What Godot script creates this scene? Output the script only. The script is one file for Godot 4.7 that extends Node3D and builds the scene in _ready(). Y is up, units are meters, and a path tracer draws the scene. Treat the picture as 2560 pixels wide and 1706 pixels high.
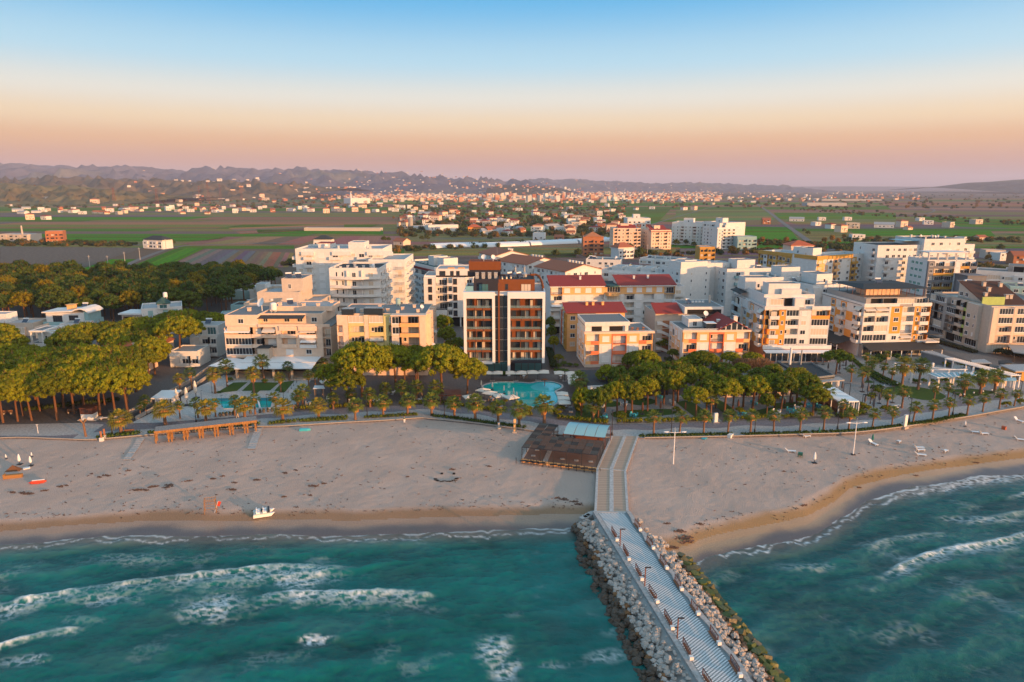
extends Node3D
# A seaside town seen from a drone at sunset: sea and beach in front, a pier, a promenade with palms, apartment blocks, fields and hills.
const FOCAL:=1707.0
const EYE:=55.0
const SEA:=-1.6
var rng:=RandomNumberGenerator.new()
var M:={}
var cache:={}
var pitch:=atan(384.0/FOCAL)
var noise:=FastNoiseLite.new()
var cell:=FastNoiseLite.new()
var shore_l:PackedVector2Array
var shore_r:PackedVector2Array
var hills:=[]
class MB:
	var v:=PackedVector3Array()
	var n:=PackedVector3Array()
	var c:=PackedColorArray()
	var uv:=PackedVector2Array()
	var tint:=Color.WHITE
	func tri(p:Vector3,q:Vector3,r:Vector3) -> void:
		var m:=(q-p).cross(r-p).normalized()
		v.append(p); v.append(r); v.append(q)
		n.append(m); n.append(m); n.append(m)
		c.append(tint); c.append(tint); c.append(tint)
	func tri_n(p:Vector3,q:Vector3,r:Vector3,m:Vector3) -> void:
		if (q-p).cross(r-p).dot(m)<0.0:
			v.append(p); v.append(q); v.append(r)
		else:
			v.append(p); v.append(r); v.append(q)
		n.append(m); n.append(m); n.append(m)
		c.append(tint); c.append(tint); c.append(tint)
	func quad(p:Vector3,q:Vector3,r:Vector3,s:Vector3) -> void:
		tri(p,q,r); tri(p,r,s)
	func box(x0:float,x1:float,y0:float,y1:float,z0:float,z1:float,t:=Transform3D.IDENTITY) -> void:
		var a:=t*Vector3(x0,y0,z0); var b:=t*Vector3(x1,y0,z0); var d:=t*Vector3(x0,y1,z0); var e:=t*Vector3(x1,y1,z0)
		var f:=t*Vector3(x0,y0,z1); var g:=t*Vector3(x1,y0,z1); var h:=t*Vector3(x0,y1,z1); var k:=t*Vector3(x1,y1,z1)
		quad(f,g,k,h); quad(b,a,d,e); quad(a,f,h,d); quad(g,b,e,k); quad(h,k,e,d); quad(a,b,g,f)
	func cube(at:Vector3,s:Vector3,bas:=Basis.IDENTITY) -> void:
		box(-s.x/2,s.x/2,-s.y/2,s.y/2,-s.z/2,s.z/2,Transform3D(bas,at))
	func tube(a:Vector3,b:Vector3,r0:float,r1:float,k:=6,cap:=true) -> void:
		var w:=(b-a).normalized()
		var s:=w.cross(Vector3.RIGHT if absf(w.x)<0.9 else Vector3.UP).normalized()
		var t:=s.cross(w)
		for i in k:
			var p:=TAU*i/k
			var q:=TAU*(i+1)/k
			var d:=s*cos(p)-t*sin(p)
			var e:=s*cos(q)-t*sin(q)
			quad(a+d*r0,a+e*r0,b+e*r1,b+d*r1)
			if cap and r1>0.0:
				tri(b,b+d*r1,b+e*r1)
	func lathe(rings:Array,k:int,at:=Vector3.ZERO) -> void:
		for i in rings.size()-1:
			for j in k:
				var p:=TAU*j/k
				var q:=TAU*(j+1)/k
				var d:=Vector3(cos(p),0,-sin(p)); var e:=Vector3(cos(q),0,-sin(q))
				var lo:Vector2=rings[i]; var hi:Vector2=rings[i+1]
				quad(at+d*lo.x+Vector3.UP*lo.y,at+e*lo.x+Vector3.UP*lo.y,at+e*hi.x+Vector3.UP*hi.y,at+d*hi.x+Vector3.UP*hi.y)
	func ring(x0:float,x1:float,y0:float,y1:float,t:float,z0:float,z1:float,tr:=Transform3D.IDENTITY) -> void:
		box(x0,x1,y0,y0+t,z0,z1,tr); box(x0,x1,y1-t,y1,z0,z1,tr)
		box(x0,x0+t,y0+t,y1-t,z0,z1,tr); box(x1-t,x1,y0+t,y1-t,z0,z1,tr)
	func curb(x0:float,x1:float,z0:float,z1:float,t:float,y0:float,y1:float) -> void:
		box(x0,x1,y0,y1,z0,z0+t); box(x0,x1,y0,y1,z1-t,z1)
		box(x0,x0+t,y0,y1,z0+t,z1-t); box(x1-t,x1,y0,y1,z0+t,z1-t)
	func prism(p:PackedVector2Array,y0:float,y1:float) -> void:
		var q:=p.duplicate()
		if Geometry2D.is_polygon_clockwise(q):
			q.reverse()
		var ix:=Geometry2D.triangulate_polygon(q)
		for i in range(0,ix.size(),3):
			var a:=q[ix[i]]; var b:=q[ix[i+1]]; var d:=q[ix[i+2]]
			if (b-a).cross(d-a)>0.0:
				var s:=b
				b=d; d=s
			tri(Vector3(a.x,y1,a.y),Vector3(b.x,y1,b.y),Vector3(d.x,y1,d.y))
		if y1>y0:
			for i in q.size():
				var a:=q[i]
				var b:=q[(i+1) % q.size()]
				quad(Vector3(b.x,y0,b.y),Vector3(a.x,y0,a.y),Vector3(a.x,y1,a.y),Vector3(b.x,y1,b.y))
	func done(colored:=false) -> ArrayMesh:
		var m:=ArrayMesh.new()
		if v.is_empty():
			return m
		var s:=[]
		s.resize(Mesh.ARRAY_MAX)
		s[Mesh.ARRAY_VERTEX]=v
		s[Mesh.ARRAY_NORMAL]=n
		if colored:
			s[Mesh.ARRAY_COLOR]=c
		if uv.size()==v.size():
			s[Mesh.ARRAY_TEX_UV]=uv
		m.add_surface_from_arrays(Mesh.PRIMITIVE_TRIANGLES,s)
		return m
# ---------------------------------------------------------------- helpers
func gp(u:float,w:float,y:=0.0) -> Vector3:
	var b:=-(w-853.0)/FOCAL
	var dy:=b*cos(pitch)-sin(pitch)
	var dz:=-(cos(pitch)+b*sin(pitch))
	var t:=(y-EYE)/dy
	return Vector3((u-1280.0)/FOCAL*t,y,dz*t)
func g2(u:float,w:float,y:=0.0) -> Vector2:
	var p:=gp(u,w,y)
	return Vector2(p.x,p.z)
func polyline(list:Array,y:=0.0) -> PackedVector2Array:
	var out:=PackedVector2Array()
	for p in list:
		out.append(g2(p[0],p[1],y))
	return out
func hump(list:Array,y:=0.0,steps:=6) -> PackedVector2Array:
	var k:=polyline(list,y)
	var out:=PackedVector2Array()
	for i in k.size()-1:
		var a:=k[maxi(i-1,0)]; var d:=k[mini(i+2,k.size()-1)]
		for j in steps:
			out.append(k[i].cubic_interpolate(k[i+1],a,d,float(j)/steps))
	out.append(k[k.size()-1])
	return out
func lin(r:float,g:float,b:float,a:=1.0) -> Color:
	return Color(r,g,b).linear_to_srgb() if a >= 1.0 else Color(Color(r,g,b).linear_to_srgb(),a)
func tex(freq:float,lo:float,hi:float,kind:=FastNoiseLite.TYPE_SIMPLEX_SMOOTH,size:=256,oct:=4,sd:=1) -> NoiseTexture2D:
	var f:=FastNoiseLite.new()
	f.noise_type=kind; f.frequency=freq; f.fractal_octaves=oct; f.seed=sd
	var t:=NoiseTexture2D.new()
	t.width=size; t.height=size; t.seamless=true; t.noise=f
	var g:=Gradient.new()
	g.set_color(0,Color(lo,lo,lo)); g.set_color(1,Color(hi,hi,hi))
	t.color_ramp=g
	return t
func bump(freq:float,size:=256,oct:=4,strength:=4.0,kind:=FastNoiseLite.TYPE_SIMPLEX_SMOOTH,sd:=5) -> NoiseTexture2D:
	var f:=FastNoiseLite.new()
	f.noise_type=kind; f.frequency=freq; f.fractal_octaves=oct; f.seed=sd
	var t:=NoiseTexture2D.new()
	t.width=size; t.height=size; t.seamless=true; t.noise=f
	t.as_normal_map=true; t.bump_strength=strength
	return t
func mat(called:String,r:float,g:float,b:float,rough:=0.85,more:={}) -> StandardMaterial3D:
	var m:=StandardMaterial3D.new()
	m.resource_name=called
	m.albedo_color=lin(r,g,b,more.get("alpha",1.0))
	m.roughness=rough
	m.metallic_specular=more.get("spec",0.3)
	m.metallic=more.get("metal",0.0)
	if more.has("tex"):
		m.albedo_texture=more.tex
		m.uv1_triplanar=true; m.uv1_world_triplanar=more.get("world",true)
		m.uv1_scale=Vector3.ONE*more.get("scale",0.2)
	if more.has("normal"):
		m.normal_enabled=true; m.normal_texture=more.normal; m.normal_scale=more.get("ns",1.0)
		m.uv1_triplanar=true; m.uv1_world_triplanar=more.get("world",true)
		m.uv1_scale=Vector3.ONE*more.get("scale",0.2)
	if more.has("vc"):
		m.vertex_color_use_as_albedo=true
	if more.has("back"):
		m.backlight_enabled=true; m.backlight=lin(more.back,more.back,more.back*0.4)
	if more.has("alpha"):
		m.transparency=BaseMaterial3D.TRANSPARENCY_ALPHA
	M[called]=m
	return m
func put(called:String,mesh:Mesh,m,parent:Node=null,t:=Transform3D.IDENTITY) -> MeshInstance3D:
	var o:=MeshInstance3D.new()
	o.name=called
	o.mesh=mesh
	o.material_override=m if m is Material else M[m]
	o.transform=t
	(parent if parent else self).add_child(o,true)
	return o
func tag(o:Node,label:String,category:="",group:="") -> Node:
	o.set_meta("label",label)
	if category:
		o.set_meta("category",category)
	if group:
		o.set_meta("group",group)
	return o
func struct(called:String,mesh:Mesh,m,label:="") -> MeshInstance3D:
	var o:=put(called,mesh,m)
	o.set_meta("kind","structure")
	if label:
		o.set_meta("label",label)
	return o
func thing(called:String,label:String,category:String,at:=Vector3.ZERO,turn:=0.0,group:="") -> Node3D:
	var o:=Node3D.new()
	o.name=called
	o.position=at
	o.rotation.y=turn
	add_child(o,true)
	tag(o,label,category,group)
	return o
func dup(o:Node3D,at:Vector3,turn:=0.0,s:=Vector3.ONE,label:="",group:="") -> Node3D:
	var r:Node3D=o.duplicate()
	r.name=String(o.name).rstrip("0123456789_")
	add_child(r,true)
	r.position=at
	r.rotation=Vector3(0,turn,0)
	r.scale=s
	if label:
		r.set_meta("label",label)
	if group:
		r.set_meta("group",group)
	return r
func stuff(o:Node) -> Node:
	o.set_meta("kind","stuff")
	return o
func swarm(called:String,mesh:Mesh,m,where:Array,tints:Array,parent:Node=null) -> MultiMeshInstance3D:
	var mm:=MultiMesh.new()
	mm.transform_format=MultiMesh.TRANSFORM_3D
	mm.use_colors=tints.size()>0
	mm.mesh=mesh
	mm.instance_count=where.size()
	for i in where.size():
		mm.set_instance_transform(i,where[i])
		if tints.size():
			mm.set_instance_color(i,tints[i])
	var o:=MultiMeshInstance3D.new()
	o.name=called
	o.multimesh=mm
	o.material_override=M[m]
	(parent if parent else self).add_child(o,true)
	o.set_meta("kind","stuff")
	return o
func sheet(called:String,p:PackedVector2Array,y:float,m,thick:=0.0,parent:Node=null) -> MeshInstance3D:
	var b:=MB.new()
	b.prism(p,y-thick,y)
	var o:=put(called,b.done(),m,parent)
	if parent==null:
		o.set_meta("kind","structure")
	return o
func offset_strip(line:PackedVector2Array,a:float,b:float) -> PackedVector2Array:
	var left:=PackedVector2Array()
	var right:=PackedVector2Array()
	for i in line.size():
		var d:=(line[mini(i+1,line.size()-1)]-line[maxi(i-1,0)]).normalized()
		var s:=Vector2(-d.y,d.x)
		left.append(line[i]+s*a)
		right.append(line[i]+s*b)
	right.reverse()
	left.append_array(right)
	return left
func along(line:PackedVector2Array,x:float) -> float:
	if x <= line[0].x:
		return line[0].y
	for i in line.size()-1:
		if x <= line[i+1].x:
			return lerpf(line[i].y,line[i+1].y,(x-line[i].x)/(line[i+1].x-line[i].x))
	return line[line.size()-1].y
func xf(p:Vector3,turn:=0.0,s:=Vector3.ONE) -> Transform3D:
	return Transform3D(Basis(Vector3.UP,turn).scaled_local(s),p)
func ordinal(i:int) -> String:
	var w:=["first","second","third","fourth","fifth","sixth","seventh","eighth","ninth","tenth","eleventh","twelfth","thirteenth","fourteenth","fifteenth","sixteenth","seventeenth","eighteenth","nineteenth","twentieth"]
	return w[i] if i<w.size() else "%dth" % (i+1) if (i+1) % 10>3 or (i+1) % 10==0 or (i+1) % 100 in [11,12,13] else "%d%s" % [i+1,["st","nd","rd"][i % 10]]
func mv(x:float,y:float,z:float) -> Transform3D:
	return Transform3D(Basis.IDENTITY,Vector3(x,y,z))
func rr(a:float,b:float) -> float:
	return rng.randf_range(a,b)
func bp(bl:Dictionary,called:String,x0:float,x1:float,y0:float,y1:float,z0:float,z1:float,m:String) -> MeshInstance3D:
	return box_part(bl,called,Transform3D.IDENTITY,x0,x1,y0,y1,z0,z1,m)
# ---------------------------------------------------------------- camera, sky, sun
func light_and_lens() -> void:
	var cam:=Camera3D.new()
	cam.name="camera"
	cam.fov=rad_to_deg(2.0*atan(853.0/FOCAL))
	cam.position=Vector3(0,EYE,0)
	cam.rotation.x=-pitch
	cam.near=0.5
	cam.far=40000.0
	add_child(cam)
	cam.current=true
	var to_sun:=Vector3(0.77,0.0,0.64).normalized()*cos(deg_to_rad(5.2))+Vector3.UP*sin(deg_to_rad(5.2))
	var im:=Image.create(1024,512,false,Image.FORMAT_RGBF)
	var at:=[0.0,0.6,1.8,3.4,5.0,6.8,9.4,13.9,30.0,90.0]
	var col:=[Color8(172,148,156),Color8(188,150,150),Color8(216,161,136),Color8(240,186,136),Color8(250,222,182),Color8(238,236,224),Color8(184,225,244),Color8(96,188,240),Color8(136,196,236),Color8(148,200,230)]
	var exposure:=1.8
	for y in 512:
		var up:=(0.5-(y+0.5)/512.0)*PI
		var deg:=maxf(rad_to_deg(up),0.0)
		var k:=0
		while k<at.size()-2 and deg>at[k+1]:
			k+=1
		var f:=smoothstep(0.0,1.0,clampf((deg-at[k])/(at[k+1]-at[k]),0,1))*0.4+0.6*clampf((deg-at[k])/(at[k+1]-at[k]),0,1)
		var a:Color=col[k]
		var b:Color=col[k+1]
		var base:=a.srgb_to_linear().lerp(b.srgb_to_linear(),f)*(1.0/exposure)
		for x in 1024:
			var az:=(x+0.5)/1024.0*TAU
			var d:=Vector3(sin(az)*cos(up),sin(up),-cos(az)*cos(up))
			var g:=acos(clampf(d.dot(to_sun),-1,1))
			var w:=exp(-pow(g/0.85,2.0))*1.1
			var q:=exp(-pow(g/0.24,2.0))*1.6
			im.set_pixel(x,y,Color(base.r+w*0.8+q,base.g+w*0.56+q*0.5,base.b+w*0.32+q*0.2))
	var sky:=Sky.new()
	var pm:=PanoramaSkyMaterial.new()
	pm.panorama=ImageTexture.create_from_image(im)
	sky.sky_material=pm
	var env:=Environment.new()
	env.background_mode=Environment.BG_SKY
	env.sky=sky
	env.tonemap_mode=Environment.TONE_MAPPER_LINEAR
	env.tonemap_exposure=exposure
	env.sdfgi_enabled=true
	env.ssao_enabled=true
	env.ssil_enabled=true
	env.fog_enabled=true
	env.fog_density=0.000065
	env.fog_light_color=Color(0.86,0.88,0.98)
	var we:=WorldEnvironment.new()
	we.name="environment"
	we.environment=env
	add_child(we)
	var sun:=DirectionalLight3D.new()
	sun.name="sun"
	sun.light_color=Color(1.0,0.72,0.46)
	sun.light_energy=1.5
	sun.light_angular_distance=0.5
	sun.shadow_enabled=true
	sun.basis=Basis.looking_at(-to_sun)
	add_child(sun)
func materials() -> void:
	var grime:=tex(0.02,0.93,1.0,FastNoiseLite.TYPE_SIMPLEX_SMOOTH,512,5)
	var speck:=tex(0.06,0.7,1.0,FastNoiseLite.TYPE_SIMPLEX_SMOOTH,512,6,3)
	var sandy:=tex(0.03,0.72,1.0,FastNoiseLite.TYPE_SIMPLEX_SMOOTH,1024,6,9)
	var tile_n:=bump(0.05,256,5,3.0)
	for w in [["white_wall",0.70,0.68,0.65],["cream_wall",0.78,0.57,0.43],["beige_wall",0.56,0.47,0.39],["yellow_wall",0.72,0.42,0.13],["orange_wall",0.80,0.34,0.07],["peach_wall",0.80,0.44,0.18],["coral_wall",0.78,0.20,0.09],["grey_wall",0.20,0.20,0.21],["concrete",0.36,0.34,0.32],["green_wall",0.42,0.52,0.16],["teal_wall",0.30,0.46,0.46],["brick_wall",0.42,0.17,0.08],["brown_wall",0.20,0.065,0.022],["black_wall",0.035,0.035,0.045],["ochre_wall",0.55,0.30,0.07],["stone_wall",0.42,0.36,0.29],["pale_yellow_wall",0.66,0.55,0.24]]:
		mat(w[0],w[1],w[2],w[3],0.85,{"tex":grime,"scale":0.06})
	mat("flat_roof",0.26,0.27,0.27,0.9,{"tex":speck,"scale":0.07})
	mat("dark_roof",0.06,0.07,0.075,0.85,{"tex":speck,"scale":0.07})
	mat("pale_roof",0.50,0.50,0.50,0.85,{"tex":speck,"scale":0.07})
	mat("green_roof",0.06,0.13,0.12,0.85,{"tex":speck,"scale":0.07})
	mat("red_tiles",0.36,0.055,0.045,0.75,{"tex":speck,"scale":0.3})
	mat("terracotta",0.46,0.15,0.075,0.75,{"tex":speck,"scale":0.3})
	mat("orange_tiles",0.62,0.15,0.06,0.7,{"tex":speck,"scale":0.3})
	mat("brown_tiles",0.10,0.05,0.035,0.8,{"tex":speck,"scale":0.3})
	mat("glass",0.025,0.032,0.042,0.12,{"spec":0.6})
	mat("glass_teal",0.05,0.14,0.15,0.12,{"spec":0.6})
	mat("curtain",0.55,0.46,0.36,0.6)
	mat("shutter",0.70,0.68,0.66,0.6)
	mat("shutter_green",0.10,0.26,0.20,0.6)
	mat("frame_white",0.74,0.73,0.72,0.5)
	mat("frame_dark",0.05,0.04,0.04,0.5)
	mat("frame_brown",0.11,0.042,0.028,0.5)
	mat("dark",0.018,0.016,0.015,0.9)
	mat("rail_glass",0.25,0.35,0.36,0.1,{"alpha":0.3,"spec":0.6})
	mat("metal",0.35,0.36,0.37,0.35,{"metal":0.7})
	mat("white_paint",0.70,0.69,0.68,0.45)
	mat("black_metal",0.03,0.03,0.035,0.45)
	mat("rust_metal",0.18,0.07,0.04,0.6)
	mat("solar",0.03,0.035,0.06,0.15,{"spec":0.6})
	mat("canvas",0.62,0.55,0.47,0.8)
	mat("grey_canvas",0.12,0.10,0.10,0.85)
	mat("white_canvas",0.74,0.73,0.72,0.7)
	mat("dark_awning",0.045,0.045,0.045,0.7)
	mat("blue_paint",0.05,0.38,0.46,0.5)
	mat("green_plastic",0.03,0.16,0.13,0.5)
	mat("red_paint",0.55,0.06,0.03,0.5)
	mat("wood",0.26,0.13,0.07,0.75,{"tex":speck,"scale":0.5})
	mat("pale_wood",0.46,0.31,0.22,0.75,{"tex":speck,"scale":0.6})
	mat("thatch",0.44,0.22,0.08,0.95,{"tex":speck,"scale":0.8})
	mat("bark",0.21,0.10,0.05,0.95,{"tex":speck,"scale":0.8})
	mat("palm_bark",0.27,0.15,0.09,0.95,{"tex":speck,"scale":1.2})
	mat("pine",1,1,1,0.7,{"vc":true,"back":0.6,"spec":0.2})
	mat("palm_leaf",1,1,1,0.6,{"vc":true,"back":0.5,"spec":0.25})
	mat("painted",1,1,1,0.85,{"vc":true,"spec":0.2})
	mat("stone",1,1,1,0.9,{"vc":true,"spec":0.2,"tex":speck,"scale":0.45})
	mat("wet_stone",1,1,1,0.45,{"vc":true,"spec":0.4,"tex":speck,"scale":0.45})
	mat("soil",0.19,0.125,0.08,0.95,{"tex":sandy,"scale":0.012})
	mat("field",1,1,1,0.95,{"vc":true,"spec":0.1,"tex":sandy,"scale":0.011})
	mat("hill",1,1,1,0.95,{"vc":true,"spec":0.05,"tex":sandy,"scale":0.0006})
	mat("road",0.24,0.21,0.19,0.9,{"tex":sandy,"scale":0.05})
	mat("asphalt",0.085,0.08,0.08,0.9,{"tex":sandy,"scale":0.05})
	mat("paving",0.40,0.37,0.345,0.75,{"tex":sandy,"scale":0.05})
	mat("dark_paving",0.17,0.15,0.14,0.8,{"tex":sandy,"scale":0.05})
	mat("white_paving",0.60,0.57,0.54,0.6,{"tex":sandy,"scale":0.05})
	mat("lavender_paving",0.27,0.23,0.24,0.7,{"tex":sandy,"scale":0.05})
	mat("pale_paving",0.53,0.49,0.46,0.7,{"tex":sandy,"scale":0.05})
	mat("kerb",0.52,0.45,0.39,0.85,{"tex":speck,"scale":0.2})
	mat("lawn",0.075,0.13,0.02,0.95,{"tex":speck,"scale":0.12})
	mat("hedge",1,1,1,0.85,{"vc":true,"back":0.5,"spec":0.15})
	mat("pool_water",0.0,0.36,0.33,0.05,{"spec":0.5})
	mat("pool_shallow",0.08,0.46,0.48,0.08,{"spec":0.5})
	mat("pool_tile",0.05,0.24,0.34,0.2,{"spec":0.5})
	mat("sea",1,1,1,0.25,{"vc":true,"spec":0.3,"normal":bump(0.03,512,5,6.0),"scale":0.26,"ns":1.4})
	mat("foam",1,1,1,0.8,{"vc":true,"spec":0.3})
	mat("sand",1,1,1,0.95,{"vc":true,"spec":0.1,"tex":sandy,"scale":0.16,"normal":bump(0.05,512,5,9.0,FastNoiseLite.TYPE_SIMPLEX_SMOOTH,12),"ns":1.2})
	mat("wet_sand",1,1,1,0.33,{"vc":true,"spec":0.5,"tex":sandy,"scale":0.1})
	mat("plastic_film",0.62,0.64,0.66,0.35,{"spec":0.5})
	mat("planks",0.47,0.33,0.24,0.8,{"tex":plank_tex(),"scale":0.25})
	mat("deck_brick",0.33,0.20,0.15,0.8,{"tex":speck,"scale":0.4})
	mat("poly_roof",0.20,0.40,0.46,0.3,{"spec":0.35})
	mat("skin",0.45,0.28,0.20,0.6)
	mat("cloth",1,1,1,0.9,{"vc":true})
func plank_tex() -> ImageTexture:
	var im:=Image.create(64,512,false,Image.FORMAT_RGB8)
	for y in 512:
		var k:=0.9+0.1*absf(sin(float(y/16)*12.9898))
		if y % 16<2:
			k=0.72
		for x in 64:
			im.set_pixel(x,y,Color(k,k,k))
	return ImageTexture.create_from_image(im)
# ---------------------------------------------------------------- land, fields, hills
func land() -> void:
	var b:=MB.new()
	for s in [[-15000.0,-600.0,-430.0,-24000.0],[-600.0,600.0,-430.0,-24000.0],[600.0,15000.0,-430.0,-24000.0],[-1500.0,1500.0,-186.0,-430.0]]:
		b.quad(Vector3(s[0],-0.3,s[2]),Vector3(s[1],-0.3,s[2]),Vector3(s[1],-0.3,s[3]),Vector3(s[0],-0.3,s[3]))
	struct("ground",b.done(),"soil")
	# far strips of farmland
	rng.seed=11
	var green:=Color(0.12,0.23,0.03); var olive:=Color(0.27,0.25,0.08); var brown:=Color(0.37,0.22,0.12); var grey:=Color(0.23,0.18,0.145); var bright:=Color(0.09,0.26,0.02); var dark:=Color(0.07,0.055,0.035)
	var z:=-640.0
	while z>-3600.0:
		var deep:=30.0+rng.randf()*60.0+(-z-600.0)*0.04
		var x:=-1.05*-z
		while x<1.05*-z:
			var w:=rr(150.0,620.0)*(1.0+(-z-600.0)/2500.0)
			var c:Color=[green,olive,olive,brown,grey,green,bright,brown][rng.randi() % 8]
			field([Vector2(x,z),Vector2(x+w,z),Vector2(x+w,z-deep),Vector2(x,z-deep)],c,9,-0.22)
			x+=w+3.0
		z-=deep+3.0
	for f in [
		[[[161,591],[570,594],[512,603],[168,604]],bright],[[[0,616],[360,620],[268,648],[220,665],[0,668]],grey],[[[0,608],[355,612],[352,619],[0,615]],olive],
		[[[318,669],[437,622],[512,620],[413,667]],bright],[[[190,676],[278,648],[345,648],[285,674]],bright],[[[417,665],[519,622],[640,628],[600,668]],grey],[[[602,668],[642,628],[735,632],[720,668]],brown],
		[[[446,610],[566,592],[1000,590],[1000,612]],brown],[[[442,615],[735,614],[735,622],[446,621]],green],[[[570,570],[860,560],[860,572],[600,585]],brown],[[[640,574],[958,574],[958,586],[645,583]],bright],
		[[[850,622],[1010,622],[1010,640],[850,640]],green],[[[960,640],[1700,634],[1700,690],[940,690]],grey],[[[1010,622],[1700,617],[1700,634],[1010,640]],olive],[[[1360,634],[1440,632],[1440,643],[1365,645]],green],
		[[[1846,566],[1972,568],[2000,604],[1850,608]],bright],[[[1690,526],[1915,524],[1950,562],[1690,565]],olive],[[[1500,525],[1680,520],[1640,560],[1500,566]],green],
		[[[1934,532],[2240,532],[2240,548],[1950,548]],green],[[[2128,578],[2478,578],[2490,591],[2140,589]],bright],[[[2281,540],[2600,552],[2600,572],[2400,567]],green],[[[1960,549],[2240,549],[2260,561],[1990,561]],olive],[[[2200,505],[2700,505],[2700,540],[2240,530]],brown],[[[2140,592],[2600,596],[2600,618],[2150,618]],olive],[[[2300,620],[2700,622],[2700,680],[2300,670]],grey],
		[[[1690,622],[2130,622],[2130,660],[1690,660]],grey]]:
		var p:=[]
		for q in f[0]:
			p.append(g2(q[0],q[1]))
		field(p,f[1],9,-0.12)
	# country roads and tracks
	for r in [[[[292,676],[345,650],[435,619],[520,612],[760,605]],5.0],[[[1894,511],[1922,530],[1955,555],[2018,600],[2060,640]],7.0],[[[0,606],[200,607],[355,613]],6.0],[[[1530,577],[1610,566],[1700,540],[1790,515]],4.0],[[[1056,598],[1330,593],[1340,584]],8.0],[[[2160,530],[2300,536],[2330,522],[2230,514],[2170,516]],5.0],[[[1580,624],[1660,632],[1780,640]],5.0]]:
		var l:=hump(r[0])
		sheet("country_road",offset_strip(l,-r[1]/2,r[1]/2),-0.04,"road")
	# hills: each range rises from a foot to a ridge whose height follows the skyline
	var main:=[[-400,420],[-150,412],[0,408],[40,412],[80,420],[130,414],[200,420],[260,421],[310,430],[365,424],[420,421],[475,430],[520,431],[570,440],[640,428],[700,430],[770,434],[810,431],[850,432],[890,428],[945,435],[985,441],[1003,444],[1030,440],[1070,447],[1110,446],[1160,455],[1230,460],[1330,468],[1400,469]]
	hill_range("mountain_range",main,9000.0,5200.0,Color(0.14,0.13,0.16),1,110.0)
	hill_range("mountain_range",[[1150,469],[1215,462],[1248,460],[1285,449],[1300,454],[1350,447],[1380,451],[1420,448],[1470,453],[1520,454],[1580,459],[1630,462],[1660,458],[1720,459],[1800,463],[1920,468]],11500.0,8500.0,Color(0.15,0.14,0.16),2,50.0)
	hill_range("distant_mountains",[[380,469],[450,436],[480,431],[520,440],[600,436],[640,420],[690,430],[760,446],[850,462]],15500.0,12500.0,Color(0.16,0.17,0.2),3,60.0)
	hill_range("distant_hills",[[1500,469],[1700,466],[1900,467],[2100,466],[2300,467],[2600,466],[2900,468]],16500.0,14500.0,Color(0.12,0.11,0.11),8,12.0)
	hill_range("long_hill",[[2280,469],[2336,466],[2390,457],[2440,455],[2500,450],[2560,447],[2700,445],[2900,452]],7600.0,5600.0,Color(0.10,0.10,0.08),4,25.0)
	hill_range("foothills",[[-500,452],[-200,446],[0,452],[60,449],[110,455],[170,452],[230,462],[300,452],[380,452],[440,462],[500,455],[560,462],[640,458],[720,464],[790,466],[900,470]],4700.0,3000.0,Color(0.19,0.14,0.08),5,60.0)
	hill_range("foothills",[[-600,480],[-250,472],[0,470],[50,464],[110,462],[160,470],[230,466],[300,475],[360,480],[420,487],[520,492]],2900.0,2150.0,Color(0.20,0.15,0.07),6,28.0)
	hill_range("town_hill",[[1220,471],[1245,464],[1290,462],[1320,465],[1370,468],[1420,474]],5600.0,5000.0,Color(0.11,0.095,0.06),7,10.0)
func field(p:Array,c:Color,n:int,y:float) -> void:
	var b:=MB.new()
	if p.size()==4:
		for i in n:
			var a:=float(i)/n
			var e:=float(i+1)/n
			b.tint=Color(c.r*rr(0.7,1.45),c.g*rr(0.72,1.2),c.b*rr(0.7,1.4))
			var l0:Vector2=p[0].lerp(p[3],a); var l1:Vector2=p[0].lerp(p[3],e); var r0:Vector2=p[1].lerp(p[2],a); var r1:Vector2=p[1].lerp(p[2],e)
			b.quad(Vector3(l0.x,y,l0.y),Vector3(r0.x,y,r0.y),Vector3(r1.x,y,r1.y),Vector3(l1.x,y,l1.y))
	else:
		b.tint=c
		b.prism(PackedVector2Array(p),y,y)
	struct("field",b.done(true),"field")
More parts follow.
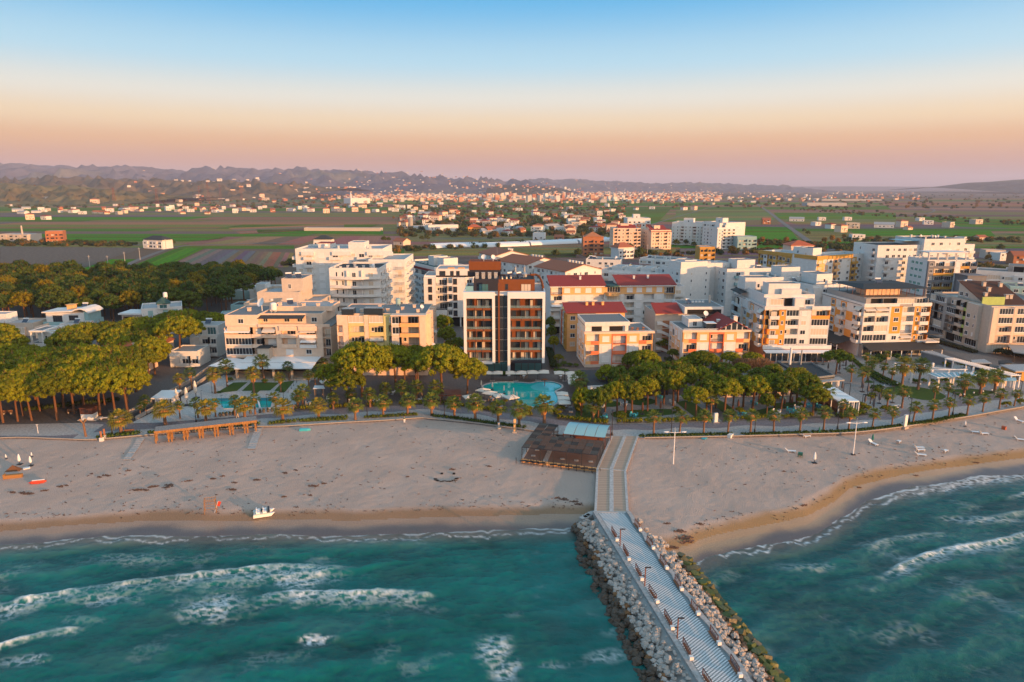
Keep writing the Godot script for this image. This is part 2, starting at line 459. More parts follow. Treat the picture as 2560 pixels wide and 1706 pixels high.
func hill_range(called:String,skyline:Array,far:float,near:float,c:Color,sd:int,rough:float) -> void:
	var line:=PackedVector2Array()
	for s in skyline:
		var e:=atan((853.0-s[1])/FOCAL)-pitch
		line.append(Vector2((s[0]-1280.0)/FOCAL*far,maxf(EYE+tan(e)*far,0.0)))
	var f:=FastNoiseLite.new()
	f.seed=sd; f.frequency=5.0/(far-near); f.fractal_type=FastNoiseLite.FRACTAL_RIDGED; f.fractal_octaves=5
	hills.append([line,far,near,f,rough])
	var nx:=190
	var nz:=34
	var x0:=line[0].x
	var x1:=line[line.size()-1].x
	var back:=(far-near)*0.35
	var vs:=PackedVector3Array(); var ns:=PackedVector3Array(); var cs:=PackedColorArray(); var ix:=PackedInt32Array()
	var hs:=PackedFloat32Array()
	for i in nx+1:
		var x:=lerpf(x0,x1,float(i)/nx)
		var h:=along(line,x)
		for j in nz+1:
			var z:=lerpf(-near,-far-back,float(j)/nz)
			var t:=clampf((-z-near)/(far-near),0,1)
			var rise:=smoothstep(0.0,1.0,t) if -z <= far else 1.0-0.5*(-z-far)/back
			var ends:=clampf(minf(x-x0,x1-x)/(0.06*(x1-x0)),0,1)
			var y:=h*rise+(f.get_noise_2d(x,z)-0.15)*rough*sin(PI*clampf(t,0,1))*1.6*ends-3.0*(1.0-t)
			hs.append(y)
			vs.append(Vector3(x,y,z))
			var k:=0.8+0.5*f.get_noise_2d(x*2.3+900.0,z*2.3)
			var pale:=smoothstep(0.25,0.6,noise.get_noise_2d(x*0.02,z*0.02+sd*50.0))
			cs.append(Color(c.r*k,c.g*k,c.b*k).lerp(Color(0.26,0.24,0.12),pale*0.45))
	for i in nx+1:
		for j in nz+1:
			var a:=hs[maxi(i-1,0)*(nz+1)+j]; var b:=hs[mini(i+1,nx)*(nz+1)+j]
			var d:=hs[i*(nz+1)+maxi(j-1,0)]; var e:=hs[i*(nz+1)+mini(j+1,nz)]
			ns.append(Vector3((a-b)/(2.0*(x1-x0)/nx),1.0,(e-d)/(2.0*(far+back-near)/nz)).normalized())
	for i in nx:
		for j in nz:
			var o:=i*(nz+1)+j
			ix.append_array(PackedInt32Array([o,o+1,o+nz+1,o+1,o+nz+2,o+nz+1]))
	struct(called,grid_mesh(vs,ns,cs,ix),"hill")
func grid_mesh(vs,ns,cs,ix) -> ArrayMesh:
	var m:=ArrayMesh.new()
	var s:=[]
	s.resize(Mesh.ARRAY_MAX)
	s[Mesh.ARRAY_VERTEX]=vs; s[Mesh.ARRAY_NORMAL]=ns; s[Mesh.ARRAY_COLOR]=cs; s[Mesh.ARRAY_INDEX]=ix
	m.add_surface_from_arrays(Mesh.PRIMITIVE_TRIANGLES,s)
	return m
# ---------------------------------------------------------------- sea and beach
func shore_z(x:float) -> float:
	return along(shore_l,x) if x<18.0 else along(shore_r,x)
func sand_height(x:float,z:float) -> float:
	var wob:=noise.get_noise_2d(x*1.6,0.0)*0.9
	var d:=(shore_z(x)-z)*(1.0 if x<18.0 else 0.88)+wob
	var y:=SEA
	if d<0.0:
		y+=maxf(d*0.12,-2.5)
	elif d<3.0:
		y+=d*0.04
	elif d<8.0:
		y+=0.12+(d-3.0)*0.15
	else:
		y+=0.87+0.48*smoothstep(8.0,48.0,d)
	if d>20.0 and z<along(prom_front,x)-1.0:
		return -3.5
	var dry:=smoothstep(7.0,10.0,d)
	return y+dry*(noise.get_noise_2d(x*3.0,z*3.0)*0.09+noise.get_noise_2d(x*13.0+40.0,z*13.0)*0.045+noise.get_noise_2d(x*36.0,z*36.0)*0.06)
func sea_and_beach() -> void:
	shore_l=polyline([[-900,1440],[-300,1385],[0,1366],[157,1352],[325,1341],[512,1343],[694,1338],[860,1341],[1000,1335],[1300,1326],[1440,1322],[1520,1322]],SEA)
	shore_r=polyline([[1690,1425],[1742,1412],[1771,1396],[1812,1385],[1870,1371],[1972,1352],[2050,1332],[2120,1291],[2164,1254],[2285,1221],[2394,1203],[2560,1181],[3200,1100],[4200,1000]],SEA)
	# beach
	var step:=0.42
	var x0:=-190.0
	var nx:=950
	var nz:=310
	var z0:=-60.0
	var vs:=PackedVector3Array(); var ns:=PackedVector3Array(); var cs:=PackedColorArray(); var dry:=PackedInt32Array(); var wet:=PackedInt32Array(); var ds:=PackedFloat32Array()
	for i in nx+1:
		var x:=x0+i*step
		var sz:=shore_z(x)
		for j in nz+1:
			var z:=z0-j*step
			vs.append(Vector3(x,sand_height(x,z),z))
			var d:=(sz-z)*(1.0 if x<18.0 else 0.88)
			var wob:=noise.get_noise_2d(x*2.0,50.0)*1.6+noise.get_noise_2d(x*9.0,z*9.0)*0.5
			ds.append(d)
			var c:=Color(0.66,0.505,0.42)
			c=Color(0.40,0.26,0.165).lerp(Color(0.52,0.31,0.15),smoothstep(15.0,30.0,x)).lerp(c,smoothstep(6.0,8.6,d+wob*0.5))  # damp berm band: colour also carries painted golden sunlight, stronger at right
			c=Color(0.16,0.105,0.08).lerp(c,smoothstep(1.0,3.6,d+wob))
			var k:=1.0+0.10*noise.get_noise_2d(x*2.2,z*2.2+300.0)
			cs.append(Color(c.r*k,c.g*k,c.b*k))
	for i in nx+1:
		for j in nz+1:
			var a:=vs[maxi(i-1,0)*(nz+1)+j].y; var b:=vs[mini(i+1,nx)*(nz+1)+j].y
			var d:=vs[i*(nz+1)+maxi(j-1,0)].y; var e:=vs[i*(nz+1)+mini(j+1,nz)].y
			ns.append(Vector3((a-b)/(2.0*step),1.0,(e-d)/(2.0*step)).normalized())
	for i in nx:
		for j in nz:
			var o:=i*(nz+1)+j
			var q:=PackedInt32Array([o,o+1,o+nz+1,o+1,o+nz+2,o+nz+1])
			if ds[o]>4.5:
				dry.append_array(q)
			elif ds[o]>-14.0:
				wet.append_array(q)
	struct("beach",grid_mesh(vs,ns,cs,dry),"sand","pale dry sand between promenade and sea")
	struct("wet_sand",grid_mesh(vs,ns,cs,wet),"wet_sand","smooth wet sand along the water's edge")
	# sea
	cell.noise_type=FastNoiseLite.TYPE_CELLULAR
	cell.cellular_return_type=FastNoiseLite.RETURN_DISTANCE2_SUB
	cell.frequency=0.75
	cell.domain_warp_enabled=false
	var breakers:=[]
	var patches:=[]
	for q in [[790,1600,2.2,1.0,1.0],[1240,1625,2.6,2.6,0.9],[1262,1675,2.2,2.4,0.7],[530,1517,4.5,3.0,0.8],[745,1445,6.0,3.2,0.75],[640,1440,4.5,2.8,0.55],[540,1540,3.0,2.0,0.6],[1520,1640,3.0,1.4,0.5],[2450,1300,7.0,1.6,0.5],[2300,1400,4.0,1.6,0.5],[250,1500,6.0,1.8,0.5],[60,1650,3.0,1.2,0.6],[1000,1500,4.0,1.6,0.45],[1380,1665,2.0,0.8,0.35],[2010,1420,5.0,1.4,0.3],[330,1400,8.0,2.0,0.25]]:
		var pp:=g2(q[0],q[1],SEA)
		patches.append([pp,q[2],q[3],q[4]])
	for c in [
		[[[-200,1545],[0,1511],[22,1508],[172,1477],[336,1453],[512,1434],[694,1413],[860,1420],[925,1424]],7.0,0.95,0.6],[[[600,1496],[694,1484],[780,1481],[860,1482],[980,1481],[1104,1491]],5.2,1.1,0.8],
		[[[-200,1650],[0,1612],[110,1583],[219,1568],[236,1569]],3.0,1.25,1.1],
		[[[2180,1452],[2214,1433],[2283,1399],[2340,1378],[2396,1367],[2504,1350],[2560,1335],[2800,1300]],4.4,1.1,0.8],[[[2500,1252],[2530,1243],[2560,1237],[2800,1200]],2.2,0.9,0.9],[[[2150,1374],[2243,1345],[2390,1330]],3.5,0.4,0.3],
		[[[1480,1645],[1520,1625],[1556,1630]],2.4,0.5,0.3],[[[480,1460],[560,1452],[640,1460]],5.5,0.35,0.3],[[[2420,1300],[2500,1290],[2620,1270]],4.0,0.35,0.4]]:
		breakers.append([hump(c[0],SEA,4),c[1],c[2],c[3]])
	step=0.26
	x0=-96.0
	nx=790
	nz=278
	z0=-59.0
	vs=PackedVector3Array(); ns=PackedVector3Array(); cs=PackedColorArray()
	var ix:=PackedInt32Array()
	for i in nx+1:
		var x:=x0+i*step
		var sz:=shore_z(x)
		for j in nz+1:
			var z:=z0-j*step
			var d:=(z-sz)*(1.0 if x<18.0 else 0.88)
			var calm:=clampf((d+1.0)/6.0,0.12,1.0)
			var slant:=lerpf(0.16,0.42,smoothstep(10.0,40.0,x))
			var warp:=noise.get_noise_2d(x*1.2,z*1.2)*3.0
			var p:=(z+x*slant+warp)*0.82
			var y:=(sin(p)*0.17+sin(p*2.3+x*0.11)*0.05)*(0.6+0.9*noise.get_noise_2d(x*0.9+77.0,z*0.9))+noise.get_noise_2d(x*6.0,z*13.0)*0.20+noise.get_noise_2d(x*20.0,z*38.0)*0.095
			var foam:=0.0
			if d>-3.0:
				var lace:=smoothstep(0.42,0.06,cell.get_noise_2d(x+noise.get_noise_2d(x*20.0,z*20.0)*0.7,z*1.15)+1.0)
				var fine:=0.5+0.5*noise.get_noise_2d(x*45.0,z*45.0)
				for q in patches:
					var e:=Vector2((x-q[0].x)/q[1],(z-q[0].y)/q[2]).length()+0.5*noise.get_noise_2d(x*6.0,z*6.0)
					if e<1.4:
						foam=maxf(foam,q[3]*lace*smoothstep(1.3,0.3,e))
				for b in breakers:
					var l:PackedVector2Array=b[0]
					if x<l[0].x or x>l[l.size()-1].x:
						continue
					var t:=(x-l[0].x)/(l[l.size()-1].x-l[0].x)
					var off:=z-along(l,x)+noise.get_noise_2d(x*16.0,9.0)*0.28
					if off<-1.2 or off>b[1]*1.3:
						continue
					var power:float=lerpf(b[2],b[3],t)*smoothstep(0.0,0.22,minf(t,1.0-t)+0.10*noise.get_noise_2d(x*9.0,z*9.0))*(0.8+0.6*noise.get_noise_2d(x*4.0,3.0))
					y+=0.38*power*exp(-pow((off-0.1)/0.7,2.0))
					foam=maxf(foam,power*0.95*exp(-pow(off/(0.2+0.22*fine),2.0))*(0.35+0.8*fine))
					if off>0.0:
						var reach:float=b[1]*(0.75+0.5*noise.get_noise_2d(x*5.0,70.0))
						foam=maxf(foam,power*clampf(1.0-off/reach,0,1)*lace*1.15)
				var edge:=d+noise.get_noise_2d(x*3.2,20.0)*1.4+absf(noise.get_noise_2d(x*3.0,90.0))*3.0
				var right:=1.0 if x>18.0 else 0.62
				foam=maxf(foam,right*exp(-pow((edge-0.2)/0.26,2.0))*(0.5+0.7*fine))
				foam=maxf(foam,right*0.7*exp(-pow((edge-1.9-noise.get_noise_2d(x*2.5,33.0))/0.3,2.0))*lace*1.4)
				foam=maxf(foam,0.16*lace*smoothstep(0.28,0.6,noise.get_noise_2d(x*2.4+200.0,z*3.4)))
				if x>70.0:
					foam=maxf(foam,lace*0.85*clampf((x-70.0)/20.0,0,1)*exp(-pow((edge-1.6)/1.6,2.0)))
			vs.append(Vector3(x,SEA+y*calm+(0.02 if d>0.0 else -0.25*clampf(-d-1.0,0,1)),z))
			var tone:=0.92+0.40*noise.get_noise_2d(x*1.1,z*2.4+500.0)+1.1*y  # crests lighter, troughs darker: wave shading put into the colour
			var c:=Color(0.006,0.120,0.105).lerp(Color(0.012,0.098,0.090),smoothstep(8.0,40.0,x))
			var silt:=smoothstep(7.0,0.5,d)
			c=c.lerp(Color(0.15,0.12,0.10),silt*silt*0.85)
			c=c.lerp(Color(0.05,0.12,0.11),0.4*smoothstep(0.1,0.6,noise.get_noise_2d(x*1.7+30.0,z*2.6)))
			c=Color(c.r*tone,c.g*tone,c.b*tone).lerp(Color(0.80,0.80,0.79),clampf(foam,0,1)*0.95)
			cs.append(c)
	for i in nx+1:
		for j in nz+1:
			var a:=vs[maxi(i-1,0)*(nz+1)+j].y; var b:=vs[mini(i+1,nx)*(nz+1)+j].y
			var d:=vs[i*(nz+1)+maxi(j-1,0)].y; var e:=vs[i*(nz+1)+mini(j+1,nz)].y
			ns.append(Vector3((a-b)/(2.0*step),1.0,(e-d)/(2.0*step)).normalized())
	for i in nx:
		var sz:=shore_z(x0+i*step)
		for j in nz:
			if z0-j*step<sz-3.5:
				continue
			var o:=i*(nz+1)+j
			ix.append_array(PackedInt32Array([o,o+1,o+nz+1,o+1,o+nz+2,o+nz+1]))
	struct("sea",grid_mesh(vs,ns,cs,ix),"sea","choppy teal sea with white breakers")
	var b:=MB.new()
	b.tint=Color(0.006,0.120,0.105)
	for s in [[-1500.0,1500.0,1500.0,-58.6],[-1500.0,-95.8,-59.0,-130.0],[109.0,1500.0,-59.0,-200.0]]:
		b.quad(Vector3(s[0],SEA,s[2]),Vector3(s[1],SEA,s[2]),Vector3(s[1],SEA,s[3]),Vector3(s[0],SEA,s[3]))
	struct("sea",b.done(true),"sea")
# ---------------------------------------------------------------- building kit
# A building stands with its front-left corner at its origin, +x along the front, +y up and the front facing +z.
func building(called:String,label:String,a:Vector3,b:Vector3,depth:float,h:float,wall:String,category:="building",group:="") -> Dictionary:
	var flat:=Vector3(b.x-a.x,0,b.z-a.z)
	var o:=thing(called,label,category,Vector3(a.x,0.0,a.z),-atan2(flat.z,flat.x),group)
	var w:=flat.length()
	return {"o":o,"w":w,"d":depth,"h":h,"wall":wall}
func body(bl:Dictionary,x0:float,x1:float,z0:float,z1:float,y0:float,y1:float,wall:="",roof:="flat_roof",parapet:=0.7,called:="wall") -> void:
	var b:=MB.new()
	b.box(x0,x1,y0,y1,z0,z1)
	var m:String=wall if wall else bl.wall
	if parapet>0.0:
		b.curb(x0,x1,z0,z1,0.25,y1,y1+parapet)
	put(called,b.done(),m,bl.o)
	if roof:
		var r:=MB.new()
		var e:=0.27 if parapet>0.0 else -0.25
		r.box(x0+e,x1-e,y1,y1+(0.05 if parapet>0.0 else 0.22),z0+e,z1-e)
		put("roof",r.done(),roof,bl.o)
func face(bl:Dictionary,side:String,at:=0.0) -> Transform3D:
	match side:
		"left":return Transform3D(Basis(Vector3(0,0,1),Vector3.UP,Vector3(-1,0,0)),Vector3(at,0,-bl.d))
		"right":return Transform3D(Basis(Vector3(0,0,-1),Vector3.UP,Vector3(1,0,0)),Vector3(bl.w+at,0,0))
		"back":return Transform3D(Basis(Vector3(-1,0,0),Vector3.UP,Vector3(0,0,-1)),Vector3(bl.w,0,-bl.d))
	return mv(0,0,at)
func win_mesh(w:float,h:float,style:String) -> Mesh:
	var key:="win %.2f %.2f %s" % [w,h,style]
	if not cache.has(key):
		var b:=MB.new()
		b.ring(-w/2,w/2,0,h,0.09,0.0,0.07)
		if style != "plain" and w>0.9:
			var k:=1 if w<2.2 else int(w/0.9)-1
			for i in k:
				var x:=-w/2+w*(i+1)/(k+1)
				b.box(x-0.035,x+0.035,0.09,h-0.09,0.0,0.065)
		b.box(-w/2-0.08,w/2+0.08,-0.09,-0.002,0.0,0.14)
		cache[key]=b.done()
	return cache[key]
func pane_mesh(w:float,h:float) -> Mesh:
	var key:="pane %.2f %.2f" % [w,h]
	if not cache.has(key):
		var b:=MB.new()
		b.box(-w/2+0.05,w/2-0.05,0.05,h-0.05,0.0,0.03)
		cache[key]=b.done()
	return cache[key]
func glass_kind(mix:=0.0) -> String:
	var r:=rng.randf()
	if r<mix:
		return "shutter" if rng.randf()<0.65 else "curtain"
	return "glass" if rng.randf()<0.85 else "curtain"
func window(bl:Dictionary,f:Transform3D,x:float,y:float,w:float,h:float,pane:="",frame:="frame_white",style:="",called:="window") -> void:
	var t:=f*mv(x,y,0.0)
	var p:String=pane if pane else glass_kind(bl.get("mix",0.0))
	if bl.get("far",false):
		var key:="far window %.2f %.2f" % [w,h]
		if not cache.has(key):
			var b:=MB.new()
			b.box(-w/2,w/2,0,h,0.0,0.05)
			cache[key]=b.done()
		put(called,cache[key],p,bl.o,t)
		return
	var o:=put(called,win_mesh(w,h,"plain" if p=="shutter" else style),frame,bl.o,t)
	put("pane",pane_mesh(w,h),p,o)
func box_part(bl:Dictionary,called:String,f:Transform3D,x0:float,x1:float,y0:float,y1:float,z0:float,z1:float,m:String) -> MeshInstance3D:
	var b:=MB.new()
	b.box(x0,x1,y0,y1,z0,z1)
	return put(called,b.done(),m,bl.o,f)
func rail_mesh(w:float,d:float,kind:String,h:=1.0) -> Mesh:
	var key:="rail %.2f %.2f %s %.2f" % [w,d,kind,h]
	if not cache.has(key):
		var b:=MB.new()
		if kind=="solid":
			b.box(-w/2,w/2,0.0,h,d-0.12,d)
			if d>0.3:
				b.box(-w/2,-w/2+0.12,0.0,h,0.0,d-0.12)
				b.box(w/2-0.12,w/2,0.0,h,0.0,d-0.12)
		elif kind=="glass":
			b.box(-w/2,w/2,0.05,h,d-0.05,d-0.03)
		else:
			b.box(-w/2,w/2,h-0.06,h,d-0.07,d-0.01)
			b.box(-w/2,w/2,h*0.5,h*0.5+0.05,d-0.06,d-0.02)
			b.box(-w/2,w/2,0.08,0.13,d-0.06,d-0.02)
			var k:=int(w/0.35)
			for i in k+1:
				var x:=-w/2+0.03+(w-0.06)*i/maxf(k,1)
				b.box(x-0.02,x+0.02,0.0,h,d-0.06,d-0.02)
			if d>0.3:
				for sx in [-w/2,w/2-0.05]:
					b.box(sx,sx+0.05,h-0.06,h,0.0,d-0.07)
					b.box(sx,sx+0.05,h*0.5,h*0.5+0.05,0.0,d-0.07)
		cache[key]=b.done()
	return cache[key]
func slab_mesh(w:float,d:float,t:=0.18) -> Mesh:
	var key:="slab %.2f %.2f %.2f" % [w,d,t]
	if not cache.has(key):
		var b:=MB.new()
		b.box(-w/2,w/2,-t,0.0,0.0,d)
		cache[key]=b.done()
	return cache[key]
func balcony(bl:Dictionary,f:Transform3D,x:float,y:float,w:float,d:float,m:="white_wall",kind:="solid",door:="",dw:=0.0) -> void:
	var t:=f*mv(x,y,0.002)
	var s:=put("balcony",slab_mesh(w,d),m if kind=="solid" else bl.wall,bl.o,t)
	put("railing",rail_mesh(w,d,kind),m,s)
	window(bl,f,x,y+0.03,dw if dw>0.0 else minf(w*0.6,2.2),2.25,door,"frame_white","","balcony_door")
func awning(bl:Dictionary,f:Transform3D,x:float,y:float,w:float,d:float,drop:float,m:String) -> void:
	var b:=MB.new()
	var p:=[Vector3(-w/2,0,0),Vector3(w/2,0,0),Vector3(w/2,-drop,d),Vector3(-w/2,-drop,d)]
	b.quad(p[3],p[2],p[1],p[0])
	for i in 4:
		p[i].y-=0.04
	b.quad(p[0],p[1],p[2],p[3])
	b.box(-w/2,w/2,-drop-0.22,-drop,d-0.03,d)
	put("awning",b.done(),m,bl.o,f*mv(x,y,0.05))
# A layer of cells on a face. Rows run from the top floor down; each letter is one bay:
# S wall, W window, w small window, H closed shutter, L loggia with solid parapet, R loggia with railing, G glazed loggia, B balcony, b narrow balcony with railing, D plate painted dark as the shade of an opening, A loggia under an awning, . nothing
func bays(bl:Dictionary,f:Transform3D,x0:float,widths:Array,y0:float,fh:float,t:float,rows:Array,paint:=[],key:={},rail:="") -> void:
	var walls:={}
	var n:=rows.size()
	for r in n:
		var y:float=y0+(n-1-r)*fh
		var x:=x0
		for c in widths.size():
			var ch:String=rows[r][c]
			var w:float=widths[c]
			var m:String=bl.wall
			if paint.size():
				m=key.get(paint[mini(r,paint.size()-1)][c],bl.wall)
			if not walls.has(m):
				walls[m]=MB.new()
			var b:MB=walls[m]
			var mid:=x+w/2
			var solid:=ch in "SWwHBb"
			var zf:=f*mv(0,0,t)
			if solid and (t>0.05 or m != bl.wall):
				b.box(x,x+w,y,y+fh,0.001,maxf(t,0.03))
				zf=f*mv(0,0,maxf(t,0.03))
			match ch:
				"W":window(bl,zf,mid,y+0.95,minf(w*0.6,1.7),1.45)
				"w":window(bl,zf,mid,y+1.1,0.7,1.25)
				"H":window(bl,zf,mid,y+0.75,minf(w*0.62,2.2),1.75,"shutter")
				"B":balcony(bl,zf,mid,y,w*0.94,1.25,rail if rail else m,"solid")
				"b":balcony(bl,zf,mid,y,w*0.9,0.95,"frame_dark" if rail=="" else rail,"bars","",minf(w*0.6,1.5))
				"L","R","G","A","D":
					b.box(x,x+w,y-0.2,y,0.001,t)
					b.box(x-0.08,x+0.08,y,y+fh-0.2,0.001,t)
					b.box(x+w-0.08,x+w+0.08,y,y+fh-0.2,0.001,t)
					if ch=="L" or ch=="A":
						b.box(x+0.08,x+w-0.08,y,y+0.95,t-0.14,t-0.002)
					if ch=="R":
						put("railing",rail_mesh(w-0.16,t,rail if rail=="glass" else "bars",0.95),"rail_glass" if rail=="glass" else ("frame_dark" if rail=="" else rail),bl.o,f*mv(mid,y,0))
					if ch=="G":
						var gf:=f*mv(0,0,t-0.12)
						b.box(x+0.08,x+w-0.08,y,y+0.75,t-0.14,t-0.002)
						window(bl,gf,mid,y+0.77,w-0.2,fh-1.0,"glass" if rng.randf()<0.7 else "curtain")
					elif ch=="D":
						box_part(bl,"opening_shade",f,x+0.1,x+w-0.1,y+0.02,y+fh-0.25,0.003,0.03,"dark")  # dark plate paints the shade of an open bay onto the wall
					else:
						window(bl,f,mid+(w*0.12 if w>3.0 else 0.0),y+0.03,minf(w*0.66,3.0),2.25,"","frame_white","","balcony_door")
						if w>3.6 and rng.randf()<0.5:
							window(bl,f,x+w*0.2,y+0.95,0.9,1.25)
					if ch=="A":
						awning(bl,f,mid,y+fh-0.25,w-0.3,t+0.7,1.1,"white_canvas" if rng.randf()<0.6 else "canvas")
			x+=w
	for m in walls:
		if walls[m].v.size():
			put("facade",walls[m].done(),m,bl.o,f)
func chimney(bl:Dictionary,x:float,y:float,z:float,s:=0.7,h:=1.1,m:="") -> void:
	var b:=MB.new()
	b.box(-s/2,s/2,0,h,-s/2,s/2)
	b.box(-s*0.65,s*0.65,h+0.12,h+0.24,-s*0.65,s*0.65)
	for a in [-1,1]:
		for c in [-1,1]:
			b.cube(Vector3(a*s*0.38,h+0.06,c*s*0.38),Vector3(0.12,0.12,0.12))
	put("chimney",b.done(),m if m else bl.wall,bl.o,xf(Vector3(x,y,z)))
func tank(bl:Dictionary,x:float,y:float,z:float,s:=1.0,m:="white_paint") -> void:
	var b:=MB.new()
	for i in 4:
		b.box((i % 2)*0.8-0.45,(i % 2)*0.8-0.35,0,0.5,(i/2)*0.8-0.45,(i/2)*0.8-0.35)
	b.lathe([Vector2(0.0,0.5),Vector2(0.62,0.5),Vector2(0.65,0.7),Vector2(0.65,1.7),Vector2(0.55,1.95),Vector2(0.2,2.05),Vector2(0,2.05)],12)
	put("water_tank",b.done(),m,bl.o,xf(Vector3(x,y,z),0,Vector3.ONE*s))
func solar(bl:Dictionary,x:float,y:float,z:float,turn:=0.0) -> void:
	var t:=xf(Vector3(x,y,z),turn)
	var b:=MB.new()
	var tilt:=Transform3D(Basis(Vector3.RIGHT,0.7),Vector3(0,0.75,0))
	b.box(-0.95,0.95,-0.03,0.03,-0.9,0.9,tilt)
	var o:=put("solar_panel",b.done(),"solar",bl.o,t)
	var k:=MB.new()
	k.tube(Vector3(-1.0,1.45,-0.75),Vector3(1.0,1.45,-0.75),0.27,0.27,8)
	for sx in [-0.8,0.8]:
		k.tube(Vector3(sx,0,-0.7),Vector3(sx,1.3,-0.7),0.04,0.04,4)
		k.tube(Vector3(sx,0,0.65),Vector3(sx,0.25,0.65),0.04,0.04,4)
	put("boiler",k.done(),"white_paint",o)
func dish(bl:Dictionary,x:float,y:float,z:float,turn:=0.6,s:=1.0) -> void:
	var b:=MB.new()
	b.tube(Vector3.ZERO,Vector3(0,1.0,0),0.05,0.05,5)
	var t:=Transform3D(Basis(Vector3.UP,turn)*Basis(Vector3.RIGHT,-0.5),Vector3(0,1.1,0))
	var rings:=[]
	for i in 5:
		var r:=0.62*i/4.0
		rings.append(Vector2(r,r*r*0.45))
	for i in 4:
		for j in 12:
			var p:=TAU*j/12; var q:=TAU*(j+1)/12
			var a:Vector2=rings[i]; var e:Vector2=rings[i+1]
			b.quad(t*Vector3(cos(p)*a.x,sin(p)*a.x,a.y),t*Vector3(cos(p)*e.x,sin(p)*e.x,e.y),t*Vector3(cos(q)*e.x,sin(q)*e.x,e.y),t*Vector3(cos(q)*a.x,sin(q)*a.x,a.y))
	b.tube(t*Vector3(0,-0.5,0.15),t*Vector3(0,0,0.6),0.02,0.02,4)
	put("satellite_dish",b.done(),"white_paint",bl.o,xf(Vector3(x,y,z),0,Vector3.ONE*s))
func ac_unit(bl:Dictionary,f:Transform3D,x:float,y:float,z:=0.0) -> void:
	if not cache.has("ac"):
		var b:=MB.new()
		b.box(-0.42,0.42,0,0.58,0.06,0.36)
		b.box(-0.34,-0.28,-0.1,0,0.0,0.36)
		b.box(0.28,0.34,-0.1,0,0.0,0.36)
		for i in 12:
			var p:=TAU*i/12; var q:=TAU*(i+1)/12
			b.tri(Vector3(-0.12,0.29,0.362),Vector3(-0.12+cos(p)*0.22,0.29+sin(p)*0.22,0.375),Vector3(-0.12+cos(q)*0.22,0.29+sin(q)*0.22,0.375))
		cache["ac"]=b.done()
	put("air_conditioner",cache["ac"],"white_paint",bl.o,f*mv(x,y,z))
func gable(bl:Dictionary,x0:float,x1:float,z0:float,z1:float,y:float,rise:float,along_x:bool,m:String,wall:String,over:=0.5) -> void:
	var b:=MB.new()
	var g:=MB.new()
	var t:=0.22
	if along_x:
		var zm:=(z0+z1)/2
		var k:=rise/(z1-zm)
		for s in [1.0,-1.0]:
			var ze:float=zm+s*((z1-zm)+over)
			var ye:=y-over*k
			var p:=[Vector3(x0-over,ye,ze),Vector3(x1+over,ye,ze),Vector3(x1+over,y+rise,zm),Vector3(x0-over,y+rise,zm)]
			slab_of(b,p,t,s<0)
		g.tri(Vector3(x0,y,z0),Vector3(x0,y,z1),Vector3(x0,y+rise,zm)); g.tri(Vector3(x1,y,z1),Vector3(x1,y,z0),Vector3(x1,y+rise,zm))
	else:
		var xm:=(x0+x1)/2
		var k:=rise/(x1-xm)
		for s in [1.0,-1.0]:
			var xe:float=xm+s*((x1-xm)+over)
			var ye:=y-over*k
			var p:=[Vector3(xe,ye,z1+over),Vector3(xe,ye,z0-over),Vector3(xm,y+rise,z0-over),Vector3(xm,y+rise,z1+over)]
			slab_of(b,p,t,s<0)
		g.tri(Vector3(x0,y,z1),Vector3(x1,y,z1),Vector3(xm,y+rise,z1)); g.tri(Vector3(x1,y,z0),Vector3(x0,y,z0),Vector3(xm,y+rise,z0))
	put("roof",b.done(),m,bl.o)
	put("gable",g.done(),wall,bl.o)
func slab_of(b:MB,p:Array,t:float,flip:=false) -> void:
	var q:=p.duplicate()
	if flip:
		q=[p[1],p[0],p[3],p[2]]
	var u:=Vector3.UP*t
	b.quad(q[0]+u,q[1]+u,q[2]+u,q[3]+u)
	b.quad(q[3],q[2],q[1],q[0])
	for i in 4:
		var j:=(i+1) % 4
		b.quad(q[i],q[j],q[j]+u,q[i]+u)
func hip(bl:Dictionary,x0:float,x1:float,z0:float,z1:float,y:float,rise:float,m:String,over:=0.5) -> void:
	var b:=MB.new()
	x0-=over; x1+=over; z0-=over; z1+=over
	var zm:=(z0+z1)/2
	var xm:=(x0+x1)/2
	var dx:=minf((z1-z0)/2,(x1-x0)/2-0.1)
	var a:=Vector3(x0+dx,y+rise,zm); var c:=Vector3(x1-dx,y+rise,zm)
	var p:=[Vector3(x0,y,z1),Vector3(x1,y,z1),Vector3(x1,y,z0),Vector3(x0,y,z0)]
	b.quad(p[0],p[1],c,a); b.tri(p[1],p[2],c); b.quad(p[2],p[3],a,c); b.tri(p[3],p[0],a)
	b.box(x0,x1,y-0.2,y-0.01,z0,z1)
	put("roof",b.done(),m,bl.o)
func mono(bl:Dictionary,x0:float,x1:float,z0:float,z1:float,y_front:float,y_back:float,m:String,over:=0.4) -> void:
	var b:=MB.new()
	slab_of(b,[Vector3(x0-over,y_front,z1+over),Vector3(x1+over,y_front,z1+over),Vector3(x1+over,y_back,z0),Vector3(x0-over,y_back,z0)],0.22)
	put("roof",b.done(),m,bl.o)
	var g:=MB.new()
	for x in [x0,x1]:
		var k:=1.0 if x==x0 else -1.0
		if k>0:
			g.tri(Vector3(x,y_front-0.1,z0),Vector3(x,y_front-0.1,z1),Vector3(x,y_back-0.02,z0))
		else:
			g.tri(Vector3(x,y_front-0.1,z1),Vector3(x,y_front-0.1,z0),Vector3(x,y_back-0.02,z0))
	g.quad(Vector3(x1,y_front-0.1,z0),Vector3(x0,y_front-0.1,z0),Vector3(x0,y_back,z0),Vector3(x1,y_back,z0))
	put("gable",g.done(),bl.wall,bl.o)
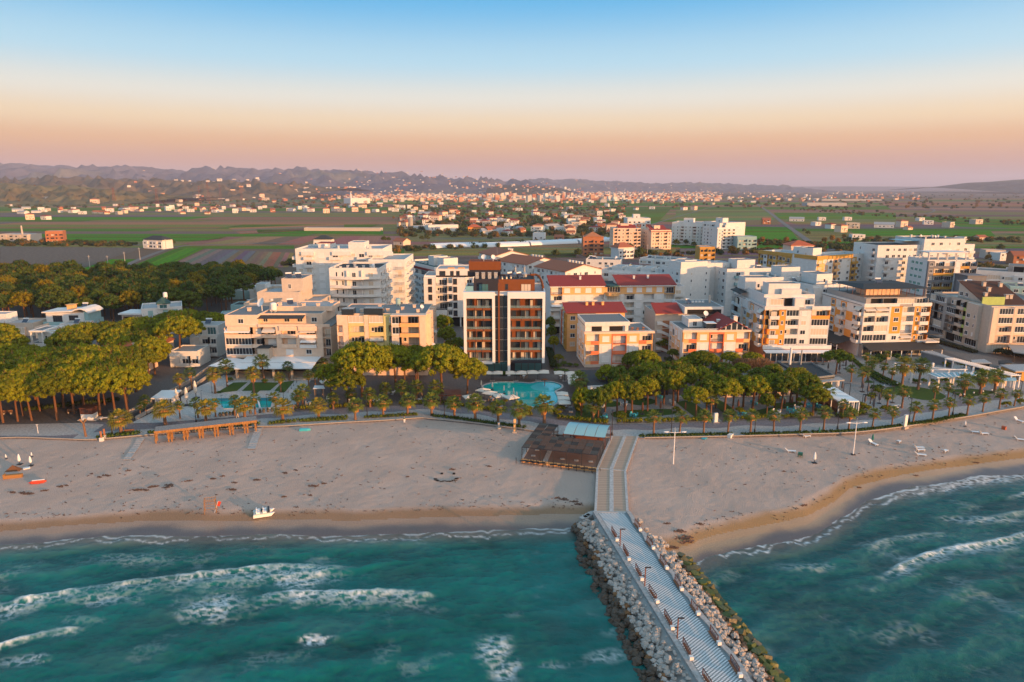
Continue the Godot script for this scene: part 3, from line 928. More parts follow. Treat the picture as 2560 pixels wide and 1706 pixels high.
func roof_bits(bl:Dictionary,x0:float,x1:float,z0:float,z1:float,y:float,n:int,with_solar:=true) -> void:
	for i in n:
		var x:=rr(x0,x1)
		var z:=rr(z0,z1)
		match rng.randi() % (6 if with_solar else 4):
			0,1,2:chimney(bl,x,y,z,rr(0.5,0.8),rr(0.6,1.2))
			3:dish(bl,x,y,z,rr(-0.8,0.8))
			4:solar(bl,x,y,z,rr(-0.3,0.3))
			5:tank(bl,x,y,z,0.8)
func stair_box(bl:Dictionary,x0:float,x1:float,z0:float,z1:float,y0:float,y1:float,wall:="",roof:="flat_roof") -> void:
	body(bl,x0,x1,z0,z1,y0,y1,wall,roof,0.25,"stair_tower")
	window(bl,mv(0,0,z1),(x0+x1)/2,y0+0.6,0.9,1.4)
# ---------------------------------------------------------------- the buildings of the seafront
func hotel() -> void:
	var bl:=building("hotel_building","dark hotel with two white frames and orange brown balconies behind the curved pool",Vector3(-14.2,0,-196.7),Vector3(9.7,0,-196.7),20.0,24.3,"white_wall","hotel")
	var o=bl.o
	body(bl,0.0,23.9,-20.0,-1.9,4.0,24.3,"white_wall","pale_roof",1.0)
	body(bl,0.6,23.3,-19.5,-3.2,0.0,4.0,"black_wall","",0.0,"ground_floor")
	var b:=MB.new()
	for s in [[0.0,9.2],[12.9,23.9]]:
		b.box(s[0],s[1],23.4,25.3,-1.9,0.0)
		b.box(s[0],s[0]+0.8,3.7 if s[0]<1.0 else 0.0,23.4,-1.9,0.0)
		b.box(s[1]-0.8,s[1],4.0,23.4,-1.9,0.0)
	b.box(0.8,8.4,3.7,4.45,-1.9,0.0)
	put("white_frame",b.done(),"white_paint",o)
	bp(bl,"floor_band",13.7,23.1,3.9,4.8,-1.9,-0.3,"black_wall")
	rng.seed=21
	var fh:=3.16
	for k in 6:
		var y:=4.45+k*fh
		for s in [[0.8,8.4,3],[13.7,23.1,3]]:
			var w:float=s[1]-s[0]
			var cuts:=[s[0],s[0]+w*rr(0.30,0.36),s[0]+w*rr(0.58,0.66),s[1]]
			if k>0:
				bp(bl,"floor_slab",s[0],s[1],y-0.3,y,-1.9,-0.55,"black_wall")
				for i in 3:
					var e:=-0.42 if i != 1 else -0.52
					bp(bl,"parapet",cuts[i]+0.06,cuts[i+1]-0.10,y-0.36,y+0.26,e-0.1,e,"brown_wall")
			bp(bl,"glass_railing",s[0]+0.05,s[1]-0.05,y+0.26,y+1.0,-0.58,-0.55,"rail_glass")
			for i in [1,2]:
				bp(bl,"divider",cuts[i]-0.07,cuts[i]+0.07,y,y+fh-0.3,-1.85,-0.6,"black_wall" if (k+i) % 2 else "brown_wall")
			bp(bl,"back_wall",s[0],s[1],y,y+fh-0.3,-1.9,-1.8,"black_wall")
			var f:=mv(0,0,-1.8)
			var x:float=s[0]+0.6
			while x<s[1]-1.0:
				var r:=rng.randf()
				if r<0.3:
					box_part(bl,"brown_panel",f,x-0.1,x+1.15,y+0.02,y+fh-0.32,0.002,0.06,"brown_wall")
					x+=1.25
					continue
				window(bl,f,x+0.6,y+0.05,1.15,2.5,"curtain" if r>0.62 else "glass","frame_dark","plain","glass_door")
				x+=1.22
	# glass strip with its brown fin
	for k in 6:
		var y:=4.3+k*3.3
		for s in [[9.2,10.1],[10.6,11.7],[11.75,12.9]]:
			bp(bl,"glass_panel",s[0]+0.02,s[1]-0.02,y+0.08,y+3.2,-1.2,-1.1,"glass")
		bp(bl,"mullion",9.2,12.9,y-0.08,y+0.06,-1.25,-1.05,"metal")
	bp(bl,"brown_fin",10.12,10.58,4.0,27.9,-1.6,-0.55,"brown_wall")
	bp(bl,"cornice",9.2,12.9,24.2,24.6,-1.9,-0.95,"white_paint")
	# shop front
	for i in 11:
		var x:=0.9+i*2.03
		if absf(x-12.4)<0.9:
			continue
		bp(bl,"shop_window",x,x+1.85,0.3,3.4,-3.2,-3.1,"glass_teal")
		bp(bl,"mullion",x+1.86,x+2.0,0.0,3.6,-3.2,-3.05,"frame_dark")
	bp(bl,"sign",10.2,12.9,3.3,3.8,-2.2,-2.0,"glass_teal")
	# set-back storey and roof plant
	body(bl,2.7,10.2,-18.0,-6.0,24.35,27.9,"black_wall","dark_roof",0.35,"upper_storey")
	body(bl,10.2,21.0,-18.0,-6.0,24.35,27.9,"brown_wall","dark_roof",0.35,"upper_storey")
	body(bl,0.9,10.6,-20.0,-15.0,27.95,30.0,"black_wall","",0.0,"plant_room")
	body(bl,0.8,10.7,-20.1,-14.9,30.0,32.4,"brown_wall","dark_roof",0.3,"plant_room")
	var pf:=mv(0,0,-6.0)
	window(bl,pf,5.7,24.6,2.9,2.3,"glass_teal","frame_dark")
	window(bl,pf,12.6,25.2,0.9,1.7,"glass","frame_dark")
	window(bl,pf,18.4,24.6,3.0,2.3,"curtain","frame_dark")
	bp(bl,"terrace_glass",0.3,2.6,24.4,26.2,-6.2,-6.1,"poly_roof")
	for i in 4:
		var u:=MB.new()
		u.box(-0.5,0.5,0.1,1.8,-0.45,0.45)
		u.box(-0.55,0.55,1.8,1.95,-0.5,0.5)
		u.box(-0.4,0.4,0.0,0.1,-0.4,0.4)
		put("air_conditioner",u.done(),"pale_roof",o,xf(Vector3(3.6+i*1.9,27.95,-10.0)))
	for x in [15.2,18.0]:
		var u:=MB.new()
		u.lathe([Vector2(0.9,0),Vector2(0.9,0.9),Vector2(0.35,1.6),Vector2(0.3,3.1),Vector2(0.55,3.2),Vector2(0.0,3.7)],10)
		put("exhaust_chimney",u.done(),"metal",o,xf(Vector3(x,27.95,-14.0)))
		solar(bl,x-1.3,27.95,-12.5,0.8)
	for i in 3:
		var u:=MB.new()
		u.tube(Vector3(0,0,0),Vector3(0,0.5,0),0.35,0.35,8)
		u.tube(Vector3(0,0.5,0),Vector3(0,0.9,0),0.2,0.28,8)
		put("roof_vent",u.done(),"metal",o,xf(Vector3(11.2+i*1.3,27.95,-8.5-i)))
	var d:=MB.new()
	var path:=[Vector3(20.0,28.6,-14.0),Vector3(21.6,28.7,-14.0),Vector3(22.6,28.2,-13.0),Vector3(23.3,27.0,-11.0),Vector3(23.6,25.4,-8.0)]
	for i in 4:
		d.tube(path[i],path[i+1],0.35,0.35,8)
	put("duct",d.done(),"brown_wall",o)
	dish(bl,5.4,32.4,-17.0,-0.3,1.3)
	dish(bl,8.3,32.4,-17.6,0.4,1.2)
	d=MB.new()
	d.tube(Vector3(9.6,32.4,-16),Vector3(9.6,37.0,-16),0.05,0.03,4)
	put("aerial",d.done(),"metal",o)
func front_row() -> void:
	rng.seed=33
	# left: long cream block
	var bl:=building("apartment_building","long cream five storey apartment block above the white restaurant awning",Vector3(-87.4,0,-203.0),Vector3(-55.2,0,-203.0),20.0,13.6,"cream_wall","building","seafront apartment blocks")
	body(bl,0,32.2,-20,-1.5,0,13.6,"","flat_roof",0.0)
	bl.mix=0.35
	var f:=mv(0,0,-1.5)
	bays(bl,f,0.0,[8.0,3.3,4.3,1.7,4.3,1.2,5.0,2.0,2.4],4.3,3.1,1.5,["ALASLSASR","GLRSLSASR","GLSSHSWSR"])
	for s in [[1.1,6.6],[16.8,5.0],[22.6,5.6]]:
		bp(bl,"balcony_front",s[0],s[0]+s[1],12.6,14.0,0.0,0.5,"cream_wall")
	for y in [10.4,7.3]:
		bp(bl,"balcony_front",16.9,21.8,y,y+1.1,0.0,0.55,"cream_wall")
		bp(bl,"balcony_front",22.7,27.8,y-0.1,y+0.9,0.0,0.5,"shutter")
	body(bl,0.2,10.2,-18,-0.6,13.6,17.1,"","flat_roof",0.2,"top_storey")
	body(bl,10.2,29.0,-19,-3.2,13.6,17.0,"","flat_roof",0.3,"top_storey")
	body(bl,11.0,30.6,-19.5,-9.0,17.0,18.2,"","pale_roof",0.35,"roof_block")
	bp(bl,"terrace_wall",10.2,32.0,13.6,14.5,-0.4,-0.2,"cream_wall")
	bays(bl,mv(0,0,-0.6),0.2,[3.4,2.8,3.8],13.7,3.1,0.0,["SWG"])
	bays(bl,mv(0,0,-3.2),10.4,[2.4,3.4,4.0,4.0,4.8],13.7,3.1,0.0,["WSWWW"])
	awning(bl,mv(0,0,-3.2),17.0,16.8,14.0,2.6,0.5,"dark_awning")
	bays(bl,face(bl,"left"),1.0,[3.5,3.5,3.5,3.5,4.0],4.3,3.1,0.0,["WHWHS","WHWHS","WHWHS"])
	tank(bl,13.0,17.0,-7.0,1.5); solar(bl,16.0,18.4,-14.0,0.4); dish(bl,9.0,17.2,-8.0,-0.6,2.4)
	for c in [[5.0,-8.0],[13.4,-12.0],[19.5,-12.0],[21.4,-10.5],[26.0,-10.5],[28.6,-17.0]]:
		chimney(bl,c[0],17.2 if c[0]<9 else 18.2,c[1],0.9,0.9)
	body(bl,10.8,14.2,0.0,3.2,4.4,7.8,"beige_wall","dark_roof",0.0,"kitchen_annexe")
	# next: block with the grey roof
	bl=building("apartment_building","cream and yellow block with flat grey roof left of the dark hotel",Vector3(-51.3,0,-196.0),Vector3(-25.3,0,-196.0),19.0,18.8,"cream_wall","building","seafront apartment blocks")
	bl.mix=0.3
	body(bl,0,26.0,-19,-1.6,0,18.6,"","flat_roof",0.25)
	f=mv(0,0,-1.6)
	bays(bl,f,0.0,[1.6,1.7,4.6,1.4,4.3,1.5,1.2],3.4,3.05,1.4,["SSGSGSW","LSLSLSL","RSLSASL","RSRSLSW","RWASRSW"],["ccpcpyy"],{"p":"pale_yellow_wall","y":"pale_yellow_wall"})
	bays(bl,f,16.3,[2.2,5.8,1.7],3.4,3.05,3.0,["GLS","GLS","GRS","GLS","GRS"],["cpc"],{"p":"peach_wall"})
	bays(bl,face(bl,"right"),3.0,[1.5,3.6,1.5,3.6,1.5,3.6],3.4,3.05,1.2,["SLSLSL","SLSLSL","SLSASL","SASLSL","SLSLSL"])
	bp(bl,"roof_edge",16.0,26.3,18.6,18.9,-1.6,1.6,"cream_wall")
	bp(bl,"sun_room",1.5,5.0,18.62,20.4,-3.5,-0.2,"glass")
	bp(bl,"sun_room",8.0,13.5,18.62,20.6,-3.4,-0.3,"glass")
	for c in [[1.6,-8.0],[6.4,-5.0],[10.5,-12.0],[14.0,-6.0],[18.0,-9.0],[21.0,-13.0],[23.2,-5.0],[17.5,-3.0]]:
		chimney(bl,c[0],18.65,c[1],0.8,0.7)
	tank(bl,15.5,18.65,-16.0,1.2,"teal_wall"); dish(bl,24.0,18.65,-8.0)
	# pink and cream pair
	bl=building("apartment_building","low peach and coral block with open concrete top storey beside the narrow lane",Vector3(22.7,0,-206.8),Vector3(44.2,0,-208.4),15.0,10.9,"white_wall","building","peach and coral apartment blocks")
	coral_block(bl)
	body(bl,0.2,13.8,-14.5,-1.2,10.95,13.0,"","flat_roof",0.0,"top_storey")
	body(bl,0.0,14.2,-15.0,-0.9,13.0,14.1,"","flat_roof",0.15,"roof_block")
	for s in [[2.2,5.4],[7.8,12.0]]:
		box_part(bl,"opening_shade",mv(0,0,-1.2),s[0],s[1],11.0,12.8,0.0,0.04,"dark")  # dark plates paint shade where the top storey stands open
	bp(bl,"column",12.6,13.1,10.9,13.0,-0.95,-0.5,"white_wall")
	for i in 6:
		bp(bl,"rubble",15.2+i*0.9,15.9+i*0.9,10.96,11.1+0.1*(i % 3),-4.0-i % 2*3.0,-3.2-i % 2*3.0,"brick_wall")
	bl=building("apartment_building","orange flanked block with dark red tiled roof behind the open concrete top storey",Vector3(18.8,0,-228.0),Vector3(38.6,0,-229.5),14.0,13.3,"peach_wall","building")
	body(bl,0,19.8,-14,0,0,13.2,"","",0.0)
	mono(bl,0,19.8,-8,0,13.5,15.6,"red_tiles",0.7)
	bays(bl,face(bl,"left"),0.5,[3.0,3.5,3.0,3.5],1.0,3.0,0.6,["SLWL","SLWL","SLWL","SLWL"],["cocy"],{"o":"coral_wall","y":"ochre_wall","c":"beige_wall"})
	bays(bl,face(bl,"front"),0.3,[3.2,3.2,3.2,3.2,3.2,3.2],1.0,3.0,0.0,["WWWWWW","WWWWWW","WWWWWW","WWWWWW"])
	for c in [7.6,9.8,13.2]:
		chimney(bl,c,15.0,-5.5,0.8,1.1)
	bl=building("apartment_building","peach and coral block with glazed gable under a red tiled roof",Vector3(53.8,0,-209.6),Vector3(75.1,0,-210.6),16.0,10.9,"white_wall","building","peach and coral apartment blocks")
	coral_block(bl)
	body(bl,11.4,21.0,-15.5,-0.3,10.9,11.4,"","",0.0,"top_storey")
	gable(bl,11.4,21.0,-15.5,-0.3,11.4,2.6,false,"red_tiles","white_wall",0.6)
	for i in 5:
		var x:=11.9+i*1.75
		window(bl,mv(0,0,-0.28),x+0.8,11.0,1.65,1.0+[0.2,1.0,1.7,1.1,0.3][i],"glass","frame_white","plain","gable_window")
	body(bl,3.5,8.0,-14,-6.5,10.95,13.4,"white_wall","pale_roof",0.2,"roof_room")
	window(bl,mv(0,0,-6.5),5.6,11.3,1.4,1.6,"glass")
	bp(bl,"glass_room",8.1,11.2,10.95,12.9,-5.5,-2.5,"glass")
	bp(bl,"glass_room_roof",7.9,11.3,12.9,13.0,-5.7,-2.2,"white_paint")
	put("railing",rail_mesh(11.0,0.1,"bars",0.8),"frame_white",bl.o,xf(Vector3(5.6,10.95,-0.2)))
	chimney(bl,17.6,13.2,-4.0,0.8,1.6); chimney(bl,19.0,12.6,-6.5,0.8,1.5); dish(bl,9.8,13.4,-9.0,0.2,1.4); chimney(bl,13.4,12.2,-7.0,0.9,0.9)
	bl=building("apartment_building","stepped beige block with zigzag open stairway and brown red roof",Vector3(48.6,0,-227.5),Vector3(71.0,0,-228.5),16.0,13.4,"beige_wall","building")
	body(bl,0,22.4,-16,0,0,13.3,"","flat_roof",0.2)
	mono(bl,0.2,8.6,-6.5,0.6,13.4,15.8,"red_tiles",0.4)
	body(bl,9.5,22.8,-14,1.5,13.4,15.6,"white_wall","flat_roof",0.2,"roof_terrace")
	box_part(bl,"opening_shade",mv(0,0,1.5),10.4,22.0,13.42,14.9,0.0,0.04,"dark")  # dark plate paints the shade under the roof terrace
	for k in 4:
		var s:=MB.new()
		slab_of(s,[Vector3(0,9.6-k*2.9,0.9),Vector3(1.4,9.6-k*2.9,0.9),Vector3(1.4,9.6-k*2.9,0.05),Vector3(0,9.6-k*2.9,0.05)],1.0)
		slab_of(s,[Vector3(1.4,9.6-k*2.9,0.9),Vector3(6.0,7.6-k*2.9,0.9),Vector3(6.0,7.6-k*2.9,0.7),Vector3(1.4,9.6-k*2.9,0.7)],1.0)
		slab_of(s,[Vector3(6.0,7.6-k*2.9,0.9),Vector3(8.6,7.6-k*2.9,0.9),Vector3(8.6,7.6-k*2.9,0.05),Vector3(6.0,7.6-k*2.9,0.05)],1.0)
		put("stair_flight",s.done(),"white_wall",bl.o,xf(Vector3(0.6,0,0)))
		bp(bl,"stair_wall",2.6,6.4,8.4-k*2.9,10.9-k*2.9,0.0,0.1,"brick_wall")
	bays(bl,face(bl,"front"),9.6,[4.0,4.2,4.2],0.9,3.0,0.8,["LLL","LLL","LLL","LLL"],["ooo"],{"o":"ochre_wall"})
	solar(bl,13.0,15.7,-6.0,0.6)
	for i in 4:
		ac_unit(bl,Transform3D.IDENTITY,15.0+i*1.2,15.75,-8.0)
	chimney(bl,21.0,15.6,-8.0,0.6,2.4)
	# orange and white corner blocks
	bl=building("apartment_building","orange and white six storey block with dark glazed restaurant on its ground floor",Vector3(81.2,0,-215.6),Vector3(102.0,0,-215.6),31.0,17.2,"white_wall","building","orange and white apartment blocks")
	orange_block(bl,20.8,["LRwGWSL","LRwLWSG","LbwLWSG","LbwGWSG"])
	body(bl,0.4,16.8,-30,-3.0,17.25,20.5,"","flat_roof",0.8,"top_storey")
	var tf:=mv(0,0,-3.0)
	bays(bl,tf,0.6,[1.2,4.6,3.4,3.2,3.0],17.3,3.0,1.8,["SGDSL"])
	stair_box(bl,2.6,12.8,-11.0,-5.5,20.55,24.2)
	body(bl,6.4,12.8,-5.4,-4.0,20.55,22.8,"","",0.0,"roof_block")
	stair_box(bl,-0.6,8.8,-26.0,-19.0,20.55,24.4)
	body(bl,-0.8,1.6,-24.0,-14.0,14.5,17.4,"","",0.0,"side_wing")
	awning(bl,face(bl,"left"),8.0,19.9,11.0,2.4,0.6,"dark_awning")
	roof_bits(bl,1.0,16.0,-28.0,-14.0,20.6,6)
	# ground floor restaurant of that block
	body(bl,-0.4,21.4,-31.0,1.8,0.0,4.6,"brick_wall","",0.0,"ground_floor")
	bp(bl,"terrace_parapet",-0.5,21.5,4.3,5.5,1.5,2.0,"white_wall")
	for i in 11:
		bp(bl,"shop_window",0.5+i*1.88,2.1+i*1.88,0.2,3.4,1.82,1.9,"glass")
		bp(bl,"mullion",2.14+i*1.88,2.32+i*1.88,0.0,3.6,1.84,2.0,"frame_white")
	awning(bl,mv(0,0,2.0),10.5,4.1,22.0,2.6,0.35,"white_canvas")
	bl=building("apartment_building","orange and white block with dark pergola roof on a grey concrete top floor",Vector3(115.6,0,-220.6),Vector3(138.6,0,-222.6),26.0,16.8,"white_wall","building","orange and white apartment blocks")
	orange_block(bl,23.0,["AASWLoL","LLSWLoL","LGSWRoL","GGSWAoL"])
	body(bl,0.2,22.0,-24,-1.2,16.85,19.4,"concrete","concrete",0.3,"top_storey")
	bays(bl,mv(0,0,-1.2),0.2,[1.6,4.4,4.8,6.2,4.6],16.9,2.7,1.2,["SDDGL"],["ggggg"],{"g":"concrete"})
	var p:=MB.new()
	for i in 8:
		for z in [-2.0,-9.0,-17.0]:
			p.tube(Vector3(0.8+i*2.9,19.4,z),Vector3(0.8+i*2.9,22.6,z),0.09,0.09,5)
	put("pergola_posts",p.done(),"rust_metal",bl.o)
	p=MB.new()
	slab_of(p,[Vector3(-0.8,22.5,-0.6),Vector3(22.4,22.5,-0.6),Vector3(19.0,23.4,-7.0),Vector3(3.0,23.4,-7.0)],0.15)
	slab_of(p,[Vector3(3.0,23.4,-7.0),Vector3(19.0,23.4,-7.0),Vector3(22.4,22.5,-20.0),Vector3(-0.8,22.5,-20.0)],0.15)
	slab_of(p,[Vector3(-0.8,22.5,-20.0),Vector3(-0.8,22.5,-0.6),Vector3(3.0,23.4,-7.0),Vector3(3.0,23.4,-7.01)],0.15)
	slab_of(p,[Vector3(22.4,22.5,-0.6),Vector3(22.4,22.5,-20.0),Vector3(19.0,23.4,-7.01),Vector3(19.0,23.4,-7.0)],0.15)
	put("pergola_roof",p.done(),"dark_roof",bl.o)
	body(bl,5.0,17.0,-14,-8,19.45,22.2,"cream_wall","",0.0,"roof_room")
	solar(bl,9.0,23.5,-8.0)
	body(bl,0.4,23.2,-25.0,0.6,0.0,4.2,"concrete","",0.0,"ground_floor")
	for i in 11:
		bp(bl,"shop_window",0.8+i*2.0,2.5+i*2.0,0.9,3.6,0.62,0.7,"glass")
	awning(bl,mv(0,0,0.6),12.6,4.9,25.5,5.0,1.5,"dark_awning")
	for i in 8:
		var q:=MB.new()
		q.box(-0.1,0.1,0,3.3,-0.1,0.1)
		put("awning_post",q.done(),"frame_white",bl.o,xf(Vector3(0.4+i*3.5,0,5.4)))
	bp(bl,"terrace_wall",0.0,25.5,0.0,1.1,5.6,5.9,"stone_wall")
	awning(bl,face(bl,"left"),14.0,5.2,17.0,6.5,1.6,"dark_awning")
	for i in 6:
		var q:=MB.new()
		q.box(-0.1,0.1,0,3.5,-0.1,0.1)
		put("awning_post",q.done(),"frame_white",bl.o,xf(Vector3(-6.4,0,-20.0+i*3.4)))
	body(bl,20.6,25.4,-3.0,3.0,5.0,5.4,"white_wall","",0.0,"corner_terrace")
	put("railing",rail_mesh(4.6,0.1,"bars"),"frame_white",bl.o,xf(Vector3(23.0,5.4,2.9)))
	bp(bl,"corner_roof",20.4,26.2,7.8,8.0,-3.0,3.6,"dark_awning")
	# block at the right edge, its left face greyed with painted shade
	bl=building("apartment_building","long gridded apartment block, grey shade painted in, with lime green balconies and brown sloping roof",Vector3(161.0,0,-225.0),Vector3(190.0,0,-225.0),33.0,15.8,"beige_wall","building")
	bl.mix=0.1
	body(bl,0,29.0,-33,-1.0,0,15.6,"","flat_roof",0.6)
	var lf:=Transform3D(Basis(Vector3(0,0,1),Vector3.UP,Vector3(-1,0,0)),Vector3(0,0,-33))
	bays(bl,lf,0.4,[3.4,5.2,1.6,5.4,4.2,1.4,3.4,2.8],3.6,3.05,1.4,["GGWRLLSS","RRSGLLWw","RRSRLLWw","RGSRLLWw"],["bbbbcgcc"],{"g":"green_wall","b":"concrete","c":"beige_wall"})  # grey bays: shade of the left face painted into the wall colour
	bays(bl,lf,0.4,[3.4,5.2,1.6,5.4,4.2,1.4,3.4,2.8],0.2,3.3,0.4,["DGSDGSGG"])
	bays(bl,mv(0,0,-1.0),0.0,[2.0,5.0,1.0,6.0,3.0,6.0,5.0],3.6,3.05,1.2,["SGSGWGS","SGSGWGS","SLSGWGS","SRSRWGS"],["ppppppp"],{"p":"cream_wall"})  # cream bays: warm sunlight on the front painted into the wall colour
	bays(bl,mv(0,0,-1.0),0.0,[2.0,5.0,1.0,6.0,3.0,6.0,5.0],0.2,3.3,0.4,["SGSGSGS"])
	mono(bl,2.0,16.0,-22,-7,15.7,21.6,"brown_tiles",0.4)
	body(bl,2.0,16.0,-26,-7.2,15.6,15.9,"","",0.0,"top_storey")
	bays(bl,Transform3D(Basis(Vector3(0,0,1),Vector3.UP,Vector3(-1,0,0)),Vector3(2.0,0,-22)),0.4,[3.0,3.0],15.8,3.0,0.0,["WW"])
	for c in [[5.0,17.6,-12.0],[8.0,19.0,-15.0],[8.4,20.4,-18.5],[14.0,20.2,-18.0],[11.0,17.2,-10.0],[12.4,17.2,-10.0]]:
		chimney(bl,c[0],c[1],c[2],1.0,1.3)
	bp(bl,"lime_frame",0.3,8.0,15.6,18.4,-6.6,-6.3,"green_wall")
func coral_block(bl:Dictionary) -> void:
	bl.mix=0.55
	body(bl,0,bl.w,-bl.d,-1.2,0,10.7,"","flat_roof",0.5)
	var w:=[0.3,4.2,4.0,4.6,4.0,4.2]
	var f:=mv(0,0,-1.2)
	bays(bl,f,0.0,w,1.0,3.2,1.2,["SLHRHL","SRHLHR","SLHRHL"],["popcpo","wowcwo","wowcwo"],{"p":"peach_wall","o":"peach_wall","c":"coral_wall"})
	for k in 3:
		for s in [[1.9,4.4],[17.0,19.4]]:
			bp(bl,"coral_parapet",s[0],s[1],0.85+k*3.2,1.97+k*3.2,-0.02,0.06,"coral_wall")
	var b:=MB.new()
	b.box(8.45,8.75,0.8,10.9,-0.05,0.16); b.box(12.85,13.15,0.8,10.9,-0.05,0.16); b.box(8.75,12.85,10.0,10.9,-0.05,0.14)
	put("coral_frame",b.done(),"coral_wall",bl.o)
	bp(bl,"cornice",-0.3,bl.w+0.3,10.65,11.3,-1.2,0.3,"cream_wall")
	bp(bl,"plinth",0.0,bl.w,0.0,0.95,-1.2,0.1,"beige_wall")
	bays(bl,face(bl,"left"),1.0,[3.0,3.0,3.0,3.0],1.0,3.2,0.0,["WLWL","WWWW","WWWW"],["pcpc"],{"p":"cream_wall","c":"peach_wall"})
func orange_block(bl:Dictionary,w:float,rows:Array) -> void:
	bl.mix=0.12
	body(bl,0,w,-bl.d,-1.5,0,17.0,"","flat_roof",0.0)
	var f:=mv(0,0,-1.5)
	var k:=w/20.8
	var first:bool=rows[0][2]=="w"
	var fixed:=[]
	for r in rows:
		fixed.append(r.replace("o","w"))
	if first:
		bays(bl,f,0.0,[1.2*k,3.4*k,2.2*k,4.2*k,3.2*k,0.8*k,5.8*k],4.6,3.1,1.5,fixed,["ooowwwo","ooowwww","ooowwww","ooowwww"],{"o":"orange_wall"})
	else:
		bays(bl,f,0.0,[3.6*k,4.2*k,0.6*k,3.6*k,3.8*k,1.8*k,3.2*k],4.6,3.1,1.5,fixed,["wwwowoo","wwwowoo","wwwowoo","wwwwwoo"],{"o":"orange_wall"})
	for y in 4:
		balcony(bl,Transform3D.IDENTITY,(2.9 if first else 18.6)*k,4.6+y*3.1,3.0,1.0,"white_wall")
		balcony(bl,face(bl,"left"),bl.d-2.4,4.6+y*3.1,3.6,1.3,"white_wall")
		balcony(bl,face(bl,"left"),bl.d-12.0,4.6+y*3.1,3.6,1.3,"white_wall")
		if y % 2:
			awning(bl,face(bl,"left"),bl.d-2.4,7.4+y*3.1,3.4,1.4,1.2,"canvas")
	bays(bl,face(bl,"left"),bl.d-20.0,[3.0,3.2,3.6,3.4,3.0],4.6,3.1,0.03,["WSWSW","WSWSW","WSWSW","WSWSW"],["owoww","wowoo","owoww","wowoo"],{"o":"orange_wall"})
	if bl.d>28.0:
		bays(bl,face(bl,"left"),1.0,[3.4,3.4,3.2],4.6,3.1,1.2,["LGL","LLG","LGL","LLL"])
	bp(bl,"terrace_parapet",-0.2,w*0.52,16.8,17.9,-0.2,0.15,"white_wall")
	bp(bl,"terrace_parapet",w*0.72,w+0.2,16.8,17.9,-0.2,0.15,"white_wall")
	bp(bl,"terrace_parapet",-0.2,0.05,16.8,17.9,-bl.d,-0.2,"white_wall")
	bp(bl,"terrace_floor",0.0,w,16.6,16.84,-1.5,0.0,"white_wall")
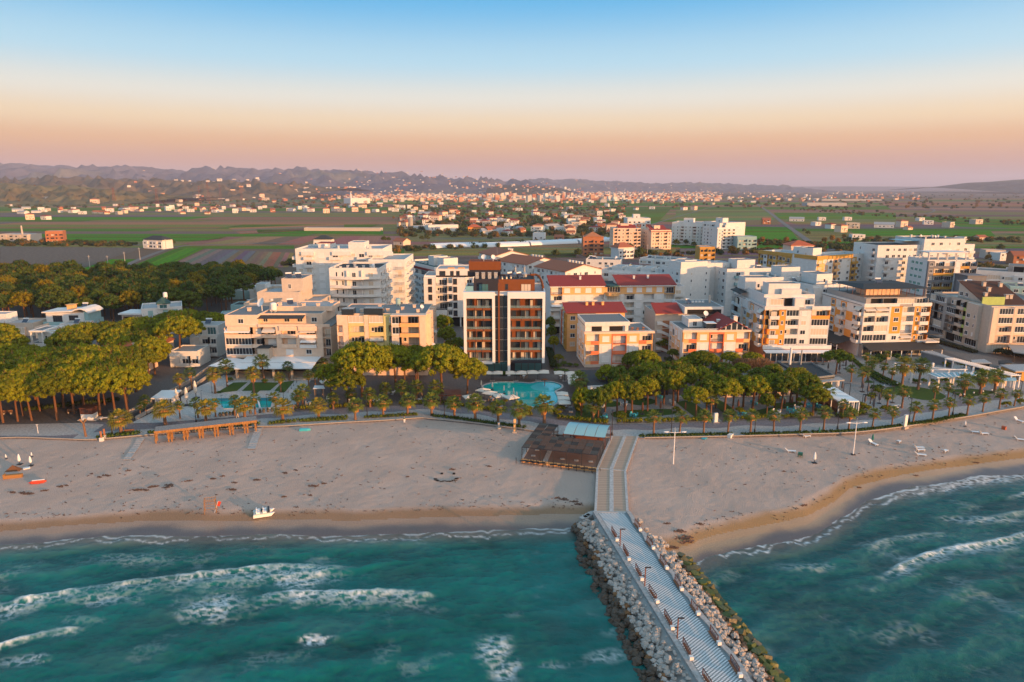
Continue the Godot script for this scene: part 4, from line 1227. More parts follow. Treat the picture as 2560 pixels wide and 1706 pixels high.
func back_rows() -> void:
	rng.seed=55
	# beige stepped house between the cream block and the white tower
	var bl:=building("apartment_building","stepped beige block with solar panels on its tower between cream block and white tower",Vector3(-86.0,0,-221.0),Vector3(-64.0,0,-221.0),18.0,17.5,"beige_wall")
	body(bl,-2.0,22.0,-18,0,0,17.2,"","pale_roof",0.9)
	body(bl,2.2,16.0,-16,-1.2,17.25,20.6,"","pale_roof",0.9,"upper_storey")
	body(bl,9.6,16.6,-15,-4.0,20.65,25.4,"","flat_roof",0.2,"roof_tower")
	window(bl,mv(0,0,-4.0),12.2,22.2,1.0,1.6,"glass")
	bays(bl,face(bl,"front"),0.0,[4.0,4.0,4.0,4.0,4.0],5.0,3.05,0.0,["WHWWH","HWHWW","WWHWH","HWWHW"])
	ac_unit(bl,mv(0,0,-1.2),7.0,18.6)
	solar(bl,11.2,25.5,-7.0,0.5); solar(bl,14.4,25.5,-7.0,0.5)
	# white tower and its rounded neighbour
	bl=building("apartment_tower","tall white nine storey tower left of centre with bright sunlit right wing",Vector3(-87.3,0,-275.9),Vector3(-52.1,0,-275.9),22.0,30.4,"white_wall")
	bl.mix=0.45
	body(bl,0,35.2,-22,0,0,30.3,"","pale_roof",0.7)
	var rows:=[]
	for r in 9:
		rows.append("WBHWBWWBWW" if r<3 else ("HBHHBWHBHW" if r % 2 else "WBHWBHWBHH"))
	bays(bl,face(bl,"front"),0.4,[3.0,3.8,6.4,0.01,5.0,3.2,3.0,3.8,3.4,3.0],2.3,3.05,0.0,rows)
	for k in 9:
		balcony(bl,face(bl,"left",-0.1),19.0,2.3+k*3.05,4.4,1.6,"white_wall")
	for x in [2.6,15.0,29.0]:
		bp(bl,"cornice",x,x+4.6+(x*0.2),28.3,29.8,0.0,0.9,"white_wall")
	body(bl,20.6,27.0,-14,-4,30.35,33.0,"","pale_roof",0.25,"roof_room")
	body(bl,6.0,12.0,-18,-12,30.35,32.2,"","red_tiles",0.0,"roof_room")
	body(bl,31.0,45.2,-16,8.0,0,27.0,"","pale_roof",0.5,"right_wing")
	var rw:=mv(0,0,8.0)
	rows=[]
	for r in 8:
		rows.append("HSHb")
	bays(bl,rw,31.0,[3.6,2.0,4.8,3.6],2.3,3.05,0.0,rows)
	bays(bl,Transform3D(Basis(Vector3(0,0,-1),Vector3.UP,Vector3(1,0,0)),Vector3(45.2,0,8.0)),1.0,[4.4,3.0,4.4,3.0,4.4],2.3,3.05,0.0,["BWBWB","BWBWB","BWBWB","BWBWB","BWBWB","BWBWB","BWBWB","BWBWB"])
	roof_bits(bl,2,33,-20,-3,30.4,7,false)
	bl=building("apartment_building","white block with bowed balcony bands in front of the white tower",Vector3(-64.5,0,-238.5),Vector3(-46.6,0,-238.5),22.0,27.0,"white_wall")
	body(bl,0,17.9,-22,-1.6,0,26.6,"","dark_roof",0.8)
	for k in 8:
		var y:=1.7+k*3.1
		var b:=MB.new()
		for i in 12:
			var a:=float(i)/12; var e:=float(i+1)/12
			var za:=1.7*sin(PI*a); var ze:=1.7*sin(PI*e)
			var p:=[Vector3(17.9*a,y,-1.4+za),Vector3(17.9*e,y,-1.4+ze)]
			b.quad(p[0],p[1],p[1]+Vector3.UP*0.95,p[0]+Vector3.UP*0.95)
			b.quad(p[1]+Vector3(0,0.95,-0.15),p[0]+Vector3(0,0.95,-0.15),p[0]+Vector3.UP*0.95,p[1]+Vector3.UP*0.95)
			b.quad(p[1]+Vector3(0,0,-0.15),p[0]+Vector3(0,0,-0.15),p[0]+Vector3(0,0.95,-0.15),p[1]+Vector3(0,0.95,-0.15))
			b.quad(Vector3(17.9*a,y,-1.65),Vector3(17.9*e,y,-1.65),p[1]+Vector3(0,0.01,0),p[0]+Vector3(0,0.01,0))
			b.quad(Vector3(17.9*e,y-0.2,-1.65),Vector3(17.9*a,y-0.2,-1.65),p[0]+Vector3(0,-0.2,0),p[1]+Vector3(0,-0.2,0))
		put("curved_balcony",b.done(),"white_wall",bl.o)
		var fb:=mv(0,0,-1.6)
		for x in [2.6,4.7]:
			window(bl,fb,x,y+0.9,0.7,1.7,"glass","frame_white","plain")
		window(bl,fb,8.7,y+0.05,1.4,2.3,"glass")
		window(bl,fb,14.6,y+0.05,1.9,2.3,"curtain")
		for x in [6.4,11.6]:
			bp(bl,"pillar",x-0.15,x+0.15,y,y+3.1,-1.6,-0.7,"white_wall")
	bays(bl,face(bl,"right"),2.0,[4.0,2.6,4.0,2.6,4.0],1.7,3.1,0.0,["BWBWB","BWBWB","BWBWB","BWBWB","BWBWB","BWBWB","BWBWB","BWBWB"])
	for i in 7:
		chimney(bl,3.5+i*1.9,26.65,-4.0-(i % 3)*3.0,0.7,0.8)
	tank(bl,15.0,26.65,-5.0,0.9)
	# white unfinished-looking block with brown windows left of the hotel
	bl=building("apartment_building","white cubic block with square brown windows standing on pillars left behind the hotel",Vector3(-35.2,0,-270.5),Vector3(-15.6,0,-270.5),17.0,20.0,"white_wall")
	body(bl,0,19.6,-17,-1.4,4.0,20.0,"","pale_roof",0.7)
	body(bl,1.0,18.6,-16,-2.0,0,4.0,"dark","",0.0,"ground_floor")
	var f:=mv(0,0,-1.4)
	bl.mix=0.0
	bays(bl,f,0.0,[1.4,2.2,1.2,4.4,2.2,2.2,3.0,3.0],4.0,3.2,1.4,["SSSRLSSR","SSSRLSSR","SSSRLSSR","SSSRLSSR","SSSSLSSR"])
	for k in 5:
		for x in [2.5,12.5]:
			if x<3 and k<2:
				continue
			window(bl,Transform3D.IDENTITY,x,4.5+k*3.2,1.6,2.3,"glass","frame_brown","plain")
	body(bl,4.8,19.6,-16,-1.4,20.05,23.0,"","pale_roof",0.4,"upper_storey")
	for x in [7.4,11.2,13.6,18.2]:
		window(bl,f,x,20.4,2.4 if x<8 else 1.4,2.1,"glass","frame_brown","plain")
	for i in 4:
		bp(bl,"pillar",5.0+i*4.6,5.5+i*4.6,0,4.0,-0.7,-0.2,"white_wall")
	for x in [9.5,13.6]:
		bp(bl,"planter",x,x+2.6,23.0,23.7,-3.5,-2.4,"orange_wall")
	# long shaded block with green roof
	bl=building("apartment_building","long shaded white block with green flat roof and red eave band left of the hotel",Vector3(-52.4,0,-330.4),Vector3(-34.3,0,-300.3),16.0,20.0,"white_wall")
	body(bl,0,35.1,-16,0,0,20.0,"","green_roof",0.8)
	bp(bl,"eave_band",-0.3,35.4,18.6,19.4,0.02,0.8,"red_tiles")
	rows=[]
	for r in 6:
		rows.append("LWLWLWLWL" if r else "GGGGGGGGG")
	bl.mix=0.2
	bays(bl,face(bl,"front"),0.0,[4.2,3.4,4.2,3.4,4.2,3.4,4.2,3.4,4.2],0.6,3.0,0.9,rows)
	stair_box(bl,18.0,24.0,-12,-5,20.05,24.0); stair_box(bl,28.0,34.5,-12,-5,20.05,24.0)
	for i in 14:
		chimney(bl,3.0+rng.randf()*28.0,20.05,-14.0+rng.randf()*11.0,1.0,0.5)
	# three white gabled blocks with terracotta roofs
	var n:=0
	for g in [[Vector3(-9.0,0,-357.1),Vector3(8.4,0,-364.2),"farthest of the three white gabled blocks with terracotta roofs"],[Vector3(7.0,0,-317.4),Vector3(23.1,0,-329.6),"middle one of the three white gabled blocks with terracotta roofs behind the hotel"],[Vector3(22.7,0,-289.9),Vector3(39.2,0,-299.6),"nearest white gabled block with terracotta roof, right behind the dark hotel"]]:
		bl=building("apartment_building",g[2],g[0],g[1],24.0,20.0,"white_wall","building","white gabled blocks with terracotta roofs")
		bl.mix=0.1
		body(bl,0,bl.w,-24,0,0,20.0,"","",0.0)
		gable(bl,0,bl.w,-24,0,20.0,2.5,false,"terracotta","white_wall",0.6)
		bays(bl,face(bl,"front"),0.3,[3.2,3.4,2.4,3.4,bl.w-13.0],2.0,3.0,0.0,["WBwBw","wBwWB","wBwWB","wBwWB","wBwWB","wBwWB"])
		bays(bl,face(bl,"left"),1.0,[4.0,3.0,4.0,3.0,4.0,3.0],2.0,3.0,0.0,["BWwBWw","BWwBWw","BWwBWw","BWwBWw","BWwBWw","BWwBWw"])
		for c in 3+n:
			chimney(bl,bl.w*0.55+1.0,21.6,-4.0-c*2.4,0.9,1.4)
		n+=1
	# long row with red roofs
	bl=building("apartment_building","long white and orange block with two dark red roofs and a bowed balcony between them",Vector3(14.7,0,-255.5),Vector3(62.3,0,-259.0),14.0,18.7,"white_wall")
	body(bl,0,47.8,-14,-1.4,0,18.4,"","dark_roof",0.0)
	f=mv(0,0,-1.4)
	bl.mix=0.6
	bays(bl,f,0.0,[4.4,3.6,4.4,3.8,4.2,1.0,5.2,1.6,4.0,3.4,4.2,3.8,4.2],3.3,3.02,1.4,["RHHHHSGSHHHHR","LHHHLSGSLHLWL","AHSHLSGSLHLSL","LHSHSSGSLHLSL","LHSHSSGSLHLSL"],["ooooooooooooo","wwwwwwwwwwwww"],{"o":"peach_wall"})
	mono(bl,0.0,20.6,-10,0.2,18.6,21.4,"red_tiles",0.5)
	mono(bl,26.0,47.8,-10,0.2,18.6,21.4,"red_tiles",0.5)
	bp(bl,"roof_edge",-0.5,21.0,18.3,18.75,0.2,0.7,"white_wall")
	bp(bl,"roof_edge",25.6,48.3,18.3,18.75,0.2,0.7,"white_wall")
	var cb:=MB.new()
	cb.prism(PackedVector2Array([Vector2(20.8,0.1),Vector2(21.8,1.6),Vector2(23.4,2.2),Vector2(25.0,1.6),Vector2(26.0,0.1)]),14.9,16.2)
	put("bowed_balcony",cb.done(),"peach_wall",bl.o)
	cb=MB.new()
	cb.prism(PackedVector2Array([Vector2(20.0,-4.0),Vector2(20.4,0.4),Vector2(22.0,2.2),Vector2(23.4,2.7),Vector2(24.8,2.2),Vector2(26.4,0.4),Vector2(26.8,-4.0)]),18.4,18.9)
	put("balcony_roof",cb.done(),"green_roof",bl.o)
	chimney(bl,12.0,20.4,-5.5); chimney(bl,33.0,20.4,-5.5); chimney(bl,38.5,20.6,-5.5)
	body(bl,47.8,52.5,-12,-3,0,17.0,"","pale_roof",0.8,"side_wing")
	bays(bl,mv(0,0,-3.0),47.9,[4.5],2.0,3.0,0.0,["B","B","B","B","B"])
	bp(bl,"opening_shade",1.0,20.0,0.1,3.0,-1.39,-1.34,"dark")  # dark strip paints the shade of the ground floor
	# pale shaded blocks right of centre
	for q in [
		[Vector3(42.1,0,-319.1),Vector3(70.5,0,-303.2),18.0,17.0,"white_wall","white terraced block with sunlit roof edges behind the long red roofed row",["LwBwLSBwL"]],
		[Vector3(42.7,0,-394.8),Vector3(62.1,0,-390.6),16.0,14.0,"white_wall","low white flat roofed block beside the dark trees behind the gabled blocks",["WSWWBG"]],
		[Vector3(72.9,0,-389.5),Vector3(90.0,0,-376.4),16.0,15.5,"white_wall","white block with small red tiled porch roof left of the shaded white blocks",["LWLWW"]],
		[Vector3(72.6,0,-293.3),Vector3(86.7,0,-298.1),17.0,20.0,"white_wall","tall blank shaded white block with raised corner and few small windows",["SwSw"]],
		[Vector3(84.5,0,-303.0),Vector3(97.0,0,-305.5),15.0,18.5,"white_wall","shaded white block joined to the right of the blank white one",["wSww"]],
		[Vector3(92.9,0,-294.3),Vector3(114.1,0,-298.8),17.0,20.0,"white_wall","shaded white block with teal balconies and a rooftop stair box",["GBwSSw"]],
		[Vector3(100.4,0,-262.5),Vector3(120.0,0,-266.0),17.0,20.5,"white_wall","white block with dark flat roof and glazed roof terrace between orange block and yellow block",["WGSGW"]],
		[Vector3(110.2,0,-248.3),Vector3(127.0,0,-252.5),20.0,19.4,"white_wall","pale grey block with tall navy windows squeezed between the two orange blocks",["SLwLw"]]]:
		bl=building("apartment_building",q[5],q[0],q[1],q[2],q[3],q[4],"building","pale shaded blocks behind the seafront")
		bl.mix=0.1
		body(bl,0,bl.w,-q[2],0,0,q[3],"","flat_roof",0.7)
		var cols:int=q[6][0].length()
		var ws:=[]
		for i in cols:
			ws.append(bl.w/cols)
		rows=[]
		var fl:=int((q[3]-1.0)/3.05)
		for i in fl:
			rows.append(q[6][0])
		bays(bl,face(bl,"front"),0.0,ws,q[3]-fl*3.05-0.2,3.05,0.0 if not "L" in q[6][0] else 0.9,rows,[],{},"teal_wall" if "teal" in q[5] else "")
		var side_rows:=[]
		for i in fl:
			side_rows.append("WSwW")
		bays(bl,face(bl,"left"),1.0,[q[2]/4.4,q[2]/4.4,q[2]/4.4,q[2]/4.4],q[3]-fl*3.05-0.2,3.05,0.0,side_rows)
		roof_bits(bl,1.5,bl.w-1.5,-q[2]+2.0,-2.0,q[3]+0.05,7)
		if q[3]>18.0:
			stair_box(bl,bl.w*0.35,bl.w*0.75,-q[2]*0.75,-q[2]*0.3,q[3]+0.05,q[3]+3.6)
		if "blank" in q[5]:
			body(bl,0.2,13.5,-10,-0.2,q[3],q[3]+3.4,"","pale_roof",0.3,"raised_corner")
		if "red tiled porch" in q[5]:
			mono(bl,0.0,7.0,-3.0,0.8,12.4,13.4,"red_tiles",0.3)
		if "terraced" in q[5]:
			for i in 4:
				body(bl,3.0+i*7.0,8.0+i*7.0,-14,-5,q[3],q[3]+1.6,"","pale_roof",0.3,"roof_room")
	# yellow corner block
	bl=building("apartment_building","yellow and white striped corner block with two white boxes on its roof",Vector3(128.7,0,-357.1),Vector3(144.5,0,-325.5),16.0,22.9,"white_wall")
	bl.mix=0.0
	body(bl,0,35.3,-16,-1.0,0,22.0,"","pale_roof",1.0)
	bp(bl,"yellow_cornice",-0.4,35.7,21.4,23.2,-1.0,0.3,"ochre_wall")
	rows=[]; var paint:=[]
	for r in 7:
		rows.append("LWLWLWbWLWwS"); paint.append("owoyoyowoywt" if r % 2 else "owoyoyoyoyot")
	bays(bl,mv(0,0,-1.0),0.0,[3.2,2.6,3.4,2.6,3.4,2.6,3.2,2.6,3.4,2.6,2.2,3.4],0.5,3.0,1.0,rows,paint,{"o":"ochre_wall","y":"yellow_wall"})
	stair_box(bl,23.0,31.0,-9,-3,22.1,26.2,"white_wall","dark_roof"); stair_box(bl,14.0,20.0,-15,-9,22.1,25.6)
	var rb:=building("apartment_building","sunlit wing of the yellow corner block with orange balcony bands",Vector3(144.9,0,-325.0),Vector3(179.0,0,-343.5),14.0,22.9,"white_wall")
	rb.mix=0.0
	body(rb,0,rb.w,-14,0,0,22.0,"","pale_roof",1.0)
	box_part(rb,"yellow_cornice",Transform3D.IDENTITY,-0.3,26.0,21.4,23.2,0.0,0.5,"ochre_wall")
	rows=[]; paint=[]
	for r in 7:
		rows.append("BWWBWSWBW"); paint.append("oowowwwyw" if r % 2 else "owwowwwyw")
	bays(rb,face(rb,"front"),0.4,[4.4,3.6,3.6,3.8,3.2,2.8,3.4,4.4,4.2],0.5,3.0,0.03,rows,paint,{"o":"peach_wall","y":"ochre_wall"})
	# right: big white block and grey-white block in front of it
	bl=building("apartment_building","big white eight storey block at right with sunlit upper floors",Vector3(176.2,0,-330.4),Vector3(225.0,0,-335.0),20.0,27.6,"white_wall")
	bl.mix=0.25
	body(bl,0,34.0,-20,0,0,27.4,"","dark_roof",0.5)
	body(bl,22.0,43.0,-20,2.0,0,30.4,"","dark_roof",0.5,"raised_wing")
	body(bl,42.9,49.0,-18,1.0,0,27.6,"","dark_roof",0.5,"right_wing")
	rows=[]
	for r in 8:
		rows.append("WwWWWWW" if r==0 else ("BWWBwWG" if r % 2 else "BWwBWWG"))
	bays(bl,face(bl,"front"),3.6,[3.2,3.2,2.4,3.2,2.4,2.6,2.2],2.6,3.05,0.0,rows)
	rows=[]
	for r in 9:
		rows.append("WWwW" if r<1 else "WGBW")
	bays(bl,mv(0,0,2.0),24.5,[4.0,4.4,4.6,4.4],2.4,3.05,0.0,rows)
	rows=[]
	for r in 8:
		rows.append("WB")
	bays(bl,mv(0,0,1.0),43.2,[2.6,3.0],2.6,3.05,0.0,rows)
	for k in 8:
		balcony(bl,face(bl,"left",-0.1),17.0,2.6+k*3.05,4.0,1.2)
		window(bl,face(bl,"left"),6.0,3.5+k*3.05,1.0,1.4)
	bp(bl,"roof_canopy",14.5,24.0,29.6,29.8,-14.0,-2.0,"poly_roof")
	roof_bits(bl,24,42,-18,-3,30.5,8,false)
	bl=building("apartment_building","grey and white block with yellow framed balconies and green blinds on its left flank",Vector3(183.4,0,-300.4),Vector3(204.5,0,-300.0),17.0,23.8,"white_wall")
	bl.mix=0.0
	body(bl,0,21.1,-17,-1.2,0,23.4,"","concrete",0.5)
	rows=[]; paint=[]
	for r in 7:
		rows.append("WLLHLL"); paint.append("gyywyg" if r % 2 else "gggwyg")
	bays(bl,mv(0,0,-1.2),0.0,[2.6,4.2,4.6,2.6,4.0,3.1],2.0,3.05,1.2,rows,paint,{"g":"grey_wall","y":"ochre_wall"})
	for k in 7:
		for i in 3:
			window(bl,face(bl,"left"),4.5+i*3.4,2.9+k*3.05,2.4,1.3,"shutter_green","frame_white")
	var p:=MB.new()
	for i in 5:
		p.box(0.4+i*4.0,0.8+i*4.0,23.4,26.8,-1.6,-1.2); p.box(0.4+i*4.0,0.8+i*4.0,23.4,26.8,-9.0,-8.6)
	p.box(0.2,17.2,26.8,27.3,-9.2,-1.0)
	put("roof_frame",p.done(),"white_wall",bl.o)
	body(bl,12.0,20.0,-6.0,9.0,0.0,18.0,"grey_wall","grey_wall",0.0,"grey_wing")
	# edge of frame, behind the gridded block
	for q in [[gp(2440,678,17.0),gp(2640,690,17.0),17.0,"pale block with yellow balcony bands and open roof storey at the right edge","LGLWLL"],[gp(2525,718,13.0),gp(2680,725,13.0),13.0,"teal shaded low block at the right edge behind the brown roof","WLWLW"],[gp(2400,713,16.0),gp(2455,716,16.0),16.0,"small grey block with cluttered roof terrace behind the brown sloping roof","WWLW"]]:
		bl=building("apartment_building",q[3],q[0],q[1],14.0,q[2],"white_wall" if q[4][0]=="L" else "teal_wall" if q[2]<15.0 else "grey_wall")
		body(bl,0,bl.w,-14,0,0,q[2],"","flat_roof",0.6)
		rows=[]; var ws:=[]
		for i in int(q[2]/3.1):
			rows.append(q[4])
		for i in q[4].length():
			ws.append(bl.w/q[4].length())
		bays(bl,face(bl,"front"),0.0,ws,0.8,3.05,1.0,rows,["oooooo"] if q[2]>16.5 else [],{"o":"white_wall"})
		roof_bits(bl,2,bl.w-2,-12,-2,q[2]+0.05,5)
		if q[2]>16.5:
			body(bl,12.0,34.0,-12,-2,q[2]+0.05,q[2]+3.2,"concrete","flat_roof",0.2,"roof_storey")
			bays(bl,mv(0,0,-2.0),14.0,[4.0,4.0,4.0,4.0],q[2]+0.1,3.0,0.9,["DLDL"])
# ---------------------------------------------------------------- villas on the left
func villas() -> void:
	rng.seed=66
	var bl:=building("villa","modern white villa with roof frame and rounded white wall among the pines",gp(70,862,6.5),gp(165,862,6.5),9.0,6.5,"white_wall","villa")
	bl.mix=0.0
	body(bl,0,bl.w,-9,0,0,6.5,"","flat_roof",0.4)
	bays(bl,face(bl,"front"),0.2,[2.6,2.6,2.6,2.6],3.2,3.0,0.03,["GGGG"])
	bl.mix=0.0
	body(bl,1.4,8.6,-8.5,-3.0,6.5,9.6,"","",0.0,"upper_storey")
	var b:=MB.new()
	for x in [0.6,4.2,8.0,12.0]:
		b.box(x,x+0.45,6.5,10.4,-1.0,-0.6); b.box(x,x+0.45,6.5,10.4,-8.6,-8.2)
	b.box(0.4,12.6,10.4,10.9,-1.1,-0.5); b.box(0.4,12.6,10.4,10.9,-8.7,-8.1)
	for x in [0.5,4.2,8.0,12.0]:
		b.box(x,x+0.5,10.38,10.88,-8.1,-1.1)
	put("roof_frame",b.done(),"white_wall",bl.o)
	for s in [[1.0,4.2],[8.5,12.0]]:
		bp(bl,"roof_panel",s[0],s[1],10.7,10.8,-8.0,-1.2,"flat_roof")
	b=MB.new()
	b.tube(Vector3(bl.w+0.6,0,-5.0),Vector3(bl.w+0.6,8.4,-5.0),3.2,3.2,18)
	put("rounded_wall",b.done(),"white_wall",bl.o)
	window(bl,mv(0,0,-3.0),4.0,6.9,0.8,1.9,"glass")
	bl=building("villa","teal and white villa with arched roof end and sunlit chimney in front of the pine wood",gp(103,783,8.2),gp(213,783,8.2),11.0,8.2,"teal_wall","villa")
	body(bl,0,bl.w,-11,0,0,4.2,"","pale_roof",0.5)
	body(bl,0.4,15.0,-10,-1.6,4.2,8.0,"white_wall","",0.0,"upper_storey")
	for x in [4.8,11.0]:
		window(bl,mv(0,0,-1.6),x,4.4,3.6,2.6,"glass","frame_dark")
	b=MB.new()
	var prof:=PackedVector2Array([Vector2(-0.6,8.0),Vector2(11.0,8.4),Vector2(12.6,9.2),Vector2(14.4,9.4),Vector2(16.0,8.9),Vector2(17.4,7.8)])
	for i in prof.size()-1:
		slab_of(b,[Vector3(prof[i].x,prof[i].y,-0.8),Vector3(prof[i+1].x,prof[i+1].y,-0.8),Vector3(prof[i+1].x,prof[i+1].y,-10.6),Vector3(prof[i].x,prof[i].y,-10.6)],0.45)
	put("arched_roof",b.done(),"white_wall",bl.o)
	bp(bl,"side_wall",14.9,16.6,4.2,8.4,-10.0,-1.8,"teal_wall")
	chimney(bl,8.0,8.6,-6.0,2.4,1.8,"peach_wall"); solar(bl,12.4,9.3,-7.0)
	body(bl,9.6,18.6,-1.4,5.0,0,4.6,"white_wall","pale_roof",0.4,"side_wing")
	solar(bl,14.4,4.8,2.0)
	bl=building("villa","long white villa with balcony terraces below the white hotel like house",gp(290,812,4.6),gp(392,812,4.6),12.0,4.6,"cream_wall","villa")
	body(bl,0,bl.w,-12,0,0,4.5,"beige_wall","pale_roof",0.9)
	body(bl,1.0,9.4,-10,-2.5,4.5,8.0,"beige_wall","",0.0,"upper_storey")
	bp(bl,"roof_slab",0.2,10.2,8.0,8.6,-10.6,-1.6,"white_wall")
	box_part(bl,"opening_shade",mv(0,0,-2.5),1.5,5.0,4.6,7.2,0.0,0.05,"dark")  # dark plate paints the shade inside the upper storey
	bays(bl,face(bl,"front"),1.0,[4.0,4.0,4.0],0.4,3.6,0.0,["WGW"])
	bl=building("villa","white house with small green pyramid roof tower and narrow blue windows by the wood",gp(352,775,10.0),gp(455,768,10.0),14.0,10.0,"white_wall","villa")
	bl.mix=0.0
	body(bl,0,bl.w,-14,0,0,9.8,"","pale_roof",0.6)
	bays(bl,face(bl,"front"),0.5,[1.7,1.7,1.7,1.7,1.7,1.7,1.7,1.7],0.6,4.4,0.03,["wwwwwwww","wwwwwwww"],["wtwwtwtw","wtwwtwtw"],{"t":"teal_wall"})
	body(bl,5.6,9.8,-4,0.8,9.8,12.0,"white_wall","",0.0,"tower")
	window(bl,mv(0,0,0.8),7.6,10.1,2.6,1.5,"glass_teal")
	hip(bl,5.6,9.8,-4,0.8,12.0,2.2,"green_roof",0.4)
	tank(bl,8.6,13.2,-3.6,1.2)
	bl=building("villa","white villa with glazed roof storey and curved balconies beside the cream block",gp(470,842,7.2),gp(538,842,7.2),11.0,7.2,"white_wall","villa")
	bl.mix=0.0
	body(bl,0,bl.w,-11,-1.2,0,7.0,"","pale_roof",0.4)
	bays(bl,mv(0,0,-1.2),0.4,[3.0,3.0,2.6],0.8,3.1,1.2,["SLL","SLL"])
	body(bl,0.4,8.8,-10,-3.0,7.05,10.2,"","concrete",0.2,"roof_storey")
	for x in [2.0,6.6]:
		window(bl,mv(0,0,-3.0),x,7.3,2.9,2.5,"glass_teal")
	solar(bl,4.4,10.4,-6.0)
	bl=building("villa","villa with bright orange red tiled roof among the seaside pines",gp(238,897,5.0),gp(348,897,5.0),10.0,5.0,"cream_wall","villa")
	body(bl,0,bl.w,-10,0,0,5.0,"","",0.0)
	mono(bl,0.8,7.6,-7.5,0.2,5.2,8.6,"orange_tiles",0.5)
	mono(bl,7.0,12.2,-6.0,0.2,5.2,7.8,"orange_tiles",0.5)
	mono(bl,-2.0,1.2,-6.0,-0.6,4.6,6.8,"orange_tiles",0.3)
	chimney(bl,9.6,7.2,-4.6,0.8,1.3)
	bl=building("villa","villa with tan tiled hipped roof half hidden behind the pines",gp(338,862,5.0),gp(400,862,5.0),9.0,5.0,"cream_wall","villa")
	body(bl,0,bl.w,-9,0,0,5.0,"","",0.0)
	hip(bl,0,bl.w,-9,0,5.0,2.6,"terracotta",0.6)
	bl=building("villa","low cream house behind the tall umbrella pine with two trunks",gp(422,880,5.0),gp(492,880,5.0),9.0,5.0,"white_wall","villa")
	body(bl,0,bl.w,-9,0,0,4.8,"","pale_roof",0.4)
	bays(bl,face(bl,"front"),0.4,[3.0,3.0,3.0],0.5,3.4,0.8,["SLL"])
	bl=building("villa","flat roofed pale villa with sun heater at the left edge of the view",gp(-30,812,4.4),gp(82,812,4.4),10.0,4.4,"cream_wall","villa")
	body(bl,0,bl.w,-10,0,0,4.4,"beige_wall","pale_roof",0.7)
	body(bl,-3.0,5.0,-9,-3,4.4,7.6,"white_wall","pale_roof",0.4,"upper_storey")
	solar(bl,12.0,4.6,-3.0)
	bays(bl,face(bl,"front"),6.0,[4.0,4.0],0.4,3.4,0.9,["LG"])
	bl=building("villa","low pale villa with wide flat roof beside the teal and white villa",gp(86,824,3.4),gp(132,824,3.4),9.0,3.4,"cream_wall","villa")
	body(bl,0,bl.w,-9,0,0,3.4,"","pale_roof",0.9)
	bl=building("villa","white two storey house with a blank cube wing at the edge of the dark wood",gp(622,716,7.0),gp(690,716,7.0),10.0,7.0,"white_wall","villa")
	body(bl,0,bl.w,-10,0,0,6.0,"","pale_roof",0.5)
	body(bl,4.0,8.6,-6,1.5,0,8.2,"","pale_roof",0.2,"cube_wing")
	window(bl,Transform3D.IDENTITY,2.6,3.6,1.0,2.0,"curtain"); window(bl,mv(0,0,1.5),7.8,3.0,0.9,1.4,"glass")
	bl=building("villa","long low white house with dormer blocks hidden in the wood behind the cream block",gp(556,733,3.6),gp(640,729,3.6),8.0,3.6,"white_wall","villa")
	body(bl,0,bl.w,-8,0,0,3.6,"teal_wall","pale_roof",0.6)
	for i in 4:
		chimney(bl,2.0+i*3.4,3.7,-3.0,0.7,1.4)
	bl=building("villa","low teal roofed house with roof terrace furniture left of the cream block",gp(576,765,5.0),gp(640,765,5.0),9.0,5.0,"teal_wall","villa")
	body(bl,0,bl.w,-9,0,0,5.0,"","dark_roof",0.5)
	solar(bl,6.0,5.1,-5.0)
	bl=building("villa","small teal shaded flat roofed house between villa and cream block",gp(548,790,4.0),gp(640,786,4.0),9.0,4.0,"teal_wall","villa")
	body(bl,0,bl.w,-9,0,0,4.0,"","pale_roof",0.5)
# ---------------------------------------------------------------- vegetation
func puff(b:MB,at:Vector3,r:float,n:int,c:Color,size:float,flat:=0.8) -> void:
	var core:=[Vector3(r,0,0),Vector3(0,r*flat,0),Vector3(0,0,r),Vector3(-r,0,0),Vector3(0,-r*flat,0),Vector3(0,0,-r)]
	b.tint=c
	for s in [[0,1,5],[5,1,3],[3,1,2],[2,1,0],[0,5,4],[5,3,4],[3,2,4],[2,0,4]]:
		var p:Vector3=core[s[0]]*0.84; var q:Vector3=core[s[1]]*0.84; var e:Vector3=core[s[2]]*0.84
		b.tri_n(at+p,at+q,at+e,(p+q+e).normalized())
	for i in n:
		var y:=1.0-2.0*(i+0.5)/n
		var a:=i*2.39996+rng.randf()*0.6
		var d:=Vector3(cos(a)*sqrt(1-y*y),y,sin(a)*sqrt(1-y*y))
		var p:=at+Vector3(d.x,d.y*flat,d.z)*r*rr(0.78,1.08)
		var u:=d.cross(Vector3(rng.randf()-0.5,rng.randf()-0.5,rng.randf()-0.5)).normalized()
		var w:=d.cross(u)
		var s:=size*rr(0.7,1.3)
		var k:=rr(0.78,1.2)
		b.tint=Color(c.r*k,c.g*k,c.b*k)
		var tip:=p+(d*rr(0.25,0.75)+w*0.9).normalized()*s
		b.tri_n(p+u*s*0.62-w*s*0.35,p-u*s*0.62-w*s*0.35,tip,(d+Vector3.UP*0.2).normalized())
func pine_crown(r:float,h:float,n:int,c:Color,pr:float,tufts:int) -> Mesh:
	var b:=MB.new()
	for i in n:
		var t:=(i+0.5)/n
		var a:=i*2.39996+rng.randf()*0.5
		var rad:=r*sqrt(t)*rr(0.92,1.04)
		var k:=rad/r
		var y:=h*sqrt(maxf(0.0,1.0-k*k*0.93))*(rr(0.88,1.06) if i % 3 else rr(0.62,0.84))
		if i % 5==4:
			y*=0.35
			rad*=0.95
		var m:=rr(0.85,1.15)
		puff(b,Vector3(cos(a)*rad,y,sin(a)*rad),pr*rr(0.6,1.1),tufts,Color(c.r*m,c.g*m,c.b*m),pr*0.42)
	return b.done(true)
